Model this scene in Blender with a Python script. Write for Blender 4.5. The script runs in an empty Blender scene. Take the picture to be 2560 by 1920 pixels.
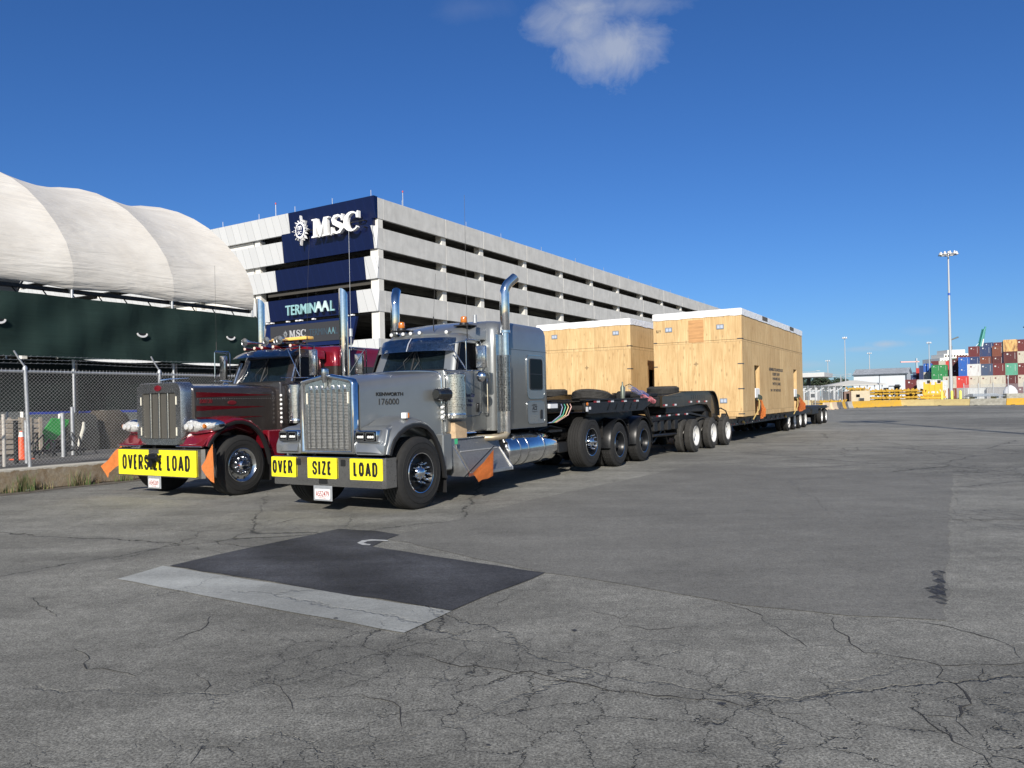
import bpy, bmesh, math, random
from mathutils import Vector, Matrix
random.seed(7)
SC = bpy.context.scene
R_ = math.radians
# ---------------------------------------------------------------- camera
CAMH = 1.6
cd = bpy.data.cameras.new('camera'); cam = bpy.data.objects.new('camera', cd)
SC.collection.objects.link(cam); SC.camera = cam
cd.sensor_width = 36; cd.lens = 36*1900/2560; cd.shift_y = 45/2560
cd.clip_start = .1; cd.clip_end = 6000
cam.matrix_world = Matrix.Translation((0, 0, CAMH)) @ Matrix.Rotation(R_(90), 4, 'X') @ Matrix.Rotation(-.021, 4, 'Z')
# ---------------------------------------------------------------- sun and sky
SUN_EL, SHADOW_HEADING = 27.5, 6.0
sh = R_(SHADOW_HEADING+180); el = R_(SUN_EL)
sund = Vector((math.sin(sh)*math.cos(el), math.cos(sh)*math.cos(el), math.sin(el)))
sl = bpy.data.lights.new('sun', 'SUN'); sl.energy = 4.9; sl.angle = R_(.5); sl.color = (1, .93, .83)
so = bpy.data.objects.new('sun', sl); SC.collection.objects.link(so)
so.rotation_euler = sund.to_track_quat('Z', 'Y').to_euler()
SC.view_settings.view_transform = 'Standard'; SC.view_settings.look = 'None'
SC.view_settings.exposure = .30; SC.view_settings.gamma = 1; SC.view_settings.use_curve_mapping = False
wd = bpy.data.worlds.new('World'); SC.world = wd; wd.use_nodes = True

class NT:
    """tiny node helper"""
    def __init__(s, tree): s.t = tree; s.n = tree.nodes; s.l = tree.links
    def new(s, typ, **kw):
        n = s.n.new(typ)
        for k, v in kw.items(): setattr(n, k, v)
        return n
    def inp(s, sock, v):
        if isinstance(v, bpy.types.NodeSocket): s.l.new(v, sock)
        elif v is not None:
            try: sock.default_value = v
            except Exception: sock.default_value = (*v, 1)
    def math(s, op, a, b=None, clamp=False, c=None):
        n = s.new('ShaderNodeMath', operation=op); n.use_clamp = clamp
        s.inp(n.inputs[0], a); s.inp(n.inputs[1], b)
        if c is not None: s.inp(n.inputs[2], c)
        return n.outputs[0]
    def vmath(s, op, a, b=None, out=0):
        n = s.new('ShaderNodeVectorMath', operation=op); s.inp(n.inputs[0], a)
        if b is not None: s.inp(n.inputs[1], b)
        return n.outputs[out]
    def noise(s, vec, scale, detail=4, rough=.5, out=0, dist=0):
        n = s.new('ShaderNodeTexNoise'); s.inp(n.inputs['Vector'], vec)
        n.inputs['Scale'].default_value = scale; n.inputs['Detail'].default_value = detail
        n.inputs['Roughness'].default_value = rough; n.inputs['Distortion'].default_value = dist
        return n.outputs[out]
    def ramp(s, f, stops):
        n = s.new('ShaderNodeValToRGB'); s.inp(n.inputs[0], f); e = n.color_ramp.elements
        while len(e) < len(stops): e.new(.5)
        for i, (p, c) in enumerate(stops):
            e[i].position = p; e[i].color = (c, c, c, 1) if not hasattr(c, '__len__') else (*c, 1)
        return n.outputs[0]
    def mix(s, f, a, b, mode='MIX'):
        n = s.new('ShaderNodeMix', data_type='RGBA', blend_type=mode)
        s.inp(n.inputs[0], f); s.inp(n.inputs[6], a if isinstance(a, bpy.types.NodeSocket) else (*a, 1)); s.inp(n.inputs[7], b if isinstance(b, bpy.types.NodeSocket) else (*b, 1))
        return n.outputs[2]
    def scale(s, vec, v): return s.vmath('MULTIPLY', vec, v)
    def bump(s, h, strength, dist=.02):
        n = s.new('ShaderNodeBump'); n.inputs['Strength'].default_value = strength; n.inputs['Distance'].default_value = dist
        s.inp(n.inputs['Height'], h); return n.outputs[0]

w = NT(wd.node_tree); w.n.clear()
sky = w.new('ShaderNodeTexSky', sky_type='NISHITA'); sky.sun_disc = False
sky.sun_elevation = el; sky.sun_rotation = math.atan2(sund.x, sund.y)
sky.air_density = 1.0; sky.dust_density = .35; sky.ozone_density = 3.2; sky.altitude = 0
# the air above the port: a touch deeper blue overhead, and a few thin clouds fixed at their own compass directions
tc = w.new('ShaderNodeTexCoord').outputs['Generated']
sep = w.new('ShaderNodeSeparateXYZ'); w.l.new(tc, sep.inputs[0])
def cloud(dx, dz, sx, sz, den, nscale, off):
    # plane coordinates of a direction : x/y, z/y
    px = w.math('DIVIDE', sep.outputs[0], w.math('MAXIMUM', sep.outputs[1], .05))
    pz = w.math('DIVIDE', sep.outputs[2], w.math('MAXIMUM', sep.outputs[1], .05))
    ax = w.math('DIVIDE', w.math('SUBTRACT', px, dx), sx); az = w.math('DIVIDE', w.math('SUBTRACT', pz, dz), sz)
    r = w.math('SQRT', w.math('ADD', w.math('MULTIPLY', ax, ax), w.math('MULTIPLY', az, az)))
    cv = w.new('ShaderNodeCombineXYZ'); w.l.new(px, cv.inputs[0]); w.l.new(pz, cv.inputs[1]); cv.inputs[2].default_value = off
    nz = w.noise(cv.outputs[0], nscale, 11, .66, dist=.5)
    m = w.math('SUBTRACT', w.math('MULTIPLY', nz, 1.9), w.math('MULTIPLY', r, .85))
    return w.math('MULTIPLY', w.math('SMOOTH_MIN', w.math('MAXIMUM', m, 0), 1, c=.2), den)
def dirof(X, Y): return ((X-1280-.021*(Y-1005))/1900, -(Y-1005+.021*(X-1280))/1900)
cl = None
for X, Y, sx, sz, den, ns, off in ((1525, 112, .070, .046, .95, 13, 1.0), (1440, 75, .055, .040, .8, 12, 7.7), (1450, 22, .060, .036, .8, 14, 2.4), (1590, 12, .07, .022, .45, 12, 5), (1180, 20, .06, .02, .10, 10, 6), (2215, 860, .03, .006, .8, 24, 3), (2160, 872, .035, .004, .4, 22, 4), (2300, 828, .03, .007, .22, 20, 8), (2010, 912, .05, .006, .3, 20, 9), (1960, 937, .08, .004, .35, 20, 12)):
    d = dirof(X, Y); c = cloud(d[0], d[1], sx, sz, den, ns, off)
    cl = c if cl is None else w.math('MAXIMUM', cl, c)
cl = w.math('MINIMUM', w.math('MULTIPLY', cl, .8), .62)
hs = w.new('ShaderNodeHueSaturation'); hs.inputs['Saturation'].default_value = 1.04; hs.inputs['Value'].default_value = 1.10
dt = w.vmath('DOT_PRODUCT', tc, tuple(sund), out=1)      # the sky is whiter on the sun's side
w.l.new(w.mix(1, sky.outputs[0], w.mix(w.ramp(w.math('ADD', w.math('MULTIPLY', dt, .5), .5), [(.40, 0), (.85, 1)]), (.425, .635, .985), (.84, .90, 1.0)), 'MULTIPLY'), hs.inputs['Color'])
skyc = w.mix(cl, hs.outputs[0], (5.6, 6.0, 6.7))
bg = w.new('ShaderNodeBackground'); bg.inputs[1].default_value = .078; w.l.new(skyc, bg.inputs[0])
wo = w.new('ShaderNodeOutputWorld'); w.l.new(bg.outputs[0], wo.inputs[0])
SC.render.engine = 'CYCLES'; SC.render.resolution_x = 1024; SC.render.resolution_y = 768
SC.cycles.max_bounces = 6; SC.cycles.glossy_bounces = 4; SC.cycles.transparent_max_bounces = 6; SC.cycles.use_denoising = True

# ---------------------------------------------------------------- frames
class Frame:
    def __init__(s, o, hd): s.o = o; s.h = R_(hd); s.c = math.cos(s.h); s.s = math.sin(s.h)
    def W(s, p):   # local (x across, y along, z) -> world
        return Vector((s.o[0]+p[0]*s.c+p[1]*s.s, s.o[1]-p[0]*s.s+p[1]*s.c, p[2]))
RIG = Frame((-2.8606, 11.4429), 30.7)
GAR = Frame((-13.9, 80.0), 31.5)
WLD = Frame((0, 0), 0)
ORG = {}
COL = SC.collection
def setp(o, label=None, cat=None, group=None, kind=None):
    if label: o['label'] = label
    if cat: o['category'] = cat
    if group: o['group'] = group
    if kind: o['kind'] = kind
    return o
def thing(name, label, cat, fr, loc, group=None):
    o = bpy.data.objects.new(name, None); COL.objects.link(o)
    o.location = fr.W(loc); o.rotation_euler = (0, 0, -fr.h); o.empty_display_size = .3
    ORG[o] = (Vector(loc)); return setp(o, label, cat, group)
def dup(o, parent=None):
    c = o.copy(); COL.objects.link(c); c.parent = parent
    if o in ORG: ORG[c] = ORG[o].copy()
    for ch in list(o.children): dup(ch, c)
    return c
def dup_to(root, fr, loc, label, group=None, rotz=None):
    c = dup(root); c.location = fr.W(loc); c.rotation_euler = (0, 0, -fr.h if rotz is None else rotz)
    setp(c, label, None, group); return c

# ---------------------------------------------------------------- mesh builder
def V(*a): return Vector(a)
class P:
    def __init__(s): s.bm = bmesh.new(); s.mi = 0
    def _v(s, p): return s.bm.verts.new(p)
    def _f(s, vs):
        try: f = s.bm.faces.new(vs); f.material_index = s.mi; return f
        except ValueError: return None
    def box(s, a, b, bev=0, seg=1, M=None):
        a = Vector(a); b = Vector(b)
        r = bmesh.ops.create_cube(s.bm, size=1)
        vs = r['verts']
        for v in vs: v.co = Vector(((a[i]+b[i])/2 + v.co[i]*(abs(b[i]-a[i])) for i in range(3)))
        fs = {f for v in vs for f in v.link_faces}
        for f in fs: f.material_index = s.mi
        if bev:
            es = {e for v in vs for e in v.link_edges}
            r = bmesh.ops.bevel(s.bm, geom=list(es), offset=bev, segments=seg, affect='EDGES', profile=.5, material=-1)
            vs = r['verts']
        if M is not None:
            for v in set(vs): v.co = M @ v.co
        return s
    def faces(s, pts, idx):
        vs = [s._v(p) for p in pts]
        for f in idx: s._f([vs[i] for i in f])
        return s
    def quad(s, *pts): s._f([s._v(p) for p in pts]); return s
    def loft(s, rings, closed=True, caps=True, loop=False):
        R = [[s._v(p) for p in r] for r in rings]; n = len(R[0])
        m = len(R)
        for i in range(m if loop else m-1):
            A, B = R[i], R[(i+1) % m]
            for j in range(n if closed else n-1):
                k = (j+1) % n; s._f([A[j], A[k], B[k], B[j]])
        if caps and not loop: s._f(R[0][::-1]); s._f(R[-1])
        return s
    def cyl(s, p, q, r, r2=None, n=16, cap=True):
        p = Vector(p); q = Vector(q); d = (q-p).normalized(); u = d.orthogonal().normalized(); v = d.cross(u)
        r2 = r if r2 is None else r2
        s.loft([[c+(u*math.cos(6.28318*i/n)+v*math.sin(6.28318*i/n))*rr for i in range(n)] for c, rr in ((p, r), (q, r2))], True, cap)
        return s
    def tube(s, pts, r, n=8, cap=True):
        pts = [Vector(p) for p in pts]; rings = []; u = None
        for i, p in enumerate(pts):
            d = (pts[min(i+1, len(pts)-1)]-pts[max(i-1, 0)]).normalized()
            if u is None: u = d.orthogonal().normalized()
            u = (u-d*u.dot(d)).normalized(); v = d.cross(u)
            rr = r[i] if hasattr(r, '__len__') else r
            rings.append([p+(u*math.cos(6.28318*j/n)+v*math.sin(6.28318*j/n))*rr for j in range(n)])
        return s.loft(rings, True, cap)
    def lathe(s, prof, c, ax='z', n=32, fn=None, closed=False):
        """prof: list of (h along axis, radius)"""
        c = Vector(c); rings = []
        for k, (h, r) in enumerate(prof):
            ring = []
            for i in range(n):
                t = 6.28318530*i/n; rr = r if fn is None else fn(k, i, r)
                a, b = rr*math.cos(t), rr*math.sin(t)
                ring.append(c+(Vector((h, a, b)) if ax == 'x' else Vector((a, h, b)) if ax == 'y' else Vector((a, b, h))))
            rings.append(ring)
        return s.loft(rings, True, False, loop=closed)
    def block(s, txt, o, u, v, w, h, st, depth):
        """condensed heavy sign lettering built from strokes"""
        u = Vector(u); v = Vector(v); cw = {'I': st, ' ': .45*h*.45, 'E': .36*h, 'L': .36*h, 'A': .50*h, 'V': .48*h}; d0 = .44*h; gap = .085*h
        tot = sum(cw.get(c, d0) for c in txt)+gap*(len(txt)-1); k = w/tot; x = 0
        PT = {'O': [[(0, .2), (0, .8), (.3, 1), (.7, 1), (1, .8), (1, .2), (.7, 0), (.3, 0), (0, .2), (0, .3)]], 'V': [[(0, 1.04), (.5, -.02)], [(1, 1.04), (.5, -.02)]], 'A': [[(0, -.04), (.5, 1.02)], [(1, -.04), (.5, 1.02)], [(.25, .25), (.75, .25)]],
              'E': [[(0, -.06), (0, 1.06)], [(0, 1), (1, 1)], [(0, .5), (.85, .5)], [(0, 0), (1, 0)]], 'L': [[(0, -.06), (0, 1.06)], [(0, 0), (1, 0)]], 'I': [[(0, -.06), (0, 1.06)]], 'Z': [[(-.1, 1), (1.05, 1)], [(.95, 1), (.05, 0)], [(-.05, 0), (1.1, 0)]],
              'D': [[(0, -.06), (0, 1.06)], [(0, 1), (.65, 1), (1, .78), (1, .22), (.65, 0), (0, 0)]], 'R': [[(0, -.06), (0, 1.06)], [(0, 1), (.7, 1), (1, .86), (1, .62), (.7, .48), (0, .48)], [(.55, .48), (1.0, -.05)]],
              'S': [[(1, .70), (1, .84), (.7, 1), (.3, 1), (0, .84), (0, .68), (.25, .54), (.75, .45), (1, .30), (1, .16), (.7, 0), (.3, 0), (0, .16), (0, .30)]]}
        for c in txt:
            cwk = cw.get(c, d0)*k; iw = cwk-st*k
            for pl in PT.get(c, []):
                q = [(x+st*k/2+a*iw, st*.5+b*(h-st)) for a, b in pl]; s.poly3(stroke(q, [st*(k if c in 'IELDR' and len(pl) == 2 and pl[0][0] == pl[1][0] else .95)]*len(q)), o, u, v, depth)
            x += cwk+gap*k
        return s
    def prism(s, pts, ax, lo, hi, bev=0, seg=1):
        def m(a, b, h): return (h, a, b) if ax == 'x' else (a, h, b) if ax == 'y' else (a, b, h)
        n0 = len(s.bm.verts)
        A = [s._v(m(a, b, lo)) for a, b in pts]; B = [s._v(m(a, b, hi)) for a, b in pts]; n = len(pts); fs = []
        fs.append(s._f(A[::-1])); fs.append(s._f(B))
        for i in range(n): fs.append(s._f([A[i], A[(i+1) % n], B[(i+1) % n], B[i]]))
        if bev:
            es = {e for v in A+B for e in v.link_edges}
            bmesh.ops.bevel(s.bm, geom=list(es), offset=bev, segments=seg, affect='EDGES', profile=.5, material=-1)
        return s
    def rr(s, x0, x1, z0, z1, r, ax, lo, hi, n=4, bev=0):
        return s.prism(rrect(x0, x1, z0, z1, r, n), ax, lo, hi, bev)
    def frame(s, x0, x1, z0, z1, r, t, ax, lo, hi, n=4):
        def m(a, b, h): return (h, a, b) if ax == 'x' else (a, h, b) if ax == 'y' else (a, b, h)
        O = rrect(x0, x1, z0, z1, r, n); I = rrect(x0+t, x1-t, z0+t, z1-t, max(r-t, .004), n)
        rings = [[m(a, b, lo) for a, b in O], [m(a, b, hi) for a, b in O], [m(a, b, hi) for a, b in I], [m(a, b, lo) for a, b in I]]
        return s.loft(rings, True, False, loop=True)
    def text(s, txt, o, u, v, w, h, depth=.004, bold=0, sp=1.0, shear=0):
        o = Vector(o); u = Vector(u).normalized(); v = Vector(v).normalized(); nn = u.cross(v)
        cu = bpy.data.curves.new('t', 'FONT'); cu.body = txt; cu.extrude = .5; cu.offset = bold; cu.space_character = sp; cu.shear = shear
        cu.resolution_u = 3
        ob = bpy.data.objects.new('t', cu); me = bpy.data.meshes.new_from_object(ob)
        xs = [q.co.x for q in me.vertices]; ys = [q.co.y for q in me.vertices]
        x0, x1, y0, y1 = min(xs), max(xs), min(ys), max(ys)
        vs = [s._v(o+u*((q.co.x-x0)/(x1-x0)*w)+v*((q.co.y-y0)/(y1-y0)*h)+nn*(q.co.z*depth)) for q in me.vertices]
        for p in me.polygons: s._f([vs[i] for i in p.vertices])
        bpy.data.objects.remove(ob); bpy.data.meshes.remove(me); bpy.data.curves.remove(cu)
        return s
    def poly3(s, pts, o, u, v, depth):
        """2D outline extruded along u x v"""
        o = Vector(o); u = Vector(u); v = Vector(v); nn = u.normalized().cross(v.normalized())
        A = [s._v(o+u*a+v*b) for a, b in pts]; B = [s._v(o+u*a+v*b+nn*depth) for a, b in pts]; n = len(pts)
        s._f(A[::-1]); s._f(B)
        for i in range(n): s._f([A[i], A[(i+1) % n], B[(i+1) % n], B[i]])
        return s
    def finish(s, name, mats, off, smooth=35):
        bmesh.ops.recalc_face_normals(s.bm, faces=s.bm.faces)
        bmesh.ops.translate(s.bm, verts=s.bm.verts, vec=-off)
        me = bpy.data.meshes.new(name); s.bm.to_mesh(me); s.bm.free()
        for m in (mats if isinstance(mats, (list, tuple)) else [mats]): me.materials.append(m)
        if smooth:
            me.shade_smooth(); me.set_sharp_from_angle(angle=R_(smooth))
        return me
    def build(s, name, mats, parent, label=None, smooth=35):
        off = ORG[parent]; me = s.finish(name, mats, off, smooth)
        o = bpy.data.objects.new(name, me); COL.objects.link(o); o.parent = parent; ORG[o] = off
        if label: o['label'] = label
        return o
    def solo(s, name, mats, fr, loc, label=None, cat=None, group=None, kind=None, smooth=35):
        me = s.finish(name, mats, Vector(loc), smooth)
        o = bpy.data.objects.new(name, me); COL.objects.link(o); o.location = fr.W(loc); o.rotation_euler = (0, 0, -fr.h)
        ORG[o] = Vector(loc); return setp(o, label, cat, group, kind)
def rrect(x0, x1, y0, y1, r, n=4):
    r = min(r, (x1-x0)/2-.0005, (y1-y0)/2-.0005); out = []
    for cx, cy, a0 in ((x1-r, y1-r, 0), (x0+r, y1-r, 90), (x0+r, y0+r, 180), (x1-r, y0+r, 270)):
        for i in range(n+1):
            a = R_(a0+90*i/n); out.append((cx+r*math.cos(a), cy+r*math.sin(a)))
    return out
def ring_z(x0, x1, y0, y1, z, r, n=4): return [(a, b, z) for a, b in rrect(x0, x1, y0, y1, r, n)]
def stroke(pts, ws):
    """2D outline round a polyline with widths"""
    L, Rr = [], []
    for i, (p, q) in enumerate(zip(pts, ws)):
        a = pts[max(i-1, 0)]; b = pts[min(i+1, len(pts)-1)]; d = Vector((b[0]-a[0], b[1]-a[1])).normalized(); nn = Vector((-d.y, d.x))*q/2
        L.append((p[0]+nn.x, p[1]+nn.y)); Rr.append((p[0]-nn.x, p[1]-nn.y))
    return L+Rr[::-1]

# ---------------------------------------------------------------- materials
MC = {}
def mat(name, col, rough=.6, metal=0, var=0, vs=6, bump=0, bs=40, coat=0, stretch=(1, 1, 1), emis=None, es=1, rvar=0, spec=None):
    if name in MC: return MC[name]
    m = bpy.data.materials.new(name); m.use_nodes = True; n = NT(m.node_tree); b = n.n['Principled BSDF']
    b.inputs['Roughness'].default_value = rough; b.inputs['Metallic'].default_value = metal
    if coat: b.inputs['Coat Weight'].default_value = coat; b.inputs['Coat Roughness'].default_value = .06
    if spec is not None: b.inputs['Specular IOR Level'].default_value = spec
    b.inputs['Base Color'].default_value = (*col, 1)
    if var or bump or rvar:
        o = n.new('ShaderNodeTexCoord').outputs['Object']
        if stretch != (1, 1, 1): o = n.scale(o, stretch)
    if var:
        f = n.noise(o, vs, 7, .62); f = n.ramp(f, [(.3, 0), (.72, 1)])
        n.inp(b.inputs['Base Color'], n.mix(f, tuple(max(c*(1-var), 0) for c in col), tuple(min(c*(1+var), 1) for c in col)))
    if rvar:
        f2 = n.noise(o, vs*2.3, 5, .6); n.inp(b.inputs['Roughness'], n.math('ADD', rough-rvar/2, n.math('MULTIPLY', f2, rvar)))
    if bump: n.inp(b.inputs['Normal'], n.bump(n.noise(o, bs, 4), bump, .01))
    if emis: b.inputs['Emission Color'].default_value = (*emis, 1); b.inputs['Emission Strength'].default_value = es
    MC[name] = m; return m
chrome = mat('chrome', (.72, .73, .75), .07, 1, var=.12, vs=18, rvar=.12, bump=.05, bs=9)
chrome2 = mat('dull_chrome', (.55, .56, .57), .18, 1, var=.25, vs=30, rvar=.22, bump=.1, bs=14)
alu = mat('aluminium', (.55, .56, .57), .34, .9, var=.2, vs=9, rvar=.2, bump=.08, bs=20)
galv = mat('galvanised', (.42, .44, .46), .45, .5, var=.2, vs=14)
black = mat('black_paint', (.006, .007, .009), .36, 0, var=.3, vs=12, rvar=.15, spec=.35)
blackm = mat('black_steel', (.011, .0105, .0105), .5, 0, var=.5, vs=9, rvar=.3, bump=.15)
rubber = mat('rubber', (.014, .014, .014), .8, 0, var=.35, vs=22, bump=.2, bs=60)
rubberd = mat('dusty_rubber', (.034, .033, .031), .9, 0, var=.4, vs=9, bump=.3, bs=70)
trim = mat('black_trim', (.015, .015, .016), .45, 0)
silver = mat('silver_paint', (.285, .298, .298), .36, .68, var=.05, vs=3, coat=.5, rvar=.08)
greyp = mat('dark_grey_paint', (.045, .038, .036), .24, .4, var=.1, vs=4, coat=.7, rvar=.08)
redp = mat('red_paint', (.20, .008, .018), .22, .3, var=.12, vs=4, coat=.8)
whitep = mat('white_rim', (.58, .58, .57), .35, .1, var=.08, vs=12)
amber = mat('amber_lens', (.50, .15, .015), .18, 0, coat=1)
redl = mat('red_reflector', (.35, .01, .01), .3)
whitel = mat('white_reflector', (.75, .76, .78), .3)
lens = mat('clear_lens', (.82, .82, .80), .12, .1, var=.22, vs=45, coat=1)
glass = mat('tinted_glass', (.012, .02, .022), .04, 0, var=.5, vs=2.2, coat=1, spec=.9)
gblack = mat('black_glass', (.004, .004, .005), .15, 0, spec=.12)
yellow = mat('sign_yellow', (.80, .71, .02), .5, 0, var=.11, vs=14, bump=.1, bs=6)
ink = mat('ink', (.012, .012, .012), .5)
orange = mat('flag_orange', (.90, .30, .075), .75, 0, var=.12, vs=14, bump=.3, bs=90)
platew = mat('plate_white', (.72, .70, .70), .5, 0, var=.05, vs=60)
platei = mat('plate_ink', (.30, .05, .04), .6)
straw = mat('brown_paper', (.50, .36, .22), .8, 0, var=.15, vs=14, bump=.3, bs=20)
greens = mat('green_sticker', (.06, .5, .22), .5)
def bugscreen(name, c0, c1, thr=.56):
    m = bpy.data.materials.new(name); m.use_nodes = True; n = NT(m.node_tree); b = n.n['Principled BSDF']
    o = n.new('ShaderNodeTexCoord').outputs['Object']
    f = n.ramp(n.noise(o, 42, 5, .75), [(thr-.09, 0), (thr+.05, 1)])
    n.inp(b.inputs['Base Color'], n.mix(f, c0, c1)); b.inputs['Metallic'].default_value = .65; b.inputs['Roughness'].default_value = .4
    return m
gscreen = bugscreen('bug_splattered_screen', (.30, .295, .285), (.06, .055, .05), .54)
gchrome = bugscreen('bug_splattered_chrome', (.62, .62, .61), (.10, .09, .08), .60)
gchrome.node_tree.nodes['Principled BSDF'].inputs['Metallic'].default_value = .95
gchrome.node_tree.nodes['Principled BSDF'].inputs['Roughness'].default_value = .16
bchrome = bugscreen('road_splattered_chrome', (.60, .59, .57), (.16, .14, .11), .63)
bchrome.node_tree.nodes['Principled BSDF'].inputs['Metallic'].default_value = 1
bchrome.node_tree.nodes['Principled BSDF'].inputs['Roughness'].default_value = .10
def perf_mat():
    m = bpy.data.materials.new('perforated_chrome'); m.use_nodes = True; n = NT(m.node_tree); b = n.n['Principled BSDF']
    o = n.new('ShaderNodeTexCoord').outputs['Object']
    v = n.new('ShaderNodeTexVoronoi', feature='F1'); n.l.new(o, v.inputs['Vector']); v.inputs['Scale'].default_value = 34; v.inputs['Randomness'].default_value = .35
    f = n.math('LESS_THAN', v.outputs['Distance'], .34)
    n.inp(b.inputs['Base Color'], n.mix(f, (.6, .6, .61), (.01, .01, .01))); n.inp(b.inputs['Metallic'], n.math('SUBTRACT', 1, f)); b.inputs['Roughness'].default_value = .2
    return m
perf = perf_mat()
def visor_mat(name, col):
    return mat(name, col, .12, 1, var=.3, vs=26, rvar=.3, bump=.04, bs=12)
visorm = visor_mat('weathered_visor', (.55, .58, .62))
# ================================================================ GROUND
def asphalt(name, lo, hi, crack=1.0, speck=.5, tint=(1.13, 1.11, .98), sweep=0.0, old=True):
    m = bpy.data.materials.new(name); m.use_nodes = True; n = NT(m.node_tree); b = n.n['Principled BSDF']
    g = n.new('ShaderNodeNewGeometry').outputs['Position']
    big = n.ramp(n.noise(g, .09, 5, .6), [(.3, 0), (.7, 1)])
    mid = n.noise(g, .9, 6, .65)
    st = n.noise(n.scale(g, (.35, 1.6, 1)), 1.1, 6, .62)      # long drag marks and drainage streaks
    fine = n.noise(g, 75, 4, .8); fine2 = n.noise(g, 22, 5, .85)
    v = n.math('ADD', n.math('MULTIPLY', big, .30), n.math('ADD', n.math('MULTIPLY', mid, .40), n.math('MULTIPLY', st, .42)))
    v = n.ramp(v, [(.44, 0), (.72, 1)])
    sp = n.ramp(fine, [(.36, 1-speck), (.66, 1+speck*.9)])
    sp3 = n.ramp(n.noise(g, 6.5, 6, .8), [(.38, 1-speck*.22), (.62, 1+speck*.22)])
    sp2 = n.ramp(fine2, [(.34, 1-speck*.42), (.66, 1+speck*.40)])
    colr = n.mix(v, tuple(lo*t for t in tint), tuple(hi*t for t in tint))
    colr = n.mix(1, colr, sp, 'MULTIPLY'); colr = n.mix(1, n.mix(1, colr, sp2, 'MULTIPLY'), sp3, 'MULTIPLY')
    if sweep:
        wv = n.new('ShaderNodeTexWave', wave_type='RINGS', rings_direction='Z'); wv.inputs['Scale'].default_value = .22; wv.inputs['Distortion'].default_value = 5; wv.inputs['Detail'].default_value = 4; wv.inputs['Detail Scale'].default_value = .6
        n.l.new(n.vmath('ADD', g, (9, -3, 0)), wv.inputs['Vector'])
        colr = n.mix(n.ramp(wv.outputs['Fac'], [(.2, 0), (.9, 1)]), n.mix(1, colr, (1-sweep,)*3, 'MULTIPLY'), colr)
    h = n.math('ADD', n.math('MULTIPLY', fine, .35), n.math('MULTIPLY', fine2, .35))
    if crack:
        wp = n.vmath('ADD', g, n.scale(n.noise(g, 1.6, 5, .7, out=1), (.55, .55, 0)))
        wp = n.vmath('ADD', wp, n.scale(n.noise(g, 9, 3, .7, out=1), (.07, .07, 0)))
        def net(sc, wid, mscale, thr, mo, spots=()):
            vo = n.new('ShaderNodeTexVoronoi', feature='DISTANCE_TO_EDGE'); n.l.new(wp, vo.inputs['Vector']); vo.inputs['Scale'].default_value = sc
            mk = n.ramp(n.noise(n.vmath('ADD', g, mo), mscale, 4, .6), [(thr, 0), (thr+.07, 1)])
            for (qx, qy, qr) in spots:   # alligator cracking at known places of the lot
                dd = n.vmath('DISTANCE', n.vmath('ADD', wp, (-.27, -.27, 0)), (qx, qy, 0), out=1); mk = n.math('MAXIMUM', mk, n.ramp(n.math('DIVIDE', dd, qr*2), [(.30, 1), (.55, 0)]))
            ww = n.math('MULTIPLY', wid, n.math('ADD', .35, n.math('MULTIPLY', mid, 1.4)))
            ln = n.math('SUBTRACT', 1, n.math('DIVIDE', vo.outputs['Distance'], ww), clamp=True)
            halo = n.math('SUBTRACT', 1, n.math('DIVIDE', vo.outputs['Distance'], n.math('MULTIPLY', ww, 14)), clamp=True)
            return n.math('MULTIPLY', ln, mk), n.math('MULTIPLY', halo, mk)
        a, ha = net(.55, .006, .11, .52, (3, 7, 0)); c, hc = net(2.5, .0125, .17, .60, (40, 11, 0), ((.35, 4.0, 1.25), (1.5, 3.4, 1.2), (-1.0, 5.0, .8), (6.2, 9.6, 1.0), (9.5, 15.5, 2.2))); d, hd_ = net(.16, .0026, .05, .42, (9, 90, 0))
        ln = n.math('MULTIPLY', n.math('MAXIMUM', n.math('MAXIMUM', a, c), d), crack, clamp=True)
        hl = n.math('MULTIPLY', n.math('MAXIMUM', n.math('MAXIMUM', ha, hc), hd_), .20*crack)
        colr = n.mix(hl, colr, (lo*.55, lo*.55, lo*.53))
        colr = n.mix(n.math('MULTIPLY', ln, .80), colr, (.020, .020, .019))
        h = n.math('SUBTRACT', h, n.math('MULTIPLY', ln, 3))
    n.inp(b.inputs['Base Color'], colr)
    b.inputs['Roughness'].default_value = .88; b.inputs['Specular IOR Level'].default_value = .3
    n.inp(b.inputs['Normal'], n.bump(h, .55, .012))
    return m
m_old = asphalt('aged_asphalt', .140, .272, speck=.7)
m_new = asphalt('smoother_asphalt', .132, .196, crack=.25, speck=.4, tint=(1.11, 1.09, .98), sweep=.05)
m_dark = asphalt('dark_patch_asphalt', .046, .118, crack=.15, speck=.5, tint=(.93, .97, 1.08), sweep=.35)
m_strip = asphalt('concrete_strip', .26, .48, crack=.35, speck=.2, tint=(.97, 1, .95))
F_ = 1900.
def gp(X, Y, z=0):
    u = X-1280; v = Y-1005; D = (CAMH-z)*F_/(v+.021*u); return ((u-.021*v)/F_*D, D)
p = P(); p.quad((-600, -120, 0), (900, -120, 0), (900, 1500, 0), (-600, 1500, 0))
p.solo('ground', m_old, WLD, (0, 0, 0), kind='structure', smooth=0)
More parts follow.
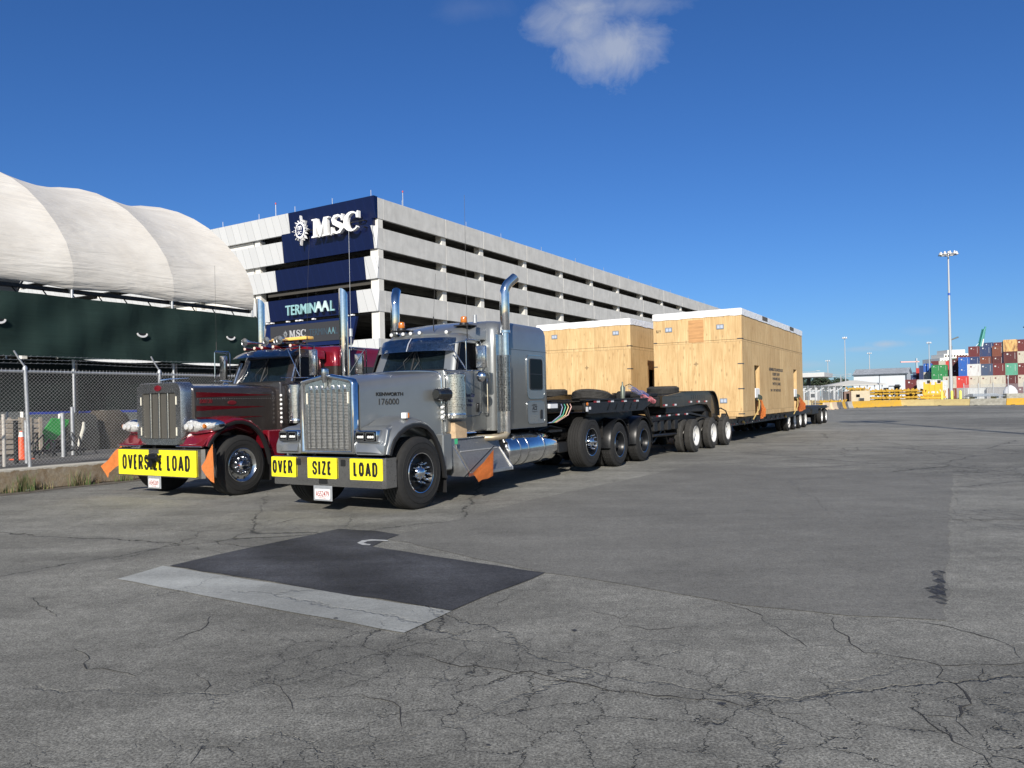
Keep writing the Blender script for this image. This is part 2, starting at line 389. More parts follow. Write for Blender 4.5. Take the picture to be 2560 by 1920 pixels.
def sheet(name, pts, z, m, jag=.012, step=.25):
    q = [gp(*a) if len(a) == 2 else a[:2] for a in pts]; out = []
    for i in range(len(q)):
        a, b2 = Vector(q[i]), Vector(q[(i+1) % len(q)]); L = (b2-a).length; k = max(1, int(L/step))
        nn = Vector((-(b2-a).y, (b2-a).x)).normalized()
        for j in range(k):
            c = a.lerp(b2, j/k)
            if j: c = c+nn*random.uniform(-jag, jag)
            out.append((c.x, c.y, z))
    c = Vector((sum(a[0] for a in out)/len(out), sum(a[1] for a in out)/len(out), z))
    pp = P(); pp._f([pp._v(a) for a in out]); bmesh.ops.triangulate(pp.bm, faces=pp.bm.faces)
    return pp.solo(name, m, WLD, tuple(c), kind='structure', smooth=0)
sheet('asphalt_patch', [(960, 1345), (1300, 1256), (1756, 1159), (1900, 1166), (2126, 1177), (2382, 1185), (2375, 1300), (2368, 1410), (2366, 1552), (2120, 1540), (1870, 1515), (1600, 1468), (1363, 1433)], .004, m_new, .03)
sheet('asphalt_patch', [(424, 1416), (640, 1367), (848, 1323), (940, 1328), (1000, 1338), (930, 1367), (1363, 1433), (1129, 1528)], .007, m_dark, .022)
sheet('asphalt_patch', [(292, 1449), (407, 1416), (1129, 1529.6), (1010, 1584)], .007, m_strip, .012)
sheet('asphalt_patch', [(2400, 1186), (2700, 1200), (2950, 1290), (2700, 1300), (2383, 1300)], .004, asphalt('pale_cracked_asphalt', .13, .25, crack=1.0, speck=.5), .03)
m_oil = mat('oil_stain', (.026, .026, .030), .7, 0, var=.5, vs=8)
_n = NT(m_oil.node_tree); _g = _n.new('ShaderNodeNewGeometry').outputs['Position']
_n.inp(_n.n['Principled BSDF'].inputs['Alpha'], _n.ramp(_n.noise(_n.scale(_g, (1, .35, 1)), 11, 6, .8), [(.36, .0), (.62, .85)]))
sheet('oil_stain', [(2326, 1433), (2345, 1427), (2360, 1430), (2363, 1455), (2365, 1490), (2368, 1513), (2352, 1512), (2338, 1507), (2347, 1501), (2318, 1497), (2342, 1490), (2310, 1476), (2340, 1478), (2306, 1473), (2342, 1465), (2330, 1452), (2344, 1446), (2330, 1441)], .008, m_oil, .02, .06)
for X, Y, sx, sy in ((1805, 1763, 15, 5), (1435, 1578, 9, 3), (840, 1548, 8, 3), (505, 1872, 9, 5), (607, 1578, 6, 2), (2520, 1735, 10, 3), (1220, 1866, 9, 3), (1105, 1530, 5, 2), (1870, 1775, 5, 2)):
    sheet('tar_spot', [(X+sx*math.cos(a*.7854+random.uniform(-.2, .2))*random.uniform(.6, 1.1), Y+sy*math.sin(a*.7854)*random.uniform(.6, 1.1)) for a in range(8)], .008, m_oil, .002, .03)
# cracks that run over the lot, each a thin dark line lying on the asphalt
m_crk = mat('crack_fill', (.034, .033, .031), .9)
c8 = lambda L: [(1300+a/1.7556, 1000+b/1.7556) for a, b in L]
c7 = lambda L: [(a/1.4747, 1240+b/1.4747) for a, b in L]
for L, wd in ((c8([(1335, 930), (1450, 1070), (1510, 1110), (1700, 1135), (1840, 1165), (1990, 1160), (2212, 1155), (2400, 1150)]), 1), (c8([(1840, 1165), (1830, 1220), (1915, 1250), (1970, 1310), (1940, 1375), (1860, 1388), (1780, 1385)]), 1.5), (c8([(1915, 1250), (2010, 1215), (2030, 1180)]), 1.4),
              (c8([(1715, 1350), (1840, 1450), (1900, 1500), (2060, 1600)]), 1.2), (c8([(1590, 980), (1690, 965), (1900, 1000), (2080, 1050), (2170, 1090), (2195, 1135)]), 1.2), (c8([(250, 910), (440, 960), (475, 940), (510, 915)]), .8), (c8([(440, 960), (450, 990), (560, 1010), (870, 990)]), .8), (c8([(450, 990), (400, 1015), (330, 1030)]), .8),
              (c8([(830, 870), (1050, 940), (1060, 960), (1200, 965)]), .9), (c8([(0, 1210), (240, 1240), (600, 1300), (900, 1320), (1100, 1370), (1250, 1380)]), 1.3), (c8([(1920, 1385), (1950, 1440), (1990, 1480)]), .9), (c8([(1060, 960), (1260, 1085), (1460, 1075)]), .7), (c8([(2095, 340), (2090, 420), (2080, 520)]), .6), (c8([(1865, 520), (1880, 660), (1870, 760)]), .6),
              (c7([(100, 375), (190, 430), (210, 445)]), .9), (c7([(790, 425), (760, 480), (670, 520), (590, 545)]), .9), (c7([(720, 655), (775, 700), (760, 740)]), 1.5), (c7([(270, 560), (325, 590), (320, 640), (400, 640), (500, 665), (555, 635)]), 1.1), (c7([(1000, 690), (1060, 740), (1080, 790)]), 1.1), (c7([(1430, 570), (1530, 580), (1700, 630), (1850, 640), (2000, 660), (2212, 705)]), 1.2),
              (c7([(1560, 340), (1800, 330), (1930, 350), (2100, 345)]), .7), (c7([(1810, 415), (1870, 380), (1925, 345)]), .8), (c7([(1200, 740), (1330, 730), (1450, 760), (1480, 850)]), 1.3), (c7([(700, 990), (745, 925)]), 1.2), (c7([(235, 300), (300, 255)]), .5), (c7([(150, 75), (230, 68), (320, 55)]), .8)):
    q = [Vector((*gp(*a), 0)) for a in L]; pts = []
    for a, b in zip(q, q[1:]):
        k = max(2, int((b-a).length/.07)); nn = Vector((-(b-a).y, (b-a).x, 0)).normalized()
        for j in range(k): pts.append(a.lerp(b, j/k)+nn*random.gauss(0, .018 if j else 0))
    pts.append(q[-1]); pp = P(); A, B = [], []
    for i, a in enumerate(pts):
        t = (pts[min(i+1, len(pts)-1)]-pts[max(i-1, 0)]).normalized(); nn = Vector((-t.y, t.x, 0)); h = .0036*wd*random.uniform(.25, 1.5)*min(1, (i+1)/6, (len(pts)-i)/6)+.0006
        A.append(pp._v((a.x+nn.x*h, a.y+nn.y*h, .003))); B.append(pp._v((a.x-nn.x*h, a.y-nn.y*h, .003)))
    for i in range(len(A)-1): pp._f([A[i], A[i+1], B[i+1], B[i]])
    pp.solo('pavement_crack', m_crk, WLD, (q[0].x, q[0].y, .003), kind='structure', smooth=0)
m_line = mat('worn_paint', (.42, .43, .42), .8, 0, var=.35, vs=16)
pp = P(); ring = []
arc = [(970, 1352), (930, 1350), (905, 1353), (893, 1359), (905, 1364), (925, 1365)]
arc2 = [(970, 1355), (935, 1353.5), (918, 1355), (909, 1359), (918, 1361.5), (927, 1362.3)]
A = [pp._v((*gp(*a), 0)) for a in arc]; B = [pp._v((*gp(*a), 0)) for a in arc2]
for i in range(5): pp._f([A[i], A[i+1], B[i+1], B[i]])
for v in pp.bm.verts: v.co.z = .010
pp.solo('road_marking', m_line, WLD, (*gp(930, 1357), .010), kind='structure', smooth=0)
# ground inside the fenced yard (0.45 m higher than the lot) : rig frame t<-8.4
concm = mat('yard_gravel', (.10, .096, .088), .95, 0, var=.3, vs=1.5, bump=.4, bs=30)
p = P(); p.box((-95, -40, -.2), (-8.42, 60, .44)); p.solo('yard_ground', concm, RIG, (-20, 0, 0), kind='structure', smooth=0)

# ================================================================ PARKING GARAGE
def concrete(name, col, stain=.35, sc=.6):
    m = bpy.data.materials.new(name); m.use_nodes = True; n = NT(m.node_tree); b = n.n['Principled BSDF']
    o = n.new('ShaderNodeTexCoord').outputs['Object']
    a = n.noise(n.scale(o, (1, 1, 1)), sc, 6, .6, dist=.6); c = n.noise(n.scale(o, (1, 1, .18)), 1.7, 5, .65)
    f = n.ramp(n.math('ADD', n.math('MULTIPLY', a, .6), n.math('MULTIPLY', c, .4)), [(.36, 0), (.62, 1)])
    n.inp(b.inputs['Base Color'], n.mix(f, tuple(x*(1-stain) for x in col), col)); b.inputs['Roughness'].default_value = .85
    n.inp(b.inputs['Normal'], n.bump(n.noise(o, 14, 5), .15, .02)); return m
m_conc = concrete('precast_concrete', (.60, .595, .57), .22); m_conc2 = concrete('column_concrete', (.72, .70, .65), .12)
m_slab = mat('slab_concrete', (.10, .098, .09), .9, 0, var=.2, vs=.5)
def panel(name, col, rough, seam):
    m = bpy.data.materials.new(name); m.use_nodes = True; n = NT(m.node_tree); b = n.n['Principled BSDF']
    o = n.new('ShaderNodeTexCoord').outputs['Object']; s = n.new('ShaderNodeSeparateXYZ'); n.l.new(o, s.inputs[0])
    u = n.math('SUBTRACT', s.outputs[0], n.math('MULTIPLY', s.outputs[2], -.22))
    fr = n.math('FRACT', n.math('DIVIDE', u, 1.17)); ln = n.math('LESS_THAN', fr, .04)
    cell = n.math('FLOOR', n.math('DIVIDE', u, 1.17)); wn = n.new('ShaderNodeTexWhiteNoise', noise_dimensions='1D'); n.l.new(cell, wn.inputs['W'])
    base = n.mix(n.math('MULTIPLY', wn.outputs[0], .35), col, tuple(c*.8 for c in col))
    n.inp(b.inputs['Base Color'], n.mix(ln, base, seam)); b.inputs['Roughness'].default_value = rough; b.inputs['Metallic'].default_value = .1
    return m
m_wp = panel('white_metal_panel', (.62, .63, .63), .5, (.33, .34, .34)); m_bp = panel('navy_metal_panel', (.0012, .006, .045), .38, (.004, .012, .07))
m_navy = mat('navy_metal', (.004, .012, .07), .35, .1, var=.1); m_screen = mat('led_screen', (.035, .035, .038), .5, 0, var=.15, vs=60)
m_sign = mat('white_sign', (.86, .86, .85), .4); m_teal = mat('pale_teal_sign', (.26, .46, .48), .4)
G = thing('parking_garage', 'long multi storey concrete parking garage with navy and white end facade', 'building', GAR, (0, 0, 0))
bays = [0, 12.3, 20.4, 31.4, 42.4, 53.1, 63.9, 75.0, 86.0, 97.4, 108.6, 119, 127]
bands = [(-1.0, .55), (4.4, 5.4), (7.0, 8.62), (11.48, 13.73), (14.95, 17.17), (18.1, 20.35), (21.3, 23.5)]
for z0, z1 in bands[2:]:
    for i in range(len(bays)-1):
        p = P(); p.box((-.30, bays[i]+.03+(1.15 if i == 0 else 0), z0), (.0, bays[i+1]-.03, z1), .02); p.build('spandrel_panel', m_conc, G)
for i, s in enumerate(bays[1:]):
    p = P(); p.box((-1.25, s-.42, 0), (-.32, s+.42, 23.2), .04); p.build('column', m_conc2, G)
p = P(); p.box((-1.15, .25, 0), (-.05, 1.13, 21.3), .05); p.build('column', m_conc2, G)
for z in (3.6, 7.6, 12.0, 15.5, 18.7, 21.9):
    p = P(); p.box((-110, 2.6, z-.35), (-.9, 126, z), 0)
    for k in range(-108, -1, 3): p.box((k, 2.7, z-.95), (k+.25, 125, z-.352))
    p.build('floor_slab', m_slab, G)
p = P(); p.box((-112, 20, 0), (-9, 20.3, 21.5)); p.box((-9, 20.3, 0), (-8.7, 126, 21.5)); p.build('light_block_wall', mat('light_block_dark', (.03, .03, .03), .9), G)  # added dark walls that stop light passing through the open decks
p = P(); p.box((-110, 1, 21.92), (-.35, 126.8, 22.1)); p.build('roof_deck', m_slab, G)
# front facade : y=0 plane facing -y, slightly out-tilted metal bands
blue = [(21.3, 23.6, -12.85, -.02), (18.1, 21.3, -14.0, -.35), (14.95, 17.3, -15.2, -1.55), (11.5, 13.85, -16.5, -2.75)]
def fband(mt, nm, x0, x1, z0, z1, tilt=.28, chl=False, chr_=False):
    # thick panel; chr_: folded corner at x1
    p = P()
    xr = x1
    p.faces([(x0, -.02, z0), (xr, -.02, z0), (xr-(.55 if chr_ else 0), -.02-tilt, z1), (x0, -.02-tilt, z1), (x0, .3, z0), (xr, .3, z0), (xr, .3, z1), (x0, .3, z1)],
            [(0, 1, 2, 3), (4, 5, 6, 7), (0, 3, 7, 4), (1, 5, 6, 2), (3, 2, 6, 7), (0, 4, 5, 1)])
    p.build(nm, mt, G, smooth=0)
for i, (z0, z1, xl, xr) in enumerate(blue):
    fband(m_bp, 'navy_panel', xl, xr, z0, z1)
    if i != 1: fband(m_wp, 'white_panel', -110, xl-.03, z0, z1)
    else: fband(m_wp, 'white_panel', -110, xl-.03, z0, 20.5)
    if i: fband(m_wp, 'white_panel', xr+.03, .0, z0, z1 if i != 1 else 20.5, chr_=True)
p = P(); p.box((-110, .0, 6.2), (-17.5, .3, 9.4)); p.box((-4.3, .02, 6.9), (.0, .3, 8.62)); p.build('white_panel', m_wp, G)
for s in (1.16,):
    for z0, z1 in bands[2:]:
        p = P(); p.box((-.30, .31, z0), (0, s, z1), .01); p.build('spandrel_panel', m_conc, G)
p = P(); p.box((-110, .4, 0), (-18, .7, 5.2)); p.build('ground_floor_wall', mat('dark_louvre', (.05, .055, .055), .8), G)
for x in (-18.9, -30, -41, -52, -63, -74):
    p = P(); p.box((x-.45, .35, 0), (x+.45, 1.2, 21.3), .04); p.build('column', m_conc2, G)
p = P()
for x in (-35.5, -24.3): p.box((x-4.6, .5, 13.8), (x+4.6, .8, 21.3))
p.build('stair_wall', m_conc2, G)
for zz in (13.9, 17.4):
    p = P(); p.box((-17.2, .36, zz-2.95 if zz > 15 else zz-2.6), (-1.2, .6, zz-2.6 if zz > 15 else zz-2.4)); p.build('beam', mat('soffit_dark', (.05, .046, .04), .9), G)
# lightning rods and roof lamps
for x in (-24.5, -18, -12, -6.2, -.6):
    p = P(); p.cyl((x, -.05, 23.55), (x, -.05, 24.3), .03, n=6); p.build('lightning_rod', galv, G)
for i, s in enumerate(bays):
    p = P(); p.cyl((-.15, s+4.5, 23.4), (-.15, s+4.5, 24.1), .03, n=6); p.build('lightning_rod', galv, G)
rp = mat('red_lamp', (.5, .02, .02), .3)
for q in ((-15.2, 0), (-.2, 4.7)):
    p = P(); p.cyl((q[0], q[1], 23.4), (q[0], q[1], 25.0), .04, n=6); p.mi = 1; p.lathe([(0, .02), (.04, .08), (.2, .08), (.24, .02)], (q[0], q[1], 25.0), 'z', 10); p.build('warning_lamp', [galv, rp], G)
# MSC emblem and letters on the navy panels
Ux = V(1, 0, 0); Uz = V(0, 0, 1)
def serifM(): return [(0, 0), (.44, 0), (.44, .06), (.32, .10), (.34, .70), (.60, 0), (.68, 0), (.93, .72), (.93, .10), (.81, .06), (.81, 0), (1.32, 0), (1.32, .06), (1.19, .10), (1.17, .90), (1.30, .94), (1.30, 1), (.93, 1), (.68, .34), (.42, 1), (.02, 1), (.02, .94), (.15, .90), (.13, .10), (0, .06)]
def serifC(k=16):
    o = []; 
    for i in range(k+1):
        a = R_(42+ (318-42)*i/k); o.append((.5+.50*math.cos(a), .5+.52*math.sin(a)))
    o.append((.80, .24))
    for i in range(k+1):
        a = R_(305-(305-52)*i/k); o.append((.58+.33*math.cos(a), .5+.42*math.sin(a)))
    o += [(.80, .66), (.93, .64), (.93, 1.0), (.86, 1.0), (.84, .93)]
    return o
def serifS():
    pts = [(.80, .70), (.74, .86), (.55, .955), (.30, .93), (.17, .78), (.24, .62), (.45, .52), (.68, .40), (.80, .24), (.66, .08), (.42, .04), (.20, .10), (.10, .32)]
    ws = [.05, .09, .11, .15, .22, .25, .27, .27, .24, .16, .11, .10, .05]
    return stroke(pts, ws)
def serifs_S(): return [[(.76, .66), (.87, .66), (.87, 1.0), (.79, 1.0)], [(.02, 0), (.10, 0), (.14, .38), (.02, .38)]]
def msc(pr, ox, oz, h, y, dep, mt, name='sign_letter'):
    o = V(ox, y, oz)
    for ch, dx, fx in (('M', 0, 1), ('S', 1.42, 1), ('C', 2.36, 1.12)):
        p = P(); Uu = Ux*h*fx; Vv = Uz*h; oo = o+V(dx*h, 0, 0)
        for poly in ([serifM()] if ch == 'M' else [serifC()] if ch == 'C' else [serifS()]+serifs_S()):
            p.poly3(poly, oo, Uu, Vv, dep)
        p.build(name, mt, pr, smooth=0)
def star(pr, cx, cz, r, y, dep, m1, m2, rz=1.25):
    p = P(); L = []
    for i in range(32):
        a = R_(90+i*11.25); q = (1.0 if i % 8 == 0 else .84 if i % 4 == 0 else .74) if i % 2 == 0 else .50
        L.append((math.cos(a)*q*r, math.sin(a)*q*r*rz))
    p.poly3(L, (cx, y, cz), Ux, Uz, dep)
    e = p.build('sign_emblem', m1, pr, smooth=0)
    if r > .5:
        p = P()
        for i in range(0, 32, 2):
            a = R_(90+i*11.25); b2 = R_(90+i*11.25-7); c2 = R_(90+i*11.25+7); q = 1.0 if i % 8 == 0 else .84 if i % 4 == 0 else .74
            p.poly3([(math.cos(b2)*.56*r, math.sin(b2)*.56*r*rz), (math.cos(a)*q*.86*r, math.sin(a)*q*.86*r*rz), (math.cos(c2)*.56*r, math.sin(c2)*.56*r*rz)], (cx, y-dep-.012, cz), Ux, Uz, .01)
        p.build('emblem_inlay', m2, e, smooth=0)
    for rr_, mm, dd in ((.50, m1, .03), (.42, m2, .05)):
        p = P(); p.poly3([(math.cos(R_(i*15))*rr_*r, math.sin(R_(i*15))*rr_*r*rz) for i in range(24)], (cx, y-dep-dd+.01, cz), Ux, Uz, .01); p.build('emblem_disc', mm, e, smooth=0)
    p = P(); p.text('m', (cx-.22*r, y-dep-.055, cz+.02*r), Ux, Uz, .44*r, .34*r, .02, .02); p.text('SC', (cx-.24*r, y-dep-.055, cz-.36*r), Ux, Uz, .46*r, .28*r, .02, .02); p.build('emblem_text', m1, e, smooth=0)
# note poly3 extrudes along u x v = -y (towards the viewer of this facade)
star(G, -10.15, 21.15, 1.33, -.75, .35, m_sign, m_navy)
msc(G, -8.35, 20.05, 2.02, -.75, .4, m_sign)
p = P()
for x in (-10.6, -9.6, -7.8, -5.9, -4.7, -3.3, -1.1):
    p.box((x, -.75, 21.0), (x+.1, -.0, 21.1)); p.box((x, -.75, 20.3), (x+.1, -.0, 20.4))
p.box((-10.6, -.72, 21.0), (-1.0, -.66, 21.1)); p.build('sign_bracket', blackm, G)
# TERMINAAL lettering
p = P(); p.text('TERMIN', (-13.35, -.5, 11.95), Ux, Uz, 4.75, 1.12, .14, .012); p.build('sign_lettering', m_teal, G, smooth=0)
for x in (-8.62, -7.62):
    p = P(); p.poly3([(0, 0), (.18, 0), (.36, .42), (.74, .42), (.92, 0), (1.14, 0), (.68, 1.16), (.46, 1.16)], (x, -.5, 11.95), Ux, Uz, .14); p.build('sign_lettering', mat('white_teal_sign', (.50, .66, .66), .4), G, smooth=0)
p = P(); p.text('L', (-6.35, -.5, 11.95), Ux, Uz, .6, 1.12, .14, .012); p.build('sign_lettering', m_teal, G, smooth=0)
# LED screen board under it
p = P(); p.faces([(-17.35, -.35, 8.3), (-3.6, -.35, 8.3), (-2.75, -.35, 11.12), (-16.75, -.35, 11.12), (-17.35, .0, 8.3), (-3.6, .0, 8.3), (-2.75, .0, 11.12), (-16.75, .0, 11.12)],
                 [(0, 1, 2, 3), (4, 5, 6, 7), (0, 3, 7, 4), (1, 5, 6, 2), (3, 2, 6, 7), (0, 4, 5, 1)]); scr = p.build('screen_board', m_navy, G, smooth=0)
p = P(); p.box((-16.05, -.42, 8.75), (-4.35, -.353, 10.85)); p.build('led_screen', m_screen, scr, smooth=0)
msc(G, -12.95, 9.45, .78, -.43, .02, mat('screen_white', (.42, .42, .43), .5), 'screen_lettering')
star(G, -13.55, 9.85, .42, -.43, .02, mat('screen_grey', (.3, .32, .34), .5), m_screen, 1.1)
p = P(); p.text('TERMIN', (-9.75, -.43, 9.45), Ux, Uz, 2.75, .72, .02, -.008)
p.text('L', (-5.75, -.43, 9.45), Ux, Uz, .35, .72, .02, -.008); p.build('screen_lettering', mat('screen_blue', (.035, .07, .10), .5), G, smooth=0)
p = P()
for x in (-6.9, -6.35):
    p.poly3([(0, 0), (.07, 0), (.18, .24), (.36, .24), (.46, 0), (.55, 0), (.31, .74), (.23, .74)], (x, -.43, 9.45), Ux, Uz, .02)
p.build('screen_lettering', mat('screen_pale', (.10, .19, .22), .5), G, smooth=0)
for x in (-16.7, -15.9, -13.3, -11.8, -11.2, -9.2, -4.2, -3.4):
    p = P(); p.box((x, -.55, 11.2), (x+.32, -.2, 11.34), .01); p.build('flood_lamp', m_sign, G)
for x in (-8.6, -5.7, -4.9):
    p = P(); p.box((x, -.5, 7.85), (x+.3, -.1, 8.0), .01); p.build('flood_lamp', m_sign, G)

# ================================================================ TENT
def tentmat():
    m = bpy.data.materials.new('tent_fabric'); m.use_nodes = True; n = NT(m.node_tree); b = n.n['Principled BSDF']
    o = n.new('ShaderNodeTexCoord').outputs['Object']
    f = n.ramp(n.noise(o, .8, 5, .6), [(.3, 0), (.7, 1)])
    n.inp(b.inputs['Base Color'], n.mix(f, (.58, .545, .485), (.69, .66, .60))); b.inputs['Roughness'].default_value = .7
    wr = n.noise(n.scale(o, (.4, .30, 2.2)), 1.2, 3, .5, dist=.6); wr2 = n.noise(n.scale(o, (.8, .5, 3.5)), 2.2, 3, .5, dist=.9)
    n.inp(b.inputs['Normal'], n.bump(n.math('ADD', wr, n.math('MULTIPLY', wr2, .3)), .42, .20))
    b.inputs['Transmission Weight'].default_value = 0
    b.inputs['Subsurface Weight'].default_value = 0
    return m
m_tent = tentmat()
TN = thing('tent_hall', 'large white fabric arched tent hall on steel ribs behind the green windscreen', 'tent', RIG, (-24.2, 0, .44))
half = [(-15.2, 5.36), (-15.12, 5.7), (-15.2, 6.2), (-15.5, 6.85), (-16.05, 7.5), (-16.75, 8.15), (-17.7, 8.85), (-18.6, 9.35), (-19.6, 9.78), (-20.8, 10.15), (-22.1, 10.42), (-23.3, 10.53), (-24.4, 10.56)]
full = half+[(-48.8-a, b) for a, b in half[::-1][1:]]
ribs = [11.77-3.45*i for i in range(8)]
for k in range(len(ribs)-1):
    s0, s1 = ribs[k+1], ribs[k]; rings = []; N = 9
    for j in range(N+1):
        u = j/N; s = s0+(s1-s0)*u; sag = 4*u*(1-u)
        ring = []
        for i, (a, b) in enumerate(full):
            ca = Vector((-24.4-a, 4.6-b)); ca.normalize(); d = .25*sag*min(1, i/4)*min(1, (len(full)-1-i)/4)
            zz = b+ca.y*d*1.0
            if i in (0, len(full)-1): zz += .10*sag
            ring.append((a+ca.x*d*.6, s, zz))
        rings.append(ring)
    # thicken: outer + inner skins
    p = P(); inner = [[(x*1+(.03 if x < -24.4 else -.03), y, z-.03) for x, y, z in r] for r in rings]
    for r, r2 in zip(rings, inner): r.extend(r2[::-1])
    p.loft(rings, True, True); p.build('roof_fabric', m_tent, TN, smooth=60)
for s in ribs:
    p = P(); p.tube([(-24.4+(a+24.4)*.985, s, b-.10) for a, b in full], .05, 8); p.build('rib', galv, TN)
    for x in (-15.25, -33.55):
        p = P(); p.cyl((x, s, .44), (x, s, 5.5), .042, n=10); p.build('pole', galv, TN)
p = P(); p.box((-15.6, -12.4, 5.27), (-15.35, 11.9, 5.37)); p.box((-15.62, -12.4, 4.7), (-15.4, 11.9, 4.76))
for i in range(28): p.tube([(-15.5, -12.2+i*.86, 5.27), (-15.5, -11.8+i*.86, 4.76)], .02, 5)
p.build('eave_truss', blackm, TN)
# ---- green windscreen along the tent side
def screenmat(name, c):
    m = bpy.data.materials.new(name); m.use_nodes = True; n = NT(m.node_tree); b = n.n['Principled BSDF']
    o = n.new('ShaderNodeTexCoord').outputs['Object']
    f = n.noise(n.scale(o, (1, .4, 9)), 2.2, 5, .6); g2 = n.noise(n.scale(o, (1, 1, .5)), .8, 3, .5, dist=.3)
    n.inp(b.inputs['Base Color'], n.mix(n.ramp(n.math('ADD', n.math('MULTIPLY', f, .5), n.math('MULTIPLY', g2, .5)), [(.35, 0), (.65, 1)]), tuple(x*.85 for x in c), tuple(x*1.25 for x in c)))
    b.inputs['Roughness'].default_value = .8; n.inp(b.inputs['Normal'], n.bump(g2, .3, .12)); return m
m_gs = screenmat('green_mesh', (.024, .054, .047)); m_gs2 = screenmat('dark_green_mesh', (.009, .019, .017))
GS = thing('windscreen_fence', 'tall dark green mesh windscreen with half moon air vents in front of the tent', 'fence', RIG, (-15.0, 0, .44))
holes = [(2.62, 4.22), (6.95, 4.1), (10.47, 4.22)]
def green(t, s0, s1, zt, zb, mt, sag, step):
    p = P(); n = int((s1-s0)/.23); rows = 9; g = []
    for i in range(n+1):
        s = s0+(s1-s0)*i/n; u = ((s-ribs[-1]) % 3.45)/3.45; sg = 4*u*(1-u)
        g.append([(t+.05*math.sin(s*2.1+j*.7)+.02*math.sin(s*7), s, zt-sag*sg*(1-j/rows)*0-(zt-zb)*j/rows-(sag*sg if j == 0 else 0)+(.06*sg if j == rows else 0)) for j in range(rows+1)])
    vs = [[p._v(q) for q in c] for c in g]
    for i in range(n):
        for j in range(rows): p._f([vs[i][j], vs[i+1][j], vs[i+1][j+1], vs[i][j+1]])
    return p
pt = green(-14.98, -12.5, 11.9, 5.06, 3.17, m_gs, .0, 0)
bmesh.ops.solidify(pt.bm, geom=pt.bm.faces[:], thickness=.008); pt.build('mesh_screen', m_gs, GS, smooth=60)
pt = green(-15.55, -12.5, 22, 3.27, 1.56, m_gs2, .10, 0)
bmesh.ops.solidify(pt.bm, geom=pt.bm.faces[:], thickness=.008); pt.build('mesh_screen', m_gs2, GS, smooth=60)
for s, z in holes:
    p = P(); L = []
    for i in range(9): a = R_(180+180*i/8); L.append((s+.19*math.cos(a), z+.12*math.sin(a)*1.05))
    for i in range(9): a = R_(360-180*i/8); L.append((s+.155*math.cos(a), z+.02+.085*math.sin(a)))
    p.prism(L, 'x', -14.91, -14.88); p.build('vent_flap', mat('vent_white', (.75, .75, .74), .6), GS)
    p = P(); p.prism([(s+.15*math.cos(R_(180+180*i/8)), z+.02+.10*math.sin(R_(180+180*i/8))) for i in range(9)], 'x', -14.915, -14.9); p.build('vent_opening', ink, GS)
for s in [11.77-3.45*i for i in range(8)]+[15.2, 18.6, 21.9]:
    p = P(); p.cyl((-15.08, s, .44), (-15.08, s, 5.1 if s < 12 else 3.05), .035, n=8); p.build('post', blackm, GS)
# ---- low concrete wall
def rustwall():
    m = bpy.data.materials.new('stained_concrete_wall'); m.use_nodes = True; n = NT(m.node_tree); b = n.n['Principled BSDF']
    o = n.new('ShaderNodeTexCoord').outputs['Object']; s = n.new('ShaderNodeSeparateXYZ'); n.l.new(o, s.inputs[0])
    a = n.ramp(n.noise(n.scale(o, (1, 1, 1.3)), 1.6, 6, .7), [(.33, 0), (.6, 1)])
    c = n.mix(a, (.13, .075, .035), (.24, .19, .125)); c = n.mix(n.ramp(n.noise(o, 7, 5, .7), [(.4, 0), (.75, 1)]), c, (.28, .25, .20))
    top = n.math('GREATER_THAN', n.math('ADD', s.outputs[2], n.math('MULTIPLY', n.noise(o, 5, 4, .7), .16)), .50)
    n.inp(b.inputs['Base Color'], n.mix(top, c, (.42, .40, .35))); b.inputs['Roughness'].default_value = .9
    n.inp(b.inputs['Normal'], n.bump(n.noise(o, 12, 6, .7), .5, .03)); return m
p = P(); p.box((-8.43, -14, 0), (-8.13, 40, .47), .02)
for v in p.bm.verts: pass
p.solo('low_wall', rustwall(), RIG, (-8.28, 0, 0), 'low rust stained concrete wall under the chain link fence', 'wall')
# gutter dirt strip at its foot
m_dirt = mat('gutter_dirt', (.11, .095, .075), .95, 0, var=.45, vs=5, bump=.5, bs=18)
p = P(); out = []
for i in range(120):
    s = -14+i*.4; out.append((-7.62+random.uniform(-.12, .14), s, .006))
A = [p._v(q) for q in out]; B = [p._v((-8.2, q[1], .006)) for q in out]
for i in range(len(A)-1): p._f([A[i], A[i+1], B[i+1], B[i]])
p.solo('gutter_dirt', m_dirt, RIG, (-7.9, 0, .0165), kind='structure', smooth=0)
# ---- chain link fence
CF = thing('chain_link_fence', 'galvanised chain link fence with barbed wire on top of the low wall', 'fence', RIG, (-8.28, 0, .47))
p = P(); X0 = -8.25; c = .0775; zb, zt = .52, 2.42; nz = int((zt-zb)/(c/2))
def wire(p, pts, r):
    rings = []
    for q in pts: rings.append([(X0+r, q[0], q[1]), (X0-r*.6, q[0]+r, q[1]), (X0-r*.6, q[0]-r, q[1])])
    R = [[p._v(a) for a in rg] for rg in rings]
    for i in range(len(R)-1):
        for j in range(3): k = (j+1) % 3; p._f([R[i][j], R[i][k], R[i+1][k], R[i+1][j]])
for k in range(int(12.3/c)):
    s = -2.6+k*c
    wire(p, [(s+(.515*c if j % 2 else -.015*c)+(0), zb+j*c/2) for j in range(nz+1)], .0023)
    wire(p, [(s+c*.5+(.515*c if j % 2 == 0 else -.015*c), zb+j*c/2) for j in range(nz+1)], .0026) if False else None
    wire(p, [(s+(-.515*c if j % 2 else .015*c), zb+j*c/2) for j in range(nz+1)], .0023)
for k in range(int(12.3/c)): wire(p, [(-2.6+k*c, zt-.01), (-2.6+k*c+.012, zt+.075)], .003)
p.build('mesh_fabric', mat('fence_wire', (.38, .39, .40), .5, .2), CF, smooth=0)
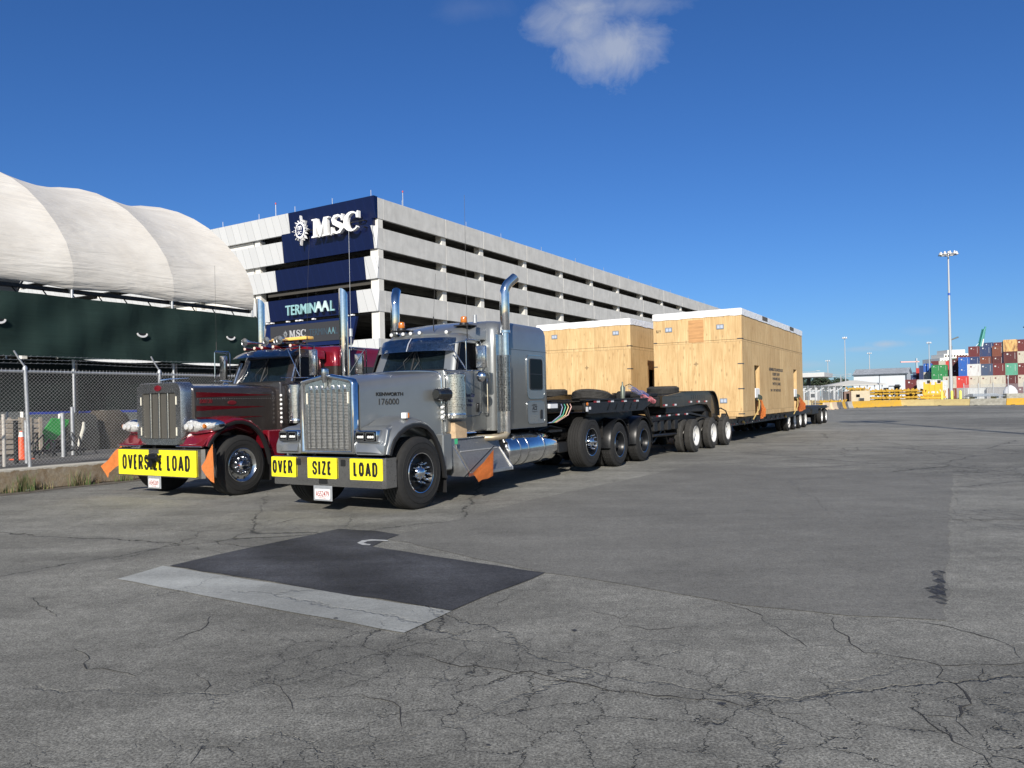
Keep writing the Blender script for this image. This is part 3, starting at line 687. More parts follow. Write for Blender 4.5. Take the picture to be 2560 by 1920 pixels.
p = P(); p.cyl((-8.28, -6, 2.44), (-8.28, 22, 2.44), .024, n=8); p.build('top_rail', galv, CF)
for s in (-2.95, -.04, 3.0, 6.0, 9.0, 12.0, 15.0):
    dz = 0; lean = -.16 if s == -.04 else 0
    p = P(); p.cyl((-8.28, s-lean*.35, .44), (-8.28, s, 2.5), .037, n=10); p.lathe([(0, .045), (.05, .045), (.09, .02)], (-8.28, s, 2.47), 'z', 10); pst = p.build('post', galv, CF)
    p = P(); p.tube([(-8.28, s, 2.53), (-8.3, s-.12, 2.72), (-8.3, s-.2, 2.86)], .018, 6); p.build('wire_arm', galv, pst)
for q in (.06, .14, .22):
    p = P(); pts = [(-8.3, -6+i*.5, 2.56+q*.9+.01*math.sin(i)) for i in range(57)]; p.tube(pts, .003, 4)
    for i in range(0, 200): p.tube([(-8.32, -5+i*.13, 2.545+q*.9), (-8.28, -5+i*.13+.02, 2.585+q*.9)], .002, 3)
    p.build('barbed_wire', galv, CF, smooth=0)
# ================================================================ WHEELS
WM = {}
def tyre_me(R, w, rr, lug=False, dusty=False, side=0):
    k = ('t', R, w, rr, lug, dusty)
    if k in WM: return WM[k]
    g = .011; a = -.045; b2 = -w+.045; L = b2-a
    pr = [(-.035, rr-.004), (-.012, rr+.012), (0, rr+.06), (.004, (R+rr)/2+.01), (-.008, R-.07), (-.020, R-.035), (-.034, R-.012)]
    pr.append((a, R-.004))
    ng = 4; 
    for i in range(ng):
        c = a+L*(i+1)/(ng+1); pr += [(c+.009, R), (c+.006, R-g), (c-.006, R-g), (c-.009, R)]
    pr.append((b2, R-.004))
    pr += [(-w+.034, R-.012), (-w+.020, R-.035), (-w+.008, R-.07), (-w-.004, (R+rr)/2+.01), (-w, rr+.06), (-w+.012, rr+.012), (-w+.035, rr-.004)]
    n = 112
    def fn(kk, i, r):
        if lug and r > R-.02: return r-(.014 if (i+(2 if kk % 4 < 2 else 0)) % 4 == 0 else 0)
        if r > R-.04 and r <= R-.011: return r-(.006 if i % 2 else 0)
        return r
    p = P(); p.lathe(pr, (0, 0, 0), 'x', n, fn, closed=True)
    for rad in ((R+rr)/2+.035, rr+.075): p.lathe([(.001, rad-.004), (.0065, rad-.002), (.0065, rad+.002), (.001, rad+.004)], (0, 0, 0), 'x', 64)
    WM[k] = p.finish('tyre', [rubberd if dusty else rubber], V(0, 0, 0), 40); return WM[k]
def rim_me(style, rr, w):
    k = (style, rr, w)
    if k in WM: return WM[k]
    p = P(); h = P(); mats = [black, chrome]; hm = [chrome]
    if style == 'steer':      # black rim, long spiked chrome nut covers
        p.lathe([(-.035, rr-.01), (-.008, rr+.008), (-.004, rr), (-.012, rr-.012)], (0, 0, 0), 'x', 48); 
        p.lathe([(-.012, rr-.012), (-.05, rr-.03), (-.10, rr-.055), (-.11, rr-.09), (-.085, .15), (-.08, 0.001)], (0, 0, 0), 'x', 48)
        p.mi = 1; p.lathe([(-.009, rr+.012), (-.001, rr+.006), (-.005, rr-.004)], (0, 0, 0), 'x', 48)
        h.lathe([(-.09, .125), (-.03, .115), (.0, .085), (.02, .07), (.035, .03), (.037, .001)], (0, 0, 0), 'x', 24)
        for i in range(10):
            a = R_(36*i+9); c = V(0, math.cos(a), math.sin(a))
            h.tube([c*.143+V(-.09, 0, 0), c*.150+V(-.03, 0, 0), c*.155+V(.0, 0, 0), c*.162+V(.045, 0, 0)], [.022, .021, .022, .003], 8)
        for i in range(5):
            a = R_(72*i); c = V(0, math.cos(a), math.sin(a)); h.tube([c*.05+V(.0, 0, 0), c*.085+V(.03, 0, 0)], [.02, .006], 6)
    elif style == 'drive':    # deep black dish
        p.lathe([(-.035, rr-.01), (-.006, rr+.008), (-.004, rr-.004), (-.02, rr-.02), (-.10, rr-.035), (-.19, rr-.06), (-.20, .20), (-.185, .14), (-.18, .001)], (0, 0, 0), 'x', 48)
        p.mi = 1; p.lathe([(-.007, rr+.010), (-.001, rr+.004), (-.005, rr-.005)], (0, 0, 0), 'x', 48)
        hm = [blackm]; h.lathe([(-.185, .12), (-.10, .11), (-.075, .09), (-.07, .001)], (0, 0, 0), 'x', 20)
        for i in range(10):
            a = R_(36*i); c = V(0, math.cos(a), math.sin(a))*.155; h.cyl(c+V(-.2, 0, 0), c+V(-.165, 0, 0), .015, n=6)
    elif style == 'white':
        mats = [whitep, chrome]; hm = [whitep]
        p.lathe([(-.035, rr-.01), (-.006, rr+.010), (.0, rr+.004), (-.02, rr-.016), (-.06, rr-.022), (-.13, rr-.045), (-.15, rr-.07), (-.155, .15), (-.14, .13), (-.14, .001)], (0, 0, 0), 'x', 48)
        h.lathe([(-.14, .10), (-.06, .095), (-.04, .07), (-.038, .001)], (0, 0, 0), 'x', 20)
        for i in range(8):
            a = R_(45*i); c = V(0, math.cos(a), math.sin(a))*.14; h.cyl(c+V(-.155, 0, 0), c+V(-.12, 0, 0), .014, n=6)
    else:                     # polished disc with hand holes
        mats = [chrome2, ink]; 
        p.lathe([(-.035, rr-.01), (-.006, rr+.008), (-.001, rr), (-.02, rr-.014), (-.045, rr-.05), (-.03, rr-.085), (-.028, .16), (-.05, .14), (-.05, .001)], (0, 0, 0), 'x', 48)
        p.mi = 1
        for i in range(10):
            a = R_(36*i+18); c = V(-.033, math.cos(a)*(rr-.072), math.sin(a)*(rr-.072)); p.cyl(c, c+V(.004, 0, 0), .019, n=12)
        h.lathe([(-.05, .12), (.0, .11), (.03, .09), (.055, .075), (.06, .001)], (0, 0, 0), 'x', 24)
        for i in range(10):
            a = R_(36*i); c = V(0, math.cos(a), math.sin(a))*.145; h.tube([c+V(-.05, 0, 0), c+V(.0, 0, 0), c+V(.03, 0, 0)], [.019, .018, .008], 8)
    WM[k] = (p.finish('rim', mats, V(0, 0, 0), 40), h.finish('hub', hm, V(0, 0, 0), 40)); return WM[k]
def wheel(root, x, y, z, R, w, style, side=1, rr=.285, lug=False, dusty=False, dual=False):
    """x = outer face; side 1: faces +x, -1: faces -x"""
    rm, hm = rim_me(style, rr, w); o = bpy.data.objects.new('wheel', rm); COL.objects.link(o); o.parent = root
    o.location = V(x, y, z)-ORG[root]
    if side < 0: o.rotation_euler = (0, 0, math.pi)
    o.rotation_euler.x = random.uniform(0, 6) if side > 0 else 0
    ORG[o] = V(0, 0, 0)
    t = bpy.data.objects.new('tyre', tyre_me(R, w, rr, lug, dusty)); COL.objects.link(t); t.parent = o
    h = bpy.data.objects.new('hub', hm); COL.objects.link(h); h.parent = o
    if dual:
        t2 = bpy.data.objects.new('tyre', tyre_me(R, w, rr, lug, dusty)); COL.objects.link(t2); t2.parent = o; t2.location = (-w-.055, 0, 0)
        t3 = bpy.data.objects.new('inner_rim', rim_me('white' if style == 'white' else 'drive', rr, w)[0]); COL.objects.link(t3); t3.parent = o; t3.location = (-w-.075, 0, 0)
    return o

# ================================================================ TRUCK PIECES (rig coordinates: x across, y rearwards, z up)
def section(cx, w, zb, zt, cr):
    h = [(w, zb), (w, zt-.16), (w-.008, zt-.09), (w-.035, zt-.035), (w-.085, zt-.005), (w-.17, zt+cr*.22), (w*.5, zt+cr*.75), (0, zt+cr)]
    return [(cx+a, b) for a, b in h]+[(cx-a, b) for a, b in h[:-1][::-1]]
def fender(root, cx, sx, arch, c0, xi, xo, m, infl=.12, name='fender'):
    rings = []
    for i, (s, z) in enumerate(arch):
        d = V(s-c0[0], z-c0[1]); d.normalize()
        def q(x, o): return (cx+sx*x, s+d.x*o, z+d.y*o)
        k = infl
        rings.append([q(xo, -.0), q(xo+.004, .022), q(xo-.015, .045), q(xo-.07, k*.55), q((xi+xo)/2+.05, k*.9), q((xi+xo)/2-.1, k), q(xi, k*1.02), q(xi, .0), q((xi+xo)/2, -.0)])
    p = P(); p.loft(rings); return p.build(name, m, root, smooth=50)
def lip(root, cx, sx, arch, c0, xo, m):
    rings = []
    for s, z in arch:
        d = V(s-c0[0], z-c0[1]); d.normalize()
        def q(x, o): return (cx+sx*x, s+d.x*o, z+d.y*o)
        rings.append([q(xo-.005, .012), q(xo+.03, .004), q(xo+.034, -.02), q(xo+.02, -.055), q(xo-.03, -.06), q(xo-.03, 0)])
    p = P(); p.loft(rings); return p.build('fender_lip', m, root, smooth=50)
def frame_rails(root, cx, y0, y1, z0=.72, z1=.98):
    p = P()
    for sx in (-1, 1):
        p.box((cx+sx*.43-.04, y0, z0), (cx+sx*.43+.04, y1, z1), .008)
    k = y0+.4
    while k < y1: p.box((cx-.39, k, z0+.04), (cx+.39, k+.09, z1-.04)); k += 1.1
    p.build('chassis_frame', blackm, root)
def axle(root, cx, y, z, hw, name='axle', drive=True):
    p = P(); p.cyl((cx-hw, y, z), (cx+hw, y, z), .07, n=12)
    if drive: p.lathe([(-.16, .06), (-.12, .17), (0, .2), (.12, .17), (.16, .06)], (cx, y, z), 'x', 16)
    for sx in (-1, 1): p.box((cx+sx*.5-.06, y-.45, z+.06), (cx+sx*.5+.06, y+.45, z+.12), .01); p.cyl((cx+sx*.5, y+.3, z+.1), (cx+sx*.5, y+.3, z+.34), .12, n=12)
    p.build(name, blackm, root)
def stack(root, x, y, dirx, lower_r, upper_r, z0, zj, zt, curved=True, tail=.25):
    p = P(); up = []
    p.tube([(x, y, z0), (x, y, zj)], lower_r, 20)
    if curved:
        pts = [(x, y, zj-.02), (x, y, zj+.03), (x, y, zt-.42)]
        for i in range(1, 7):
            a = R_(50*i/6); d = .30*(1-math.cos(a)); pts.append((x+dirx*d*.5, y+d*.86, zt-.42+.30*math.sin(a)))
        l = V(*pts[-1]); dd = V(dirx*.5*.77, .86*.77, .64).normalized(); pts.append(tuple(l+dd*.16))
        p.tube(pts, [lower_r+.01, upper_r]+[upper_r]*(len(pts)-2), 24, cap=False)
        p.mi = 1; e = V(*pts[-1]); p.cyl(e-dd*.012, e-dd*.008, upper_r*.96, n=24)
    else:
        n = 28; rings = []
        for zz, slant in ((zj, 0), (zj+.04, 0), (zt-.16, 0), (zt, 1)):
            r = lower_r+.01 if zz == zj else upper_r
            rings.append([(x+r*math.cos(6.2832*i/n), y+r*math.sin(6.2832*i/n), zz-(.16*(.5+.5*math.sin(6.2832*i/n)) if slant else 0)) for i in range(n)])
        p.loft(rings, True, False); p.mi = 1; p.loft([[(a+(x-a)*.04, b+(y-b)*.04, c-.02) for a, b, c in rings[-1]], [(a+(x-a)*.04, b+(y-b)*.04, zj+1) for a, b, c in rings[-1]]])
    p.mi = 0; p.lathe([(-.03, lower_r+.004), (-.025, upper_r+.008), (.02, upper_r+.008), (.025, lower_r)], (x, y, zj), 'z', 20)
    return p.build('exhaust_stack', [chrome, ink], root, smooth=50)
def visor(root, cx, w, y0, z0, m, split=True, drop=.23, out=.22, side=.12):
    """curved blade: top edge at (y0,z0)"""
    top, bot = [], []
    for i in range(13):
        u = -1+i/6; bow = .13*u*u
        if abs(u) > .8: bow += (abs(u)-.8)*.9*side/.12*.12*3
        top.append((cx+u*w, y0+bow, z0-.015*u*u)); bot.append((cx+u*(w+.04), y0-out+bow*1.15, z0-drop-.01*u*u))
    mid = [((a[0]+b2[0])/2, (a[1]+b2[1])/2-.018, (a[2]+b2[2])/2+.012) for a, b2 in zip(top, bot)]
    for i in range(2 if split else 1):
        p = P(); r0 = [top, mid, bot]
        sl_ = slice(0, 7) if split and i == 0 else slice(6, 13) if split else slice(0, 13)
        rings = [q[sl_] for q in r0]; vs = [[p._v(a) for a in r] for r in rings]
        for a in range(2):
            for b2 in range(len(vs[0])-1): p._f([vs[a][b2], vs[a][b2+1], vs[a+1][b2+1], vs[a+1][b2]])
        bmesh.ops.solidify(p.bm, geom=p.bm.faces[:], thickness=.012)
        p.build('sun_visor', m, root, smooth=50)
    if split:
        p = P(); p.tube([tuple(V(*q[6])+V(0, -.014, .004)) for q in (top, mid, bot)], .009, 6); p.build('visor_seam', mat('bright_strip', (.85, .85, .86), .2, .6), root)
def cab(root, cx, y0, y1, zlo, zbelt, zroof, wl, m, wsb=.33, wst=.52, panes='t'):
    # lower body
    p = P(); rg = [ring_z(cx-w_, cx+w_, y0, y1, z, .05, 3) for z, w_ in ((zlo, wl-.02), (zlo+.03, wl), (zbelt-.05, wl+.0), (zbelt, wl-.015))]
    p.loft(rg); p.build('cab_body', m, root, smooth=40)
    # greenhouse
    gw = wl-.03; zt = zroof-.24
    p = P(); rg = [ring_z(cx-a, cx+a, yy, y1, z, r, 5) for z, a, yy, r in ((zbelt-.02, gw, y0+wsb, .13), (zt, gw-.045, y0+wst, .16), (zroof-.13, gw-.075, y0+wst+.02, .2), (zroof-.05, gw-.13, y0+wst+.10, .24), (zroof, gw-.30, y0+wst+.28, .3))]
    p.loft(rg); p.build('cab_roof', m, root, smooth=50)
    # windscreen : two panes, wrapping back at the ends
    def fp(u, v, off=0):   # u -1..1, v 0..1
        a = gw-.11-.03*v; bow = .02+.035*u*u+(max(0, abs(u)-.8)**2)*2.0
        return (cx+u*a, y0+wsb+(wst-wsb)*v+bow-.03-off, zbelt+.025+(zt-zbelt-.0)*v)
    for sgn in (-1, 1):
        p = P(); us = [sgn*(.025+.975*i/8) for i in range(9)]; vsn = [[p._v(fp(u, v, .004)) for u in us] for v in (0, .33, .66, 1)]
        for i in range(3):
            for j in range(8): p._f([vsn[i][j], vsn[i][j+1], vsn[i+1][j+1], vsn[i+1][j]])
        bmesh.ops.solidify(p.bm, geom=p.bm.faces[:], thickness=.006)
        p.build('windscreen', glass, root, smooth=50)
    p = P(); L = [fp(-1+i/8, 0, .012) for i in range(17)]; p.tube(L, .018, 6); p.tube([fp(-1+i/8, 1, .01) for i in range(17)], .015, 6)
    for u in (-1, 1): p.tube([fp(u, v, .008) for v in (0, .5, 1)], .014, 6)
    p.tube([fp(0, v, .012) for v in (0, .5, 1)], .016, 6); p.build('windscreen_seal', trim, root)
    for u0, u1 in ((-.12, -.42), (.10, .34)):
        p = P(); p.tube([fp(u0, .05, .05), fp(u0*.6+u1*.4, .35, .04), fp(u0*.25 if u0 < 0 else .06, .75, .035)], .005, 5); p.tube([fp(u1, .0, .04), fp(u0*.8, .45, .04), fp(u0*.2, .8, .03)], .004, 5); p.build('wiper', ink, root)
    for sx in (-1, 1):
        xs = cx+sx*(gw+.0)
        ya, yb = y0+wsb+.06, y1-.24
        # door glass, leaning with the greenhouse
        def dq(y, z, o): 
            v = (z-zbelt)/(zt-zbelt); return (cx+sx*(gw-.045*v+o), y, z)
        p = P(); A = [(ya-.02, zbelt+.02), (yb, zbelt+.02), (yb, zt+.02), (ya+.16, zt+.02)]
        p.faces([dq(a, b2, .006) for a, b2 in A]+[dq(a, b2, -.02) for a, b2 in A], [(0, 1, 2, 3), (0, 4, 5, 1), (1, 5, 6, 2), (2, 6, 7, 3), (3, 7, 4, 0)]); p.build('door_glass', gblack, root, smooth=0)
        p = P(); p.tube([dq(*a, .012) for a in A+A[:1]], .014, 6); p.build('glass_seal', trim, root)
        p = P(); p.tube([(cx+sx*(wl+.004), y, z) for y, z in ((y0+.42, zbelt-.02), (y0+.42, zlo+.3), (y0+.48, zlo+.25), (y1-.28, zlo+.27), (y1-.20, zlo+.34), (y1-.20, zbelt))], .008, 5); p.build('door_seam', chrome2, root)
        p = P(); p.rr(y1-.36, y1-.28, zlo+.33, zlo+.49, .02, 'x', cx+sx*wl, cx+sx*(wl+.015)); dh = p.build('door_handle', trim, root)
        p = P(); p.rr(y1-.34, y1-.315, zlo+.37, zlo+.47, .01, 'x', cx+sx*(wl+.015), cx+sx*(wl+.03)); p.build('latch', chrome, dh)
        p = P(); 
        for yy in (y1-.1,):
            p.tube([(cx+sx*(wl+.01), yy, zlo+.3), (cx+sx*(wl+.075), yy, zlo+.3), (cx+sx*(wl+.075), yy, zbelt+.0), (cx+sx*(wl+.01), yy, zbelt+.0)], .014, 8)
        p.build('grab_bar', chrome, root)
def roof_light(root, x, y, z, m=lens):
    p = P(); p.lathe([(0, .033), (.03, .036), (.16, .03), (.34, .008)], (x, y, z), 'y', 12); o = p.build('cab_light', silver if m is lens else redp, root)
    p = P(); p.lathe([(0, .034), (-.012, .03), (-.02, .012), (-.022, .001)], (x, y, z), 'y', 12); p.build('lens', m, o)
def beacon(root, x, y, z):
    p = P(); p.box((x-.16, y-.1, z-.03), (x+.16, y+.16, z-.01), .005); p.lathe([(-.01, .085), (.03, .08)], (x, y, z), 'z', 16); o = p.build('beacon', blackm, root)
    p = P(); p.lathe([(.03, .055), (.05, .062), (.12, .060), (.14, .05), (.142, .001)], (x, y, z), 'z', 16); p.build('beacon_lens', amber, o)
def antenna(root, x, y, z, L, coil=True, lean=.0, z2=None):
    p = P(); p.tube([(x, y, z), (x, y, z+.25)], .009, 6); p.tube([(x, y, z+.2), (x+lean, y, z+L*.6), (x+lean*2.2, y, z+L)], .0026, 5)
    if coil: p.cyl((x, y, z+.25), (x, y, z+.39), .035, n=12)
    p.build('antenna', blackm if not coil else galv, root)
def mirror(root, sx, xa, xm, ya, yb, z0, z1, west=True):
    """west-coast mirror on a loop of chrome tube"""
    p = P()
    p.tube([(xa, ya-.15, z0-.02), (xm, ya, z0-.03), (xm, ya, z1+.06), (xm, ya+.03, z1+.09), (xm, yb-.05, z1+.09), (xm, yb-.02, z1+.05), (xm, yb-.02, z0-.02)], .011, 8)
    p.tube([(xa, ya+.02, z1+.04), (xm, ya-.02, z0)], .009, 6); p.tube([(xa, ya-.15, z0-.02), (xm, yb+.02, z0-.02)], .012, 8); p.tube([(xa, ya, z1+.02), (xm, ya, z1+.07)], .009, 6)
    o = p.build('mirror_bracket', chrome, root)
    p = P(); p.box((xm-sx*.02, yb-.16, z0+.02), (xm+sx*.17, yb-.09, z1), .022, 2); p.build('mirror', gchrome, o)
    p = P(); p.lathe([(0, .085), (-.02, .095), (-.05, .08), (-.075, .04), (-.08, .001)], (xm+sx*.05, yb-.09, z0-.12), 'y', 20); p.build('round_mirror', chrome, o)
def tank(root, cx, sx, y0, y1, xo, z, r):
    x = cx+sx*(xo-r)
    p = P(); p.lathe([(0, .001), (0, r-.03), (.012, r-.008), (.03, r), (y1-y0-.03, r), (y1-y0-.012, r-.008), (y1-y0, r-.03), (y1-y0, .001)], (x, y0, z), 'y', 40); o = p.build('fuel_tank', chrome, root, smooth=40)
    for k in (.20, .36, .70):
        p = P(); yy = y0+(y1-y0)*k; p.lathe([(0, r+.002), (0, r+.008), (.05, r+.008), (.05, r+.002)], (x, yy, z), 'y', 40, closed=True); p.build('tank_strap', chrome2, o)
    p = P(); a = R_(52); c = V(x+sx*r*math.cos(a), y0+.28, z+r*math.sin(a)); d = V(sx*math.cos(a), 0, math.sin(a)); p.cyl(c-d*.01, c+d*.045, .055, n=14); p.cyl(c+d*.045, c+d*.06, .035, n=10); p.build('filler_cap', chrome, o)
def airc(root, x, y, z0, z1, r, m):
    p = P(); H = z1-z0
    p.lathe([(0, .001), (0, r-.02), (.015, r), (.06, r), (.065, r+.004), (.075, r), (H*.14, r), (H*.27, r), (H*.275, r+.006), (H*.31, r+.006), (H*.315, r), (H*.42, r), (H*.425, r+.006), (H*.455, r+.006), (H*.46, r), (H-.06, r), (H-.055, r+.006), (H-.03, r+.006), (H-.01, r-.02), (H, r-.05), (H, .001)], (x, y, z0), 'z', 40)
    return p.build('air_cleaner', m, root, smooth=35)
def sign(root, x0, x1, z0, z1, y, txt, tx0, tx1, tz0, tz1, bold=.02):
    p = P(); p.rr(x0, x1, z0, z1, .012, 'y', y-.012, y, 3); o = p.build('oversize_sign', yellow, root)
    p = P(); p.block(txt, (tx0, y-.0125, tz0), V(1, 0, 0), V(0, 0, 1), tx1-tx0, tz1-tz0, (tz1-tz0)*.185, .003); p.build('sign_lettering', ink, o, smooth=0); return o
def plate(root, x, z, y, txt):
    p = P(); p.box((x-.19, y, z-.10), (x+.19, y+.01, z+.13), .004); o = p.build('plate_bracket', galv, root)
    p = P(); p.rr(x-.155, x+.155, z-.075, z+.08, .015, 'y', y-.008, y-.002, 3); o2 = p.build('licence_plate', platew, o)
    p = P(); p.text(txt, (x-.135, y-.0085, z-.035), V(1, 0, 0), V(0, 0, 1), .27, .085, .002, .012); p.text('APPORTIONED', (x-.07, y-.0085, z-.062), V(1, 0, 0), V(0, 0, 1), .14, .015, .002)
    p.build('plate_number', platei, o, smooth=0)

# ================================================================ SILVER TRUCK
cx = .04
T = thing('semi_truck', 'silver heavy haul truck with long hood, OVER SIZE LOAD signs and chrome grille', 'truck', RIG, (cx, 0, 0))
rails = frame_rails(T, cx, .2, 10.6)
for sx in (-1, 1):
    wheel(T, cx+sx*1.16, .85, .552, .552, .385, 'steer', sx, rr=.30)
    wheel(T, cx+sx*1.15, 7.06, .675, .56, .385, 'steer', sx, rr=.30, lug=False)
    wheel(T, cx+sx*1.17, 8.60, .535, .535, .30, 'drive', sx, rr=.295, lug=True, dual=True)
    wheel(T, cx+sx*1.17, 10.22, .535, .535, .30, 'drive', sx, rr=.295, lug=True, dual=True)
for y, z in ((.85, .55), (7.06, .675), (8.6, .535), (10.22, .535)): axle(T, cx, y, z, 1.0, drive=y > 8)
# bumper
def bumper(root, cx, w, z0, z1, m, ret=.28):
    p = P(); pts = [(cx-w, ret), (cx-w, .05), (cx-w+.05, 0), (cx+w-.05, 0), (cx+w, .05), (cx+w, ret), (cx+w-.012, ret), (cx+w-.012, .06), (cx+w-.055, .012), (cx-w+.055, .012), (cx-w+.012, .06), (cx-w+.012, ret)]
    return p.prism(pts, 'z', z0, z1)
p = bumper(T, cx, 1.14, .395, .83, gchrome); bmp = p.build('bumper', bchrome, T)
p = P(); p.box((cx-1.13, .012, .82), (cx+1.13, .09, .835), .004); p.build('bumper_top', chrome, bmp)
p = P(); p.rr(cx-.135, cx+.035, .425, .52, .015, 'y', -.006, -.002); p.build('tow_opening', ink, bmp)
for x in (-.52, .40):
    p = P(); p.rr(x-.045, x+.045, .70, .80, .012, 'y', -.006, -.002); p.build('tow_opening', ink, bmp)
for x in (-.52, .40, ):
    pass
for (a, b2, t_, c_, d_) in ((-1.095, -.565, 'OVER', -1.07, -.63), (-.31, .285, 'SIZE', -.21, .19), (.55, 1.17, 'LOAD', .62, 1.08)):
    sign(T, a, b2, .51, .822, -.008, t_, c_, d_, .56, .775, .05)
plate(T, -.02, .27, -.005, 'A552479')
# grille shell
def grille_shell(root):
    o = [(-.555, .89), (-.56, 1.93), (-.53, 1.985), (-.48, 2.005), (-.10, 2.075), (.10, 2.075), (.48, 2.005), (.53, 1.985), (.56, 1.93), (.555, .89)]
    i_ = [(-.475, .92), (-.475, 1.90), (-.465, 1.93), (-.44, 1.945), (-.09, 2.00), (.09, 2.00), (.44, 1.945), (.465, 1.93), (.475, 1.90), (.475, .92)]
    O = [(cx+a, b2) for a, b2 in o]; I = [(cx+a, b2) for a, b2 in i_]
    p = P(); yb, yf = .13, .03
    rings = [[(a, yb, b2) for a, b2 in O], [(a, yf+.05, b2) for a, b2 in O], [(cx+(a-cx)*.985, yf+.01, b2-.008) for a, b2 in O], [(a+(I[k][0]-a)*.35, yf, b2+(I[k][1]-b2)*.35) for k, (a, b2) in enumerate(O)], [(a+(I[k][0]-a)*.75, yf+.004, b2+(I[k][1]-b2)*.75) for k, (a, b2) in enumerate(O)], [(a, yf+.03, b2) for a, b2 in I], [(a, yf+.09, b2) for a, b2 in I]]
    p.loft(rings, True, False); return p.build('grille_shell', chrome, root, smooth=50)
gs = grille_shell(T)
p = P(); p.loft([[(a, yy, b2) for a, b2 in section(cx, .535, .93, 1.93, .10)] for yy in (.12, .20)]); p.build('grille_gap', trim, gs)
p = P(); p.prism([(cx+a, b2) for a, b2 in ((-.48, .90), (-.48, 1.94), (-.09, 2.01), (.09, 2.01), (.48, 1.94), (.48, .90))], 'y', .085, .11); gp_ = p.build('grille_screen', gscreen, gs)
p = P(); p.prism([(cx+a, b2) for a, b2 in ((-.475, 1.80), (-.475, 1.93), (-.09, 2.005), (.09, 2.005), (.475, 1.93), (.475, 1.80))], 'y', .072, .086); p.box((cx-.475, .072, .905), (cx+.475, .086, .955)); p.box((cx-.475, .072, .95), (cx-.405, .086, 1.81)); p.box((cx+.405, .072, .95), (cx+.475, .086, 1.81)); p.build('grille_surround', gchrome, gs)
p = P()
for k in range(7):
    x = cx-.345+k*.115; p.prism([(x-.014, .94), (x+.014, .94), (x+.014, 1.83), (x+.022, 1.845), (x, 1.91), (x-.022, 1.845), (x-.014, 1.83)], 'y', .045, .072, .004)
p.build('grille_bar', chrome2, gs)
p = P()
for k in range(38): z = .965+k*.0222; p.box((cx-.405, .066, z), (cx+.405, .072, z+.005))
p.build('grille_wire', mat('wire_bright', (.65, .65, .63), .4, .4), gs)
p = P()
for x in (-.37, .37): p.box((cx+x*1.13-.012, .06, 1.63), (cx+x*1.13+.012, .07, 1.80), .003)
p.build('side_marker', mat('marker_cream', (.75, .72, .6), .3), gs)
p = P(); p.lathe([(-.10, .03), (-.02, .045), (.05, .055), (.10, .05), (.12, .03)], (cx+.0, .02, 2.05), 'z', 14); p.box((cx-.05, -.0, 2.02), (cx+.05, .08, 2.16), .02, 2); p.box((cx-.02, .0, 1.86), (cx+.02, .06, 2.03), .01); p.build('hood_ornament', chrome2, gs)
# hood
p = P(); prof = [(.18, .553, 1.945, .10), (.35, .575, 1.965, .09), (.75, .665, 2.01, .075), (1.15, .765, 2.055, .06), (1.5, .845, 2.095, .045), (1.76, .885, 2.12, .035)]
rings = [[(a, y, b2) for a, b2 in section(cx, w_, .98, zt, cr)] for y, w_, zt, cr in prof]
p.loft(rings); hood = p.build('hood', silver, T, smooth=50)
p = P(); p.tube([(a, 1.768, b2) for a, b2 in section(cx, .892, 1.1, 2.126, .035)], .012, 6); p.build('hood_trim', chrome, T)
p = P(); p.prism([(1.76, 1.12), (2.2, 1.12), (2.2, 2.14), (1.76, 2.13)], 'x', cx-.87, cx+.87, .02); p.build('cowl', silver, T)
def hx(y):  # hood side x at y
    for (a, wa, _, _), (b2, wb, _, _) in zip(prof, prof[1:]):
        if a <= y <= b2: return cx+wa+(wb-wa)*(y-a)/(b2-a)
    return cx+.885
def on_hood(txt, y0, y1, z0, z1, m, bold, dep=.008, off=.004):
    a = V(hx(y0)+off, y0, z0); b2 = V(hx(y1)+off, y1, z0); p = P(); u = (b2-a); p.text(txt, a, u, V(0, 0, 1), u.length, z1-z0, dep, bold); return p.build('hood_lettering', m, hood, smooth=0)
on_hood('KENWORTH', .48, .98, 1.735, 1.79, ink, .022)
on_hood('176000', .53, .90, 1.60, 1.695, mat('outline_black', (.03, .03, .03), .5), .0)
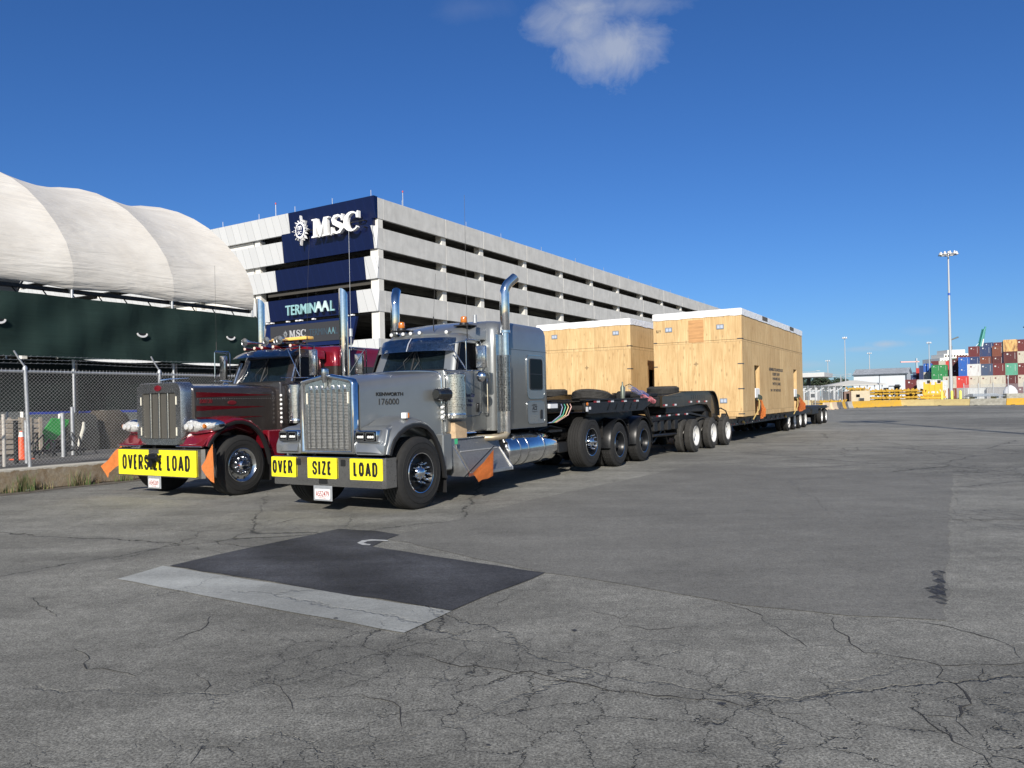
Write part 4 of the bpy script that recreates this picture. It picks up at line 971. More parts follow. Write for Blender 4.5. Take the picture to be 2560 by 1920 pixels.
# fenders
arch = [(.13, .87), (.16, .95), (.24, 1.08), (.36, 1.18), (.52, 1.26), (.70, 1.30), (.88, 1.30), (1.04, 1.26), (1.18, 1.17), (1.28, 1.06), (1.36, .92), (1.43, .78)]
for sx in (-1, 1):
    fender(T, cx, sx, arch, (.8, .62), .60, 1.13, silver, .13)
    lip(T, cx, sx, arch+[(1.50, .55), (1.53, .40)], (.8, .62), 1.12, trim)
    # fender front apron with the headlight pod
    def rg(y, xi, xo, zb, zt, r): return [(cx+sx*a, y, b2) for a, b2 in rrect(xi, xo, zb, zt, r, 4)]
    p = P(); p.loft([rg(.06, .56, 1.10, .872, 1.03, .03), rg(.085, .545, 1.115, .87, 1.06, .03), rg(.16, .54, 1.10, .90, 1.25, .05), rg(.24, .54, 1.06, .95, 1.285, .06), rg(.45, .55, 1.0, 1.1, 1.315, .08), rg(.75, .6, .98, 1.2, 1.38, .08), rg(1.1, .7, .98, 1.1, 1.36, .08), rg(1.4, .78, .97, 1.05, 1.2, .06)]); p.build('fender_apron', silver, T, smooth=50)
    p = P(); p.box((cx+sx*.585, .02, 1.055), (cx+sx*1.005, .19, 1.235), .03, 2); p.mi = 1; p.box((cx+sx*.605, .012, 1.072), (cx+sx*.985, .03, 1.218), .006); hl = p.build('headlight', [chrome, gblack], T)
    for q in (.695, .89):
        p = P(); p.frame(cx+sx*q-.085, cx+sx*q+.085, 1.085, 1.205, .015, .012, 'y', .000, .014); p.build('lamp_bezel', chrome2, hl)
        p = P()
        for d in (-.04, 0, .04): p.lathe([(.0, .022), (-.01, .018), (-.014, .001)], (cx+sx*q+d, .012, 1.135), 'y', 10)
        p.build('lamp_lens', lens, hl)
    p = P(); p.box((cx+sx*.98, .60, 1.385), (cx+sx*1.07, .66, 1.475), .008); p.mi = 1; p.box((cx+sx*.98, .661, 1.39), (cx+sx*1.07, .70, 1.47), .008); p.build('turn_signal', [lens, amber], T)
    # splash panel and mud flap behind the steer wheel
    p = P(); p.box((cx+sx*.95, 1.50, .52), (cx+sx*1.10, 1.75, 1.11), .02); p.build('splash_panel', silver, T)
    p = P(); p.box((cx+sx*.72, 1.56, .17), (cx+sx*1.10, 1.575, .75), .003); p.build('mud_flap', trim, T)
    airc(T, cx+sx*1.02, 1.97, 1.34, 2.10, .185, gchrome if sx > 0 else chrome)
    p = P(); p.box((cx+sx*.88, 1.74, 1.33), (cx+sx*.965, 1.755, 1.60), .003); st = p.build('light_bracket', chrome2, T)
    for z in (1.375, 1.455, 1.54):
        p = P(); p.lathe([(0, .03), (-.015, .03), (-.03, .018), (-.034, .001)], (cx+sx*.925, 1.74, z), 'y', 12); p.build('marker_light', lens, st)
    # intake snorkel
    p = P(); p.lathe([(0, .001), (0, .07), (.02, .092), (.06, .098), (.20, .098), (.22, .112), (.30, .112), (.31, .08)], (cx+sx*.985, 1.49, 1.75), 'y', 24); p.build('air_intake', mat('glossy_black', (.01, .01, .01), .12, coat=1), T)
    tank(T, cx, sx, 3.42, 5.30, 1.20, .70, .305)
    # steps : boxed treads
    p = P(); p.prism([(cx+sx*.75, 1.0), (cx+sx*1.0, 1.0), (cx+sx*1.06, .80), (cx+sx*1.30, .46), (cx+sx*1.30, .40), (cx+sx*.75, .40)], 'y', 1.98, 3.30, .006); stp = p.build('toolbox', mat('diamond_plate', (.26, .26, .25), .45, .7, var=.15, vs=25, bump=.5, bs=120), T)
    p = P(); p.prism([(cx+sx*1.03, .90), (cx+sx*1.34, .455), (cx+sx*1.34, .40), (cx+sx*.98, .40)], 'y', 1.86, 1.88); p.prism([(cx+sx*1.03, .86), (cx+sx*1.34, .45), (cx+sx*1.34, .40), (cx+sx*.98, .40)], 'y', 3.26, 3.28); p.box((cx+sx*1.30, 1.86, .40), (cx+sx*1.335, 3.28, .455), .004); p.build('step_bracket', alu, stp)
    p = P()
    for k in range(26): p.box((cx+sx*1.055, 2.02+k*.045, .79), (cx+sx*1.09, 2.045+k*.045, .80))
    p.build('step_tread', galv, stp)
    p = P(); p.box((cx+sx*.80, 1.70, 1.0), (cx+sx*1.03, 3.30, 1.02), .005); p.box((cx+sx*1.0, 1.70, .93), (cx+sx*1.03, 1.98, 1.0), .005); p.box((cx+sx*.9, 1.64, .55), (cx+sx*1.01, 1.98, .99), .01); p.build('upper_step', alu, stp)
    # heat shield and stack
    stack(T, cx+sx*1.25, 3.24, sx, .060, .086, 1.05, 2.86, 3.93)
    p = P(); p.box((cx+sx*1.20, 2.985, 1.06), (cx+sx*1.21, 3.22, 2.80), .003); p.build('heat_shield', chrome2, T)
    p = P(); n = 14; rings = []
    for z in (1.44, 2.44): rings.append([(cx+sx*(1.25+.088*math.cos(R_(a))), 3.23-.088*math.sin(R_(a)), z) for a in range(-60, 200, 20)])
    p.loft(rings, False, False); bmesh.ops.solidify(p.bm, geom=p.bm.faces[:], thickness=.004); p.build('perforated_guard', perf, T, smooth=50)
    p = P(); p.box((cx+sx*1.198, 3.0, 1.44), (cx+sx*1.213, 3.165, 2.44)); p.build('perforated_guard', perf, T)
    p = P(); p.tube([(cx+sx*1.25, 3.24, 1.06), (cx+sx*1.24, 3.18, 1.0), (cx+sx*1.1, 2.95, .98), (cx+sx*.7, 2.8, .98)], .058, 12); p.build('exhaust_elbow', mat('heat_tinted_steel', (.45, .38, .27), .4, .7, var=.2), T)
    mirror(T, sx, cx+sx*.93, cx+sx*1.27, 1.95, 2.42, 2.16, 2.555)
    # rear fenders over the drive wheels : half round black plastic
    for yc in (8.60, 10.22):
        p = P(); rings = []
        for a in range(-8, 189, 14):
            d = V(math.cos(R_(a)), math.sin(R_(a))); rings.append([(cx+sx*xx, yc+d.x*(rr_+e), .56+d.y*(rr_+e)) for xx, rr_, e in ((.52, .60, 0), (.52, .60, .012), (.9, .60, .02), (1.12, .60, .012), (1.17, .585, .0), (1.165, .575, -.01), (1.1, .59, 0))])
        p.loft(rings); p.build('rear_fender', black, T, smooth=50)
        p = P(); p.box((cx+sx*.75, yc-.66, .95), (cx+sx*1.0, yc-.58, .99), .01); p.box((cx+sx*.8, yc-.625, .72), (cx+sx*1.0, yc-.61, 1.1)); 
        for k in range(4): p.cyl((cx+sx*.86, yc-.64, .78+k*.09), (cx+sx*.86, yc-.60, .78+k*.09), .014, n=8)
        p.build('fender_bracket', blackm, T)
cab(T, cx, 1.80, 3.06, 1.11, 2.145, 2.86, .955, silver)
visor(T, cx, .80, 2.16, 2.745, visorm, True, drop=.24, out=.15)
# sleeper
p = P(); rg = [ring_z(cx-w_, cx+w_, y0, 5.06, z, r, 6) for z, w_, y0, r in ((1.10, 1.13, 3.05, .12), (1.115, 1.145, 3.05, .13), (2.57, 1.145, 3.05, .13), (2.90, 1.135, 3.08, .14), (3.0, 1.11, 3.14, .17), (3.06, 1.05, 3.22, .2), (3.09, .90, 3.35, .2))]
p.loft(rg); slp = p.build('sleeper', silver, T, smooth=50)
p = P(); rings = []
for y, w_, zt in ((2.42, .60, 2.80), (2.52, .66, 2.86), (2.75, .80, 2.93), (3.0, .93, 3.0), (3.25, 1.03, 3.055), (3.6, 1.08, 3.088), (4.9, 1.07, 3.08), (5.03, 1.0, 3.06)):
    rings.append([(cx+a, y, b2) for a, b2 in ((w_, 2.72), (w_, zt-.16), (w_-.03, zt-.06), (w_-.12, zt), (w_*.5, zt+.03), (0, zt+.04), (-w_*.5, zt+.03), (-w_+.12, zt), (-w_+.03, zt-.06), (-w_, zt-.16), (-w_, 2.72))])
p.loft(rings); p.build('roof_fairing', silver, T, smooth=50)
for sx in (-1, 1):
    X = cx+sx*1.145
    p = P(); p.box((X-.004, 3.22, 2.567), (X+sx*.002, 5.0, 2.573)); p.build('panel_seam', trim, slp)
    p = P()
    for k in range(14):
        for yy in (3.55, 3.85): p.cyl((X, yy, 1.2+k*.1), (X+sx*.003, yy, 1.2+k*.1), .006, n=6)
    for k in range(16): p.cyl((X, 3.3+k*.11, 1.15), (X+sx*.003, 3.3+k*.11, 1.15), .006, n=6); p.cyl((X, 3.3+k*.11, 2.55), (X+sx*.003, 3.3+k*.11, 2.55), .006, n=6)
    p.build('rivet', silver, slp)
    lo, hi = (X, X+sx*.012) if sx > 0 else (X+sx*.012, X)
    p = P(); p.rr(4.17, 4.85, 1.66, 2.49, .11, 'x', lo, hi, 5); wf = p.build('window_frame', silver, slp)
    p = P(); p.frame(4.165, 4.855, 1.655, 2.495, .115, .012, 'x', lo, hi+(.004 if sx > 0 else 0), 5); p.build('frame_trim', chrome2, wf)
    p = P(); p.rr(4.265, 4.765, 1.83, 2.42, .06, 'x', lo, hi+.006 if sx > 0 else hi, 5); p.build('window_pane', gblack, wf)
    p = P(); p.frame(4.26, 4.77, 1.825, 2.425, .065, .02, 'x', lo, hi+.012, 5); p.box((X, 4.28, 2.12), (X+sx*.02, 4.75, 2.135)); p.build('window_seal', trim, wf)
    p = P(); p.rr(4.17, 4.85, 1.18, 1.60, .07, 'x', lo, hi, 5); bd = p.build('storage_door', silver, slp)
    p = P(); p.frame(4.165, 4.855, 1.175, 1.605, .075, .010, 'x', lo, hi+(.004 if sx > 0 else 0), 5); p.build('frame_trim', chrome2, bd)
    p = P(); p.rr(4.66, 4.75, 1.26, 1.44, .03, 'x', lo, hi+.01, 4); p.build('handle', trim, bd)
    if sx > 0:
        uy, uz = V(0, 1, 0), V(0, 0, 1); xx = X+.0125
        p = P(); p.text('ACE', (xx, 4.34, 1.435), uy, uz, .20, .075, .003, .03, shear=.2); p.text('Tampa, FL', (xx, 4.33, 1.39), uy, uz, .22, .03, .003); p.text('POWERED BY', (xx, 4.36, 1.535), uy, uz, .16, .018, .003); p.text('TRANSPORT LLC', (xx, 4.32, 1.512), uy, uz, .22, .016, .003)
        p.build('door_lettering', ink, bd, smooth=0)
        p = P()
        for k, t_ in enumerate(('US DOT 556180', 'MC 290447 GVW', 'KYU 098113 CA', 'VIN 1XK 28713')): p.text(t_, (xx, 4.26, 1.315-k*.033), uy, uz, .32, .022, .002)
        p.build('door_lettering', mat('faded_ink', (.16, .17, .17), .6), bd, smooth=0)
        p = P(); X2 = cx+.958
        p.text('Southern Star', (X2, 2.26, 1.70), uy, uz, .40, .07, .003, .01, shear=.3); p.text('DOT 7660', (X2, 2.25, 1.61), uy, uz, .34, .055, .003, .02); p.text('423-9700', (X2, 2.25, 1.54), uy, uz, .32, .04, .003, .02)
        p.build('door_lettering', mat('navy_ink', (.02, .025, .08), .5), T, smooth=0)
        p = P(); p.box((cx+1.115, 1.80-.0, .93), (cx+1.118, 1.88, 1.02)); p.build('green_sticker', greens, T)
for x in (-.66, -.39, -.22, -.02): roof_light(T, cx+x, 2.40, 2.86)
roof_light(T, cx+.55, 2.42, 2.84)
beacon(T, cx-.50, 2.50, 2.95); beacon(T, cx+.68, 2.78, 2.99)
antenna(T, cx+.28, 2.42, 2.88, 1.0, False, .03)
antenna(T, cx+1.27, 2.0, 2.62, 2.4, False); antenna(T, cx-1.27, 2.0, 2.60, 2.5, True)
p = P(); p.cyl((cx+1.02, 2.62, 2.98), (cx+1.02, 2.62, 3.12), .035, n=12); p.build('antenna_coil', galv, T)
# deck behind the sleeper : fifth wheel, hoses, air tanks
p = P(); p.box((cx-.6, 5.2, .98), (cx+.6, 6.3, 1.02)); p.cyl((cx-.55, 5.45, .86), (cx-.55, 6.3, .86), .12, n=14); p.cyl((cx+.62, 5.5, .72), (cx+.62, 6.2, .72), .13, n=14); p.box((cx-.5, 5.9, .5), (cx+.9, 6.35, .72), .02)
for k in range(7): p.tube([(cx+.2+.09*k, 5.3, 1.0), (cx+.22+.09*k, 5.8, 1.08), (cx+.15+.09*k, 6.6, .98)], .018, 6)
p.box((cx-.45, 8.6, 1.0), (cx+.45, 9.7, 1.06), .01); p.lathe([(0, .5), (.06, .48), (.07, .1)], (cx, 9.1, 1.06), 'z', 24); p.box((cx+.45, 5.35, .95), (cx+.95, 6.0, 1.0), .01); p.build('rear_deck', blackm, T)
# brown paper bag on the step
p = P(); b0 = (cx+.84, 1.92, 1.02)
rgs = []
for z, sx_, sy_, o in ((0, .10, .17, 0), (.12, .105, .175, .0), (.2, .10, .17, -.005), (.27, .085, .17, -.01)):
    rgs.append([(b0[0]+.1+a+random.uniform(-.006, .006), b0[1]+.18+b2+random.uniform(-.006, .006), b0[2]+z+random.uniform(-.004, .004)) for a, b2 in rrect(-sx_, sx_, -sy_, sy_, .01, 1)])
p.loft(rgs); p.solo('paper_bag', straw, RIG, (cx+.94, 2.1, 1.02), 'crumpled brown paper bag standing on the silver truck step', 'bag', smooth=0)
def flag(fr, pts, stick, loc, label):
    """pts: outline in local (x,y,z) as grid rows"""
    p = P(); vs = [[p._v(q) for q in r] for r in pts]
    for i in range(len(vs)-1):
        for j in range(len(vs[0])-1): p._f([vs[i][j], vs[i][j+1], vs[i+1][j+1], vs[i+1][j]])
    bmesh.ops.solidify(p.bm, geom=p.bm.faces[:], thickness=.004)
    o = thing('warning_flag', label, 'flag', fr, loc, 'orange warning flags')
    p.build('cloth', orange, o, smooth=60)
    if stick: p = P(); p.tube(stick, .009, 6); p.build('stick', black, o)
    return o
x0 = cx+1.42
def frow(a, b2, n, amp, ph): return [(a[0]+(b2[0]-a[0])*i/n+amp*math.sin(ph+i*1.9), a[1]+(b2[1]-a[1])*i/n, a[2]+(b2[2]-a[2])*i/n) for i in range(n+1)]
flag(RIG, [frow((x0, 2.50, .80), (x0-.02, 2.50, .36), 5, .0, 0), frow((x0, 2.36, .73), (x0, 2.32, .33), 5, .012, 1), frow((x0, 2.18, .62), (x0, 2.14, .33), 5, .012, 2), frow((x0, 1.98, .53), (x0, 2.02, .30), 5, .01, 3), frow((x0, 1.86, .46), (x0, 1.99, .34), 5, .0, 3)],
     [(x0-.08, 1.72, .40), (x0, 2.52, .86)], (x0, 2.3, .3), 'orange flag hanging from the toolbox step of the silver truck')

# ================================================================ RED TRUCK
rx = -4.28; DY = .19
T2 = thing('semi_truck', 'dark grey and red heavy haul truck with one long OVERSIZE LOAD sign on the bumper', 'truck', RIG, (rx, DY, 0))
frame_rails(T2, rx, .4, 10.8)
for sx in (-1, 1):
    wheel(T2, rx+sx*1.22, 1.06, .55, .55, .36, 'alu', sx, rr=.305)
    for y in (7.3, 8.8, 10.4): wheel(T2, rx+sx*1.2, y, .535, .535, .30, 'drive', sx, rr=.295, lug=True, dual=True)
for y in (1.06, 7.3, 8.8, 10.4): axle(T2, rx, y, .54, 1.0, drive=y > 8)
def shift(p, dy):
    for v in p.bm.verts: v.co.y += dy
    return p
p = shift(bumper(T2, rx, 1.25, .38, .89, chrome2), DY); bmp2 = p.build('bumper', bchrome, T2)
y = DY-.008
sg = sign(T2, rx-1.17, rx+1.09, .40, .865, y, 'OVERSIZE LOAD', rx-1.05, rx+.93, .49, .78, .045)
p = P(); p.box((rx-.24, y-.016, .80), (rx+.06, y-.0125, .868)); p.build('sign_notch', chrome2, T2)
p = P(); p.box((rx-.20, y-.07, .66), (rx+.05, y-.013, .80), .02); p.cyl((rx-.08, y-.10, .62), (rx-.08, y-.013, .62), .07, n=12); p.cyl((rx+.08, y-.08, .70), (rx+.08, y-.013, .70), .04, n=10); p.cyl((rx-.26, y-.06, .72), (rx+.10, y-.06, .72), .03, n=10); p.cyl((rx-.22, y-.05, .60), (rx-.02, y-.05, .58), .02, n=8); p.build('tow_hitch', black, T2)
plate(T2, rx-.12, .26, DY-.004, 'A545269')
# round-shouldered tall grille
def rgring(w_, zb, zt, r, y): return [(a, y, b2) for a, b2 in rrect(rx-w_-.11, rx+w_-.11, zb, zt, r, 8)]
gx = rx-.11
p = P(); p.loft([rgring(.70, .93, 2.09, .20, DY+.36), rgring(.69, .935, 2.09, .20, DY+.20), rgring(.655, .945, 2.085, .17, DY+.12), rgring(.64, .95, 2.075, .16, DY+.10), rgring(.50, 1.06, 1.90, .06, DY+.105), rgring(.49, 1.07, 1.89, .05, DY+.16)], True, False); gr = p.build('grille_shell', mat('brushed_shell', (.46, .46, .46), .26, .95, var=.25, vs=24, rvar=.15), T2, smooth=50)
p = P(); p.box((gx-.5, DY+.15, 1.06), (gx+.5, DY+.17, 1.9)); p.build('grille_screen', mat('dark_mesh', (.10, .095, .085), .7, .3, var=.3, vs=90), gr)
p = P()
for k in range(46): p.box((gx-.5, DY+.14, 1.075+k*.0178), (gx+.5, DY+.149, 1.082+k*.0178))
p.build('grille_wire', mat('grille_wire_dark', (.2, .19, .165), .5, .5), gr)
for x in (-.25, 0, .25):
    p = P(); p.box((gx+x-.022, DY+.105, 1.065), (gx+x+.022, DY+.14, 1.90), .008); p.build('grille_bar', chrome2, gr)
p = P(); p.lathe([(0, .001), (0, .095), (-.012, .09), (-.016, .001)], (gx, DY+.1, 1.985), 'y', 24)
for v in p.bm.verts: v.co.z = 1.985+(v.co.z-1.985)*.6
em = p.build('emblem', redp, gr)
p = P(); p.tube([(gx+.03, DY+.14, 2.09), (gx+.03, DY+.13, 2.13), (gx+.12, DY+.26, 2.155), (gx+.35, DY+.5, 2.17)], [.02, .022, .014, .006], 8); p.build('hood_ornament', chrome, gr)
p = P()
for sx in (-1, 1):
    for z in (1.12, 1.68): p.box((gx+sx*.515-.01, DY+.095, z), (gx+sx*.515+.01, DY+.105, z+.15))
p.build('side_marker', mat('marker_cream', (.75, .72, .6), .3), gr)
# hood (dark grey, nearly straight) and red stripes
prof2 = [(.30, .655, 1.985, .09), (.8, .70, 1.99, .085), (1.4, .76, 2.0, .075), (2.1, .83, 2.01, .06)]
p = P(); rings = [[(a, y+DY, b2) for a, b2 in section(rx, w_, 1.0, zt, cr)] for y, w_, zt, cr in prof2]; p.loft(rings); hood2 = p.build('hood', greyp, T2, smooth=50)
p = P(); p.tube([(a, 2.11+DY, b2) for a, b2 in section(rx, .837, 1.15, 2.015, .06)], .012, 6); p.build('hood_trim', chrome2, T2)
p = P(); p.prism([(2.29, 1.12), (2.7, 1.12), (2.7, 2.09), (2.29, 2.06)], 'x', rx-.86, rx+.86, .02); p.build('cowl', greyp, T2)
def hx2(y):
    y -= DY
    for (a, wa, _, _), (b2, wb, _, _) in zip(prof2, prof2[1:]):
        if a <= y <= b2: return rx+wa+(wb-wa)*(y-a)/(b2-a)
    return rx+.655
for z0, z1, ye, zz in ((1.80, 1.90, 2.1, 1.845), (1.555, 1.65, 1.95, 1.62), (1.36, 1.44, 1.9, 1.43)):
    p = P(); y0_ = .52; ys = [y0_+(ye-y0_)*i/12 for i in range(13)]
    a = [p._v((hx2(q)+.002, q, z1+(zz-z1)*(i/12))) for i, q in enumerate(ys)]; b2 = [p._v((hx2(q)+.002, q, z0+(zz-.005-z0)*(i/12))) for i, q in enumerate(ys)]
    for i in range(12): p._f([b2[i], b2[i+1], a[i+1], a[i]])
    bmesh.ops.solidify(p.bm, geom=p.bm.faces[:], thickness=.002)
    p.build('red_stripe', redp, hood2, smooth=0)
p = P(); a_ = V(hx2(.58)+.004, .58, 1.695); u = V(hx2(.84)+.004, .84, 1.695)-a_; p.text('208120', a_, u, V(0, 0, 1), u.length, .075, .006, .02); p.build('hood_lettering', mat('dark_red', (.12, .006, .01), .5), hood2, smooth=0)
p = P(); p.lathe([(0, .001), (0, .10), (.012, .095), (.016, .001)], (hx2(1.25), 1.25, 1.70), 'x', 24)
for v in p.bm.verts: v.co.z = 1.70+(v.co.z-1.70)*.42
p.build('side_emblem', mat('dark_red', (.12, .006, .01), .5), hood2)
p = P()
for k in range(34): yy = .55+k*.05; p.cyl((hx2(yy), yy, 1.775), (hx2(yy)+.004, yy, 1.775), .005, n=6)
for k in range(20): p.cyl((gx+.70, DY+.33, .98+k*.055), (gx+.706, DY+.33, .98+k*.055), .007, n=6)
p.build('rivet', galv, T2)
arch2 = [(.33, .93), (.37, 1.0), (.46, 1.11), (.58, 1.22), (.74, 1.31), (.92, 1.36), (1.10, 1.36), (1.27, 1.31), (1.42, 1.22), (1.54, 1.10), (1.62, .96), (1.68, .82)]
for sx in (-1, 1):
    fender(T2, rx, sx, arch2, (1.05, .66), .66, 1.20, redp, .10)
    lip(T2, rx, sx, arch2+[(1.73, .65), (1.76, .5)], (1.05, .66), 1.19, trim)
    def rg(y, xi, xo, zb, zt, r): return [(rx+sx*a, y+DY, b2) for a, b2 in rrect(xi, xo, zb, zt, r, 4)]
    p = P(); p.loft([rg(.02, .60, 1.20, .925, .965, .015), rg(.06, .6, 1.205, .925, .975, .015), rg(.14, .62, 1.19, .94, 1.05, .03), rg(.3, .64, 1.13, 1.0, 1.18, .05), rg(.5, .68, 1.05, 1.1, 1.30, .06), rg(.9, .72, 1.02, 1.2, 1.42, .06), rg(1.3, .76, 1.0, 1.1, 1.36, .06)]); p.build('fender_apron', redp, T2, smooth=50)
    p = P(); p.box((rx+sx*.52, DY-.01, .92), (rx+sx*1.22, DY+.05, .945), .006); p.build('fender_trim', chrome, T2)
    # swept headlamp pod
    p = P(); hc = (rx+sx*.97, DY+.20, 1.285); rings = []
    for xx, ry_, rz_, yo, zo in ((.66, .05, .07, .02, -.02), (.70, .10, .12, .0, -.01), (.80, .15, .14, -.04, 0), (.95, .17, .14, -.03, .0), (1.12, .16, .125, .03, .01), (1.25, .12, .10, .10, .015), (1.32, .06, .06, .16, .02), (1.34, .01, .02, .20, .02)):
        rings.append([(rx+sx*xx, hc[1]+yo+ry_*math.cos(R_(a)), hc[2]+zo+rz_*math.sin(R_(a))) for a in range(0, 360, 24)])
    p.loft(rings); hl2 = p.build('headlight', chrome, T2, smooth=60)
    p = P(); rings = []
    for xx, ry_, rz_, yo, zo in ((.72, .09, .09, -.04, 0), (.80, .15, .12, -.06, 0), (.97, .165, .12, -.05, .0), (1.11, .155, .105, .015, .01), (1.23, .125, .08, .075, .015), (1.29, .09, .055, .11, .015)):
        rings.append([(rx+sx*xx, hc[1]+yo+ry_*math.cos(R_(a)), hc[2]+zo+rz_*math.sin(R_(a))) for a in range(90, 271, 20)])
    p.loft(rings, False, False); bmesh.ops.solidify(p.bm, geom=p.bm.faces[:], thickness=.006); p.build('lamp_lens', lens, hl2, smooth=60)
    p = P(); p.box((rx+sx*1.15, hc[1]-.135, 1.25), (rx+sx*1.20, hc[1]-.05, 1.33), .02); p.build('turn_signal', amber, hl2)
    for q in (.84, .97): p = P(); p.lathe([(0, .055), (-.012, .05), (-.016, .03), (-.016, .001)], (rx+sx*q, hc[1]-.215, 1.285), 'y', 16); p.build('lamp', mat('bright_lamp', (.9, .9, .88), .1, .5), hl2)
    airc(T2, rx+sx*1.10, 2.52, 1.26, 2.06, .195, chrome2)
    p = P(); p.box((rx+sx*.90, 2.26, 1.25), (rx+sx*.97, 2.275, 1.88), .003); lb = p.build('light_bracket', blackm, T2)
    for k in range(7):
        p = P(); p.lathe([(0, .028), (-.015, .028), (-.028, .015), (-.03, .001)], (rx+sx*.94, 2.26, 1.30+k*.088), 'y', 10); p.build('marker_light', lens, lb)
    p = P(); p.box((rx+sx*.95, 1.75, .62), (rx+sx*1.13, 2.15, 1.16), .02); p.build('splash_panel', redp, T2)
    p = P(); p.box((rx+sx*.75, 1.78, .2), (rx+sx*1.13, 1.80, .8), .003); p.build('mud_flap', trim, T2)
    tank(T2, rx, sx, 3.6, 5.4, 1.2, .70, .30)
    p = P(); p.box((rx+sx*.8, 2.2, .45), (rx+sx*1.15, 3.4, .75), .02); p.box((rx+sx*1.15, 2.3, .6), (rx+sx*1.16, 2.38, .95)); p.build('step_box', chrome2, T2)
    stack(T2, rx+sx*1.27, 3.72, sx, .075, .092, 1.1, 1.9, 4.09, False)
    mirror(T2, sx, rx+sx*.90, rx+sx*1.28, 2.45, 2.86, 2.20, 2.74)
    # painted A-pillar trim
cab(T2, rx, 2.24, 3.52, 1.10, 2.09, 2.84, .95, greyp, .34, .58)
p = P(); rings = []
for y_, w_, zt in ((2.96, .62, 2.82), (3.1, .74, 2.86), (3.35, .86, 2.875), (3.52, .90, 2.87)):
    rings.append([(rx+a, y_, b2) for a, b2 in ((w_, 2.60), (w_, zt-.12), (w_-.04, zt-.03), (w_-.12, zt), (0, zt+.03), (-w_+.12, zt), (-w_+.04, zt-.03), (-w_, zt-.12), (-w_, 2.60))])
p.loft(rings); p.build('roof_cap', redp, T2, smooth=50)
for sx in (-1, 1):
    p = P(); p.tube([(rx+sx*.865, 2.62, 2.11), (rx+sx*.835, 2.80, 2.56)], .035, 8); p.build('pillar_trim', chrome2, T2)
visor(T2, rx, .84, 2.66, 2.80, visorm, False, drop=.17, out=.33)
p = P(); rg = [ring_z(rx-w_, rx+w_, y0_, 5.5, z, r, 5) for z, w_, y0_, r in ((1.10, 1.12, 3.62, .1), (2.45, 1.13, 3.62, .1))]
p.loft(rg); sl2 = p.build('sleeper', greyp, T2, smooth=50)
p = P(); rg = [ring_z(rx-w_, rx+w_, y0_, 5.5, z, r, 5) for z, w_, y0_, r in ((2.45, 1.135, 3.61, .1), (2.74, 1.13, 3.61, .12), (2.86, 1.07, 3.68, .16), (2.90, .95, 3.78, .2))]
p.loft(rg); p.build('sleeper_roof', redp, T2, smooth=50)
p = P(); p.box((rx-.8, 3.5, 1.2), (rx+.8, 3.64, 2.6), .02); p.build('cab_bellows', trim, T2)
for x in (-.66, -.36, -.13, .21, .72): roof_light(T2, rx+x-.05, 2.78, 2.86, mat('peach_lens', (.85, .62, .52), .15, coat=1))
for x, y_, L in ((-.60, 2.72, .55), (-.02, 2.80, .45), (.24, 2.85, .45), (.40, 2.78, .62)):
    p = P(); p.lathe([(-.0, .003), (.01, .085), (.0, .095), (.05, .065), (.16, .032), (L, .012)], (rx+x-.05, y_, 3.0), 'y', 20); p.lathe([(L, .04), (L+.07, .04)], (rx+x-.05, y_, 3.0), 'y', 12); p.build('air_horn', MC['brushed_shell'], T2)
p = P(); p.box((rx-.1, 3.05, 2.9), (rx+.7, 3.2, 2.94), .01); p.box((rx-.0, 3.08, 2.94), (rx+.03, 3.15, 3.0)); p.box((rx+.6, 3.08, 2.94), (rx+.63, 3.15, 3.0)); lb = p.build('light_bar_mount', blackm, T2)
p = P(); p.box((rx-.15, 3.0, 2.99), (rx+.92, 3.2, 3.06), .02, 2); p.build('warning_light_bar', mat('pale_amber', (.85, .52, .12), .3, coat=.6), lb)
antenna(T2, rx-1.28, 2.5, 2.78, 1.9, False); antenna(T2, rx+.92, 3.0, 2.8, 2.3, False, .06)
x0 = rx-1.30
flag(RIG, [frow((x0+.05, DY+.10, .93), (x0+.05, DY+.10, .60), 4, 0, 0), frow((x0-.10, DY+.05, .82), (x0-.10, DY+.05, .50), 4, .0, 0), frow((x0-.26, DY-.0, .64), (x0-.22, DY, .40), 4, .0, 0), frow((x0-.42, DY-.04, .53), (x0-.22, DY-.02, .31), 4, 0, 0)], [(x0+.06, DY+.2, .4), (x0+.03, DY+.1, .95)], (x0, DY, .35), 'orange flag at the left end of the OVERSIZE LOAD bumper, over the low wall')
x0 = rx+1.34
flag(RIG, [frow((x0+.02, DY+.12, .98), (x0+.04, DY+.12, .30), 5, 0, 0), frow((x0-.03, DY+.06, .84), (x0-.0, DY+.08, .34), 5, 0, 0), frow((x0-.08, DY+.04, .70), (x0-.06, DY+.04, .42), 5, 0, 0), frow((x0-.13, DY, .60), (x0-.12, DY, .54), 5, 0, 0)], [(x0+.0, DY+.2, .4), (x0+.03, DY+.13, 1.02)], (x0, DY, .3), 'orange flag between the OVERSIZE LOAD bumper and the polished wheel of the red truck')
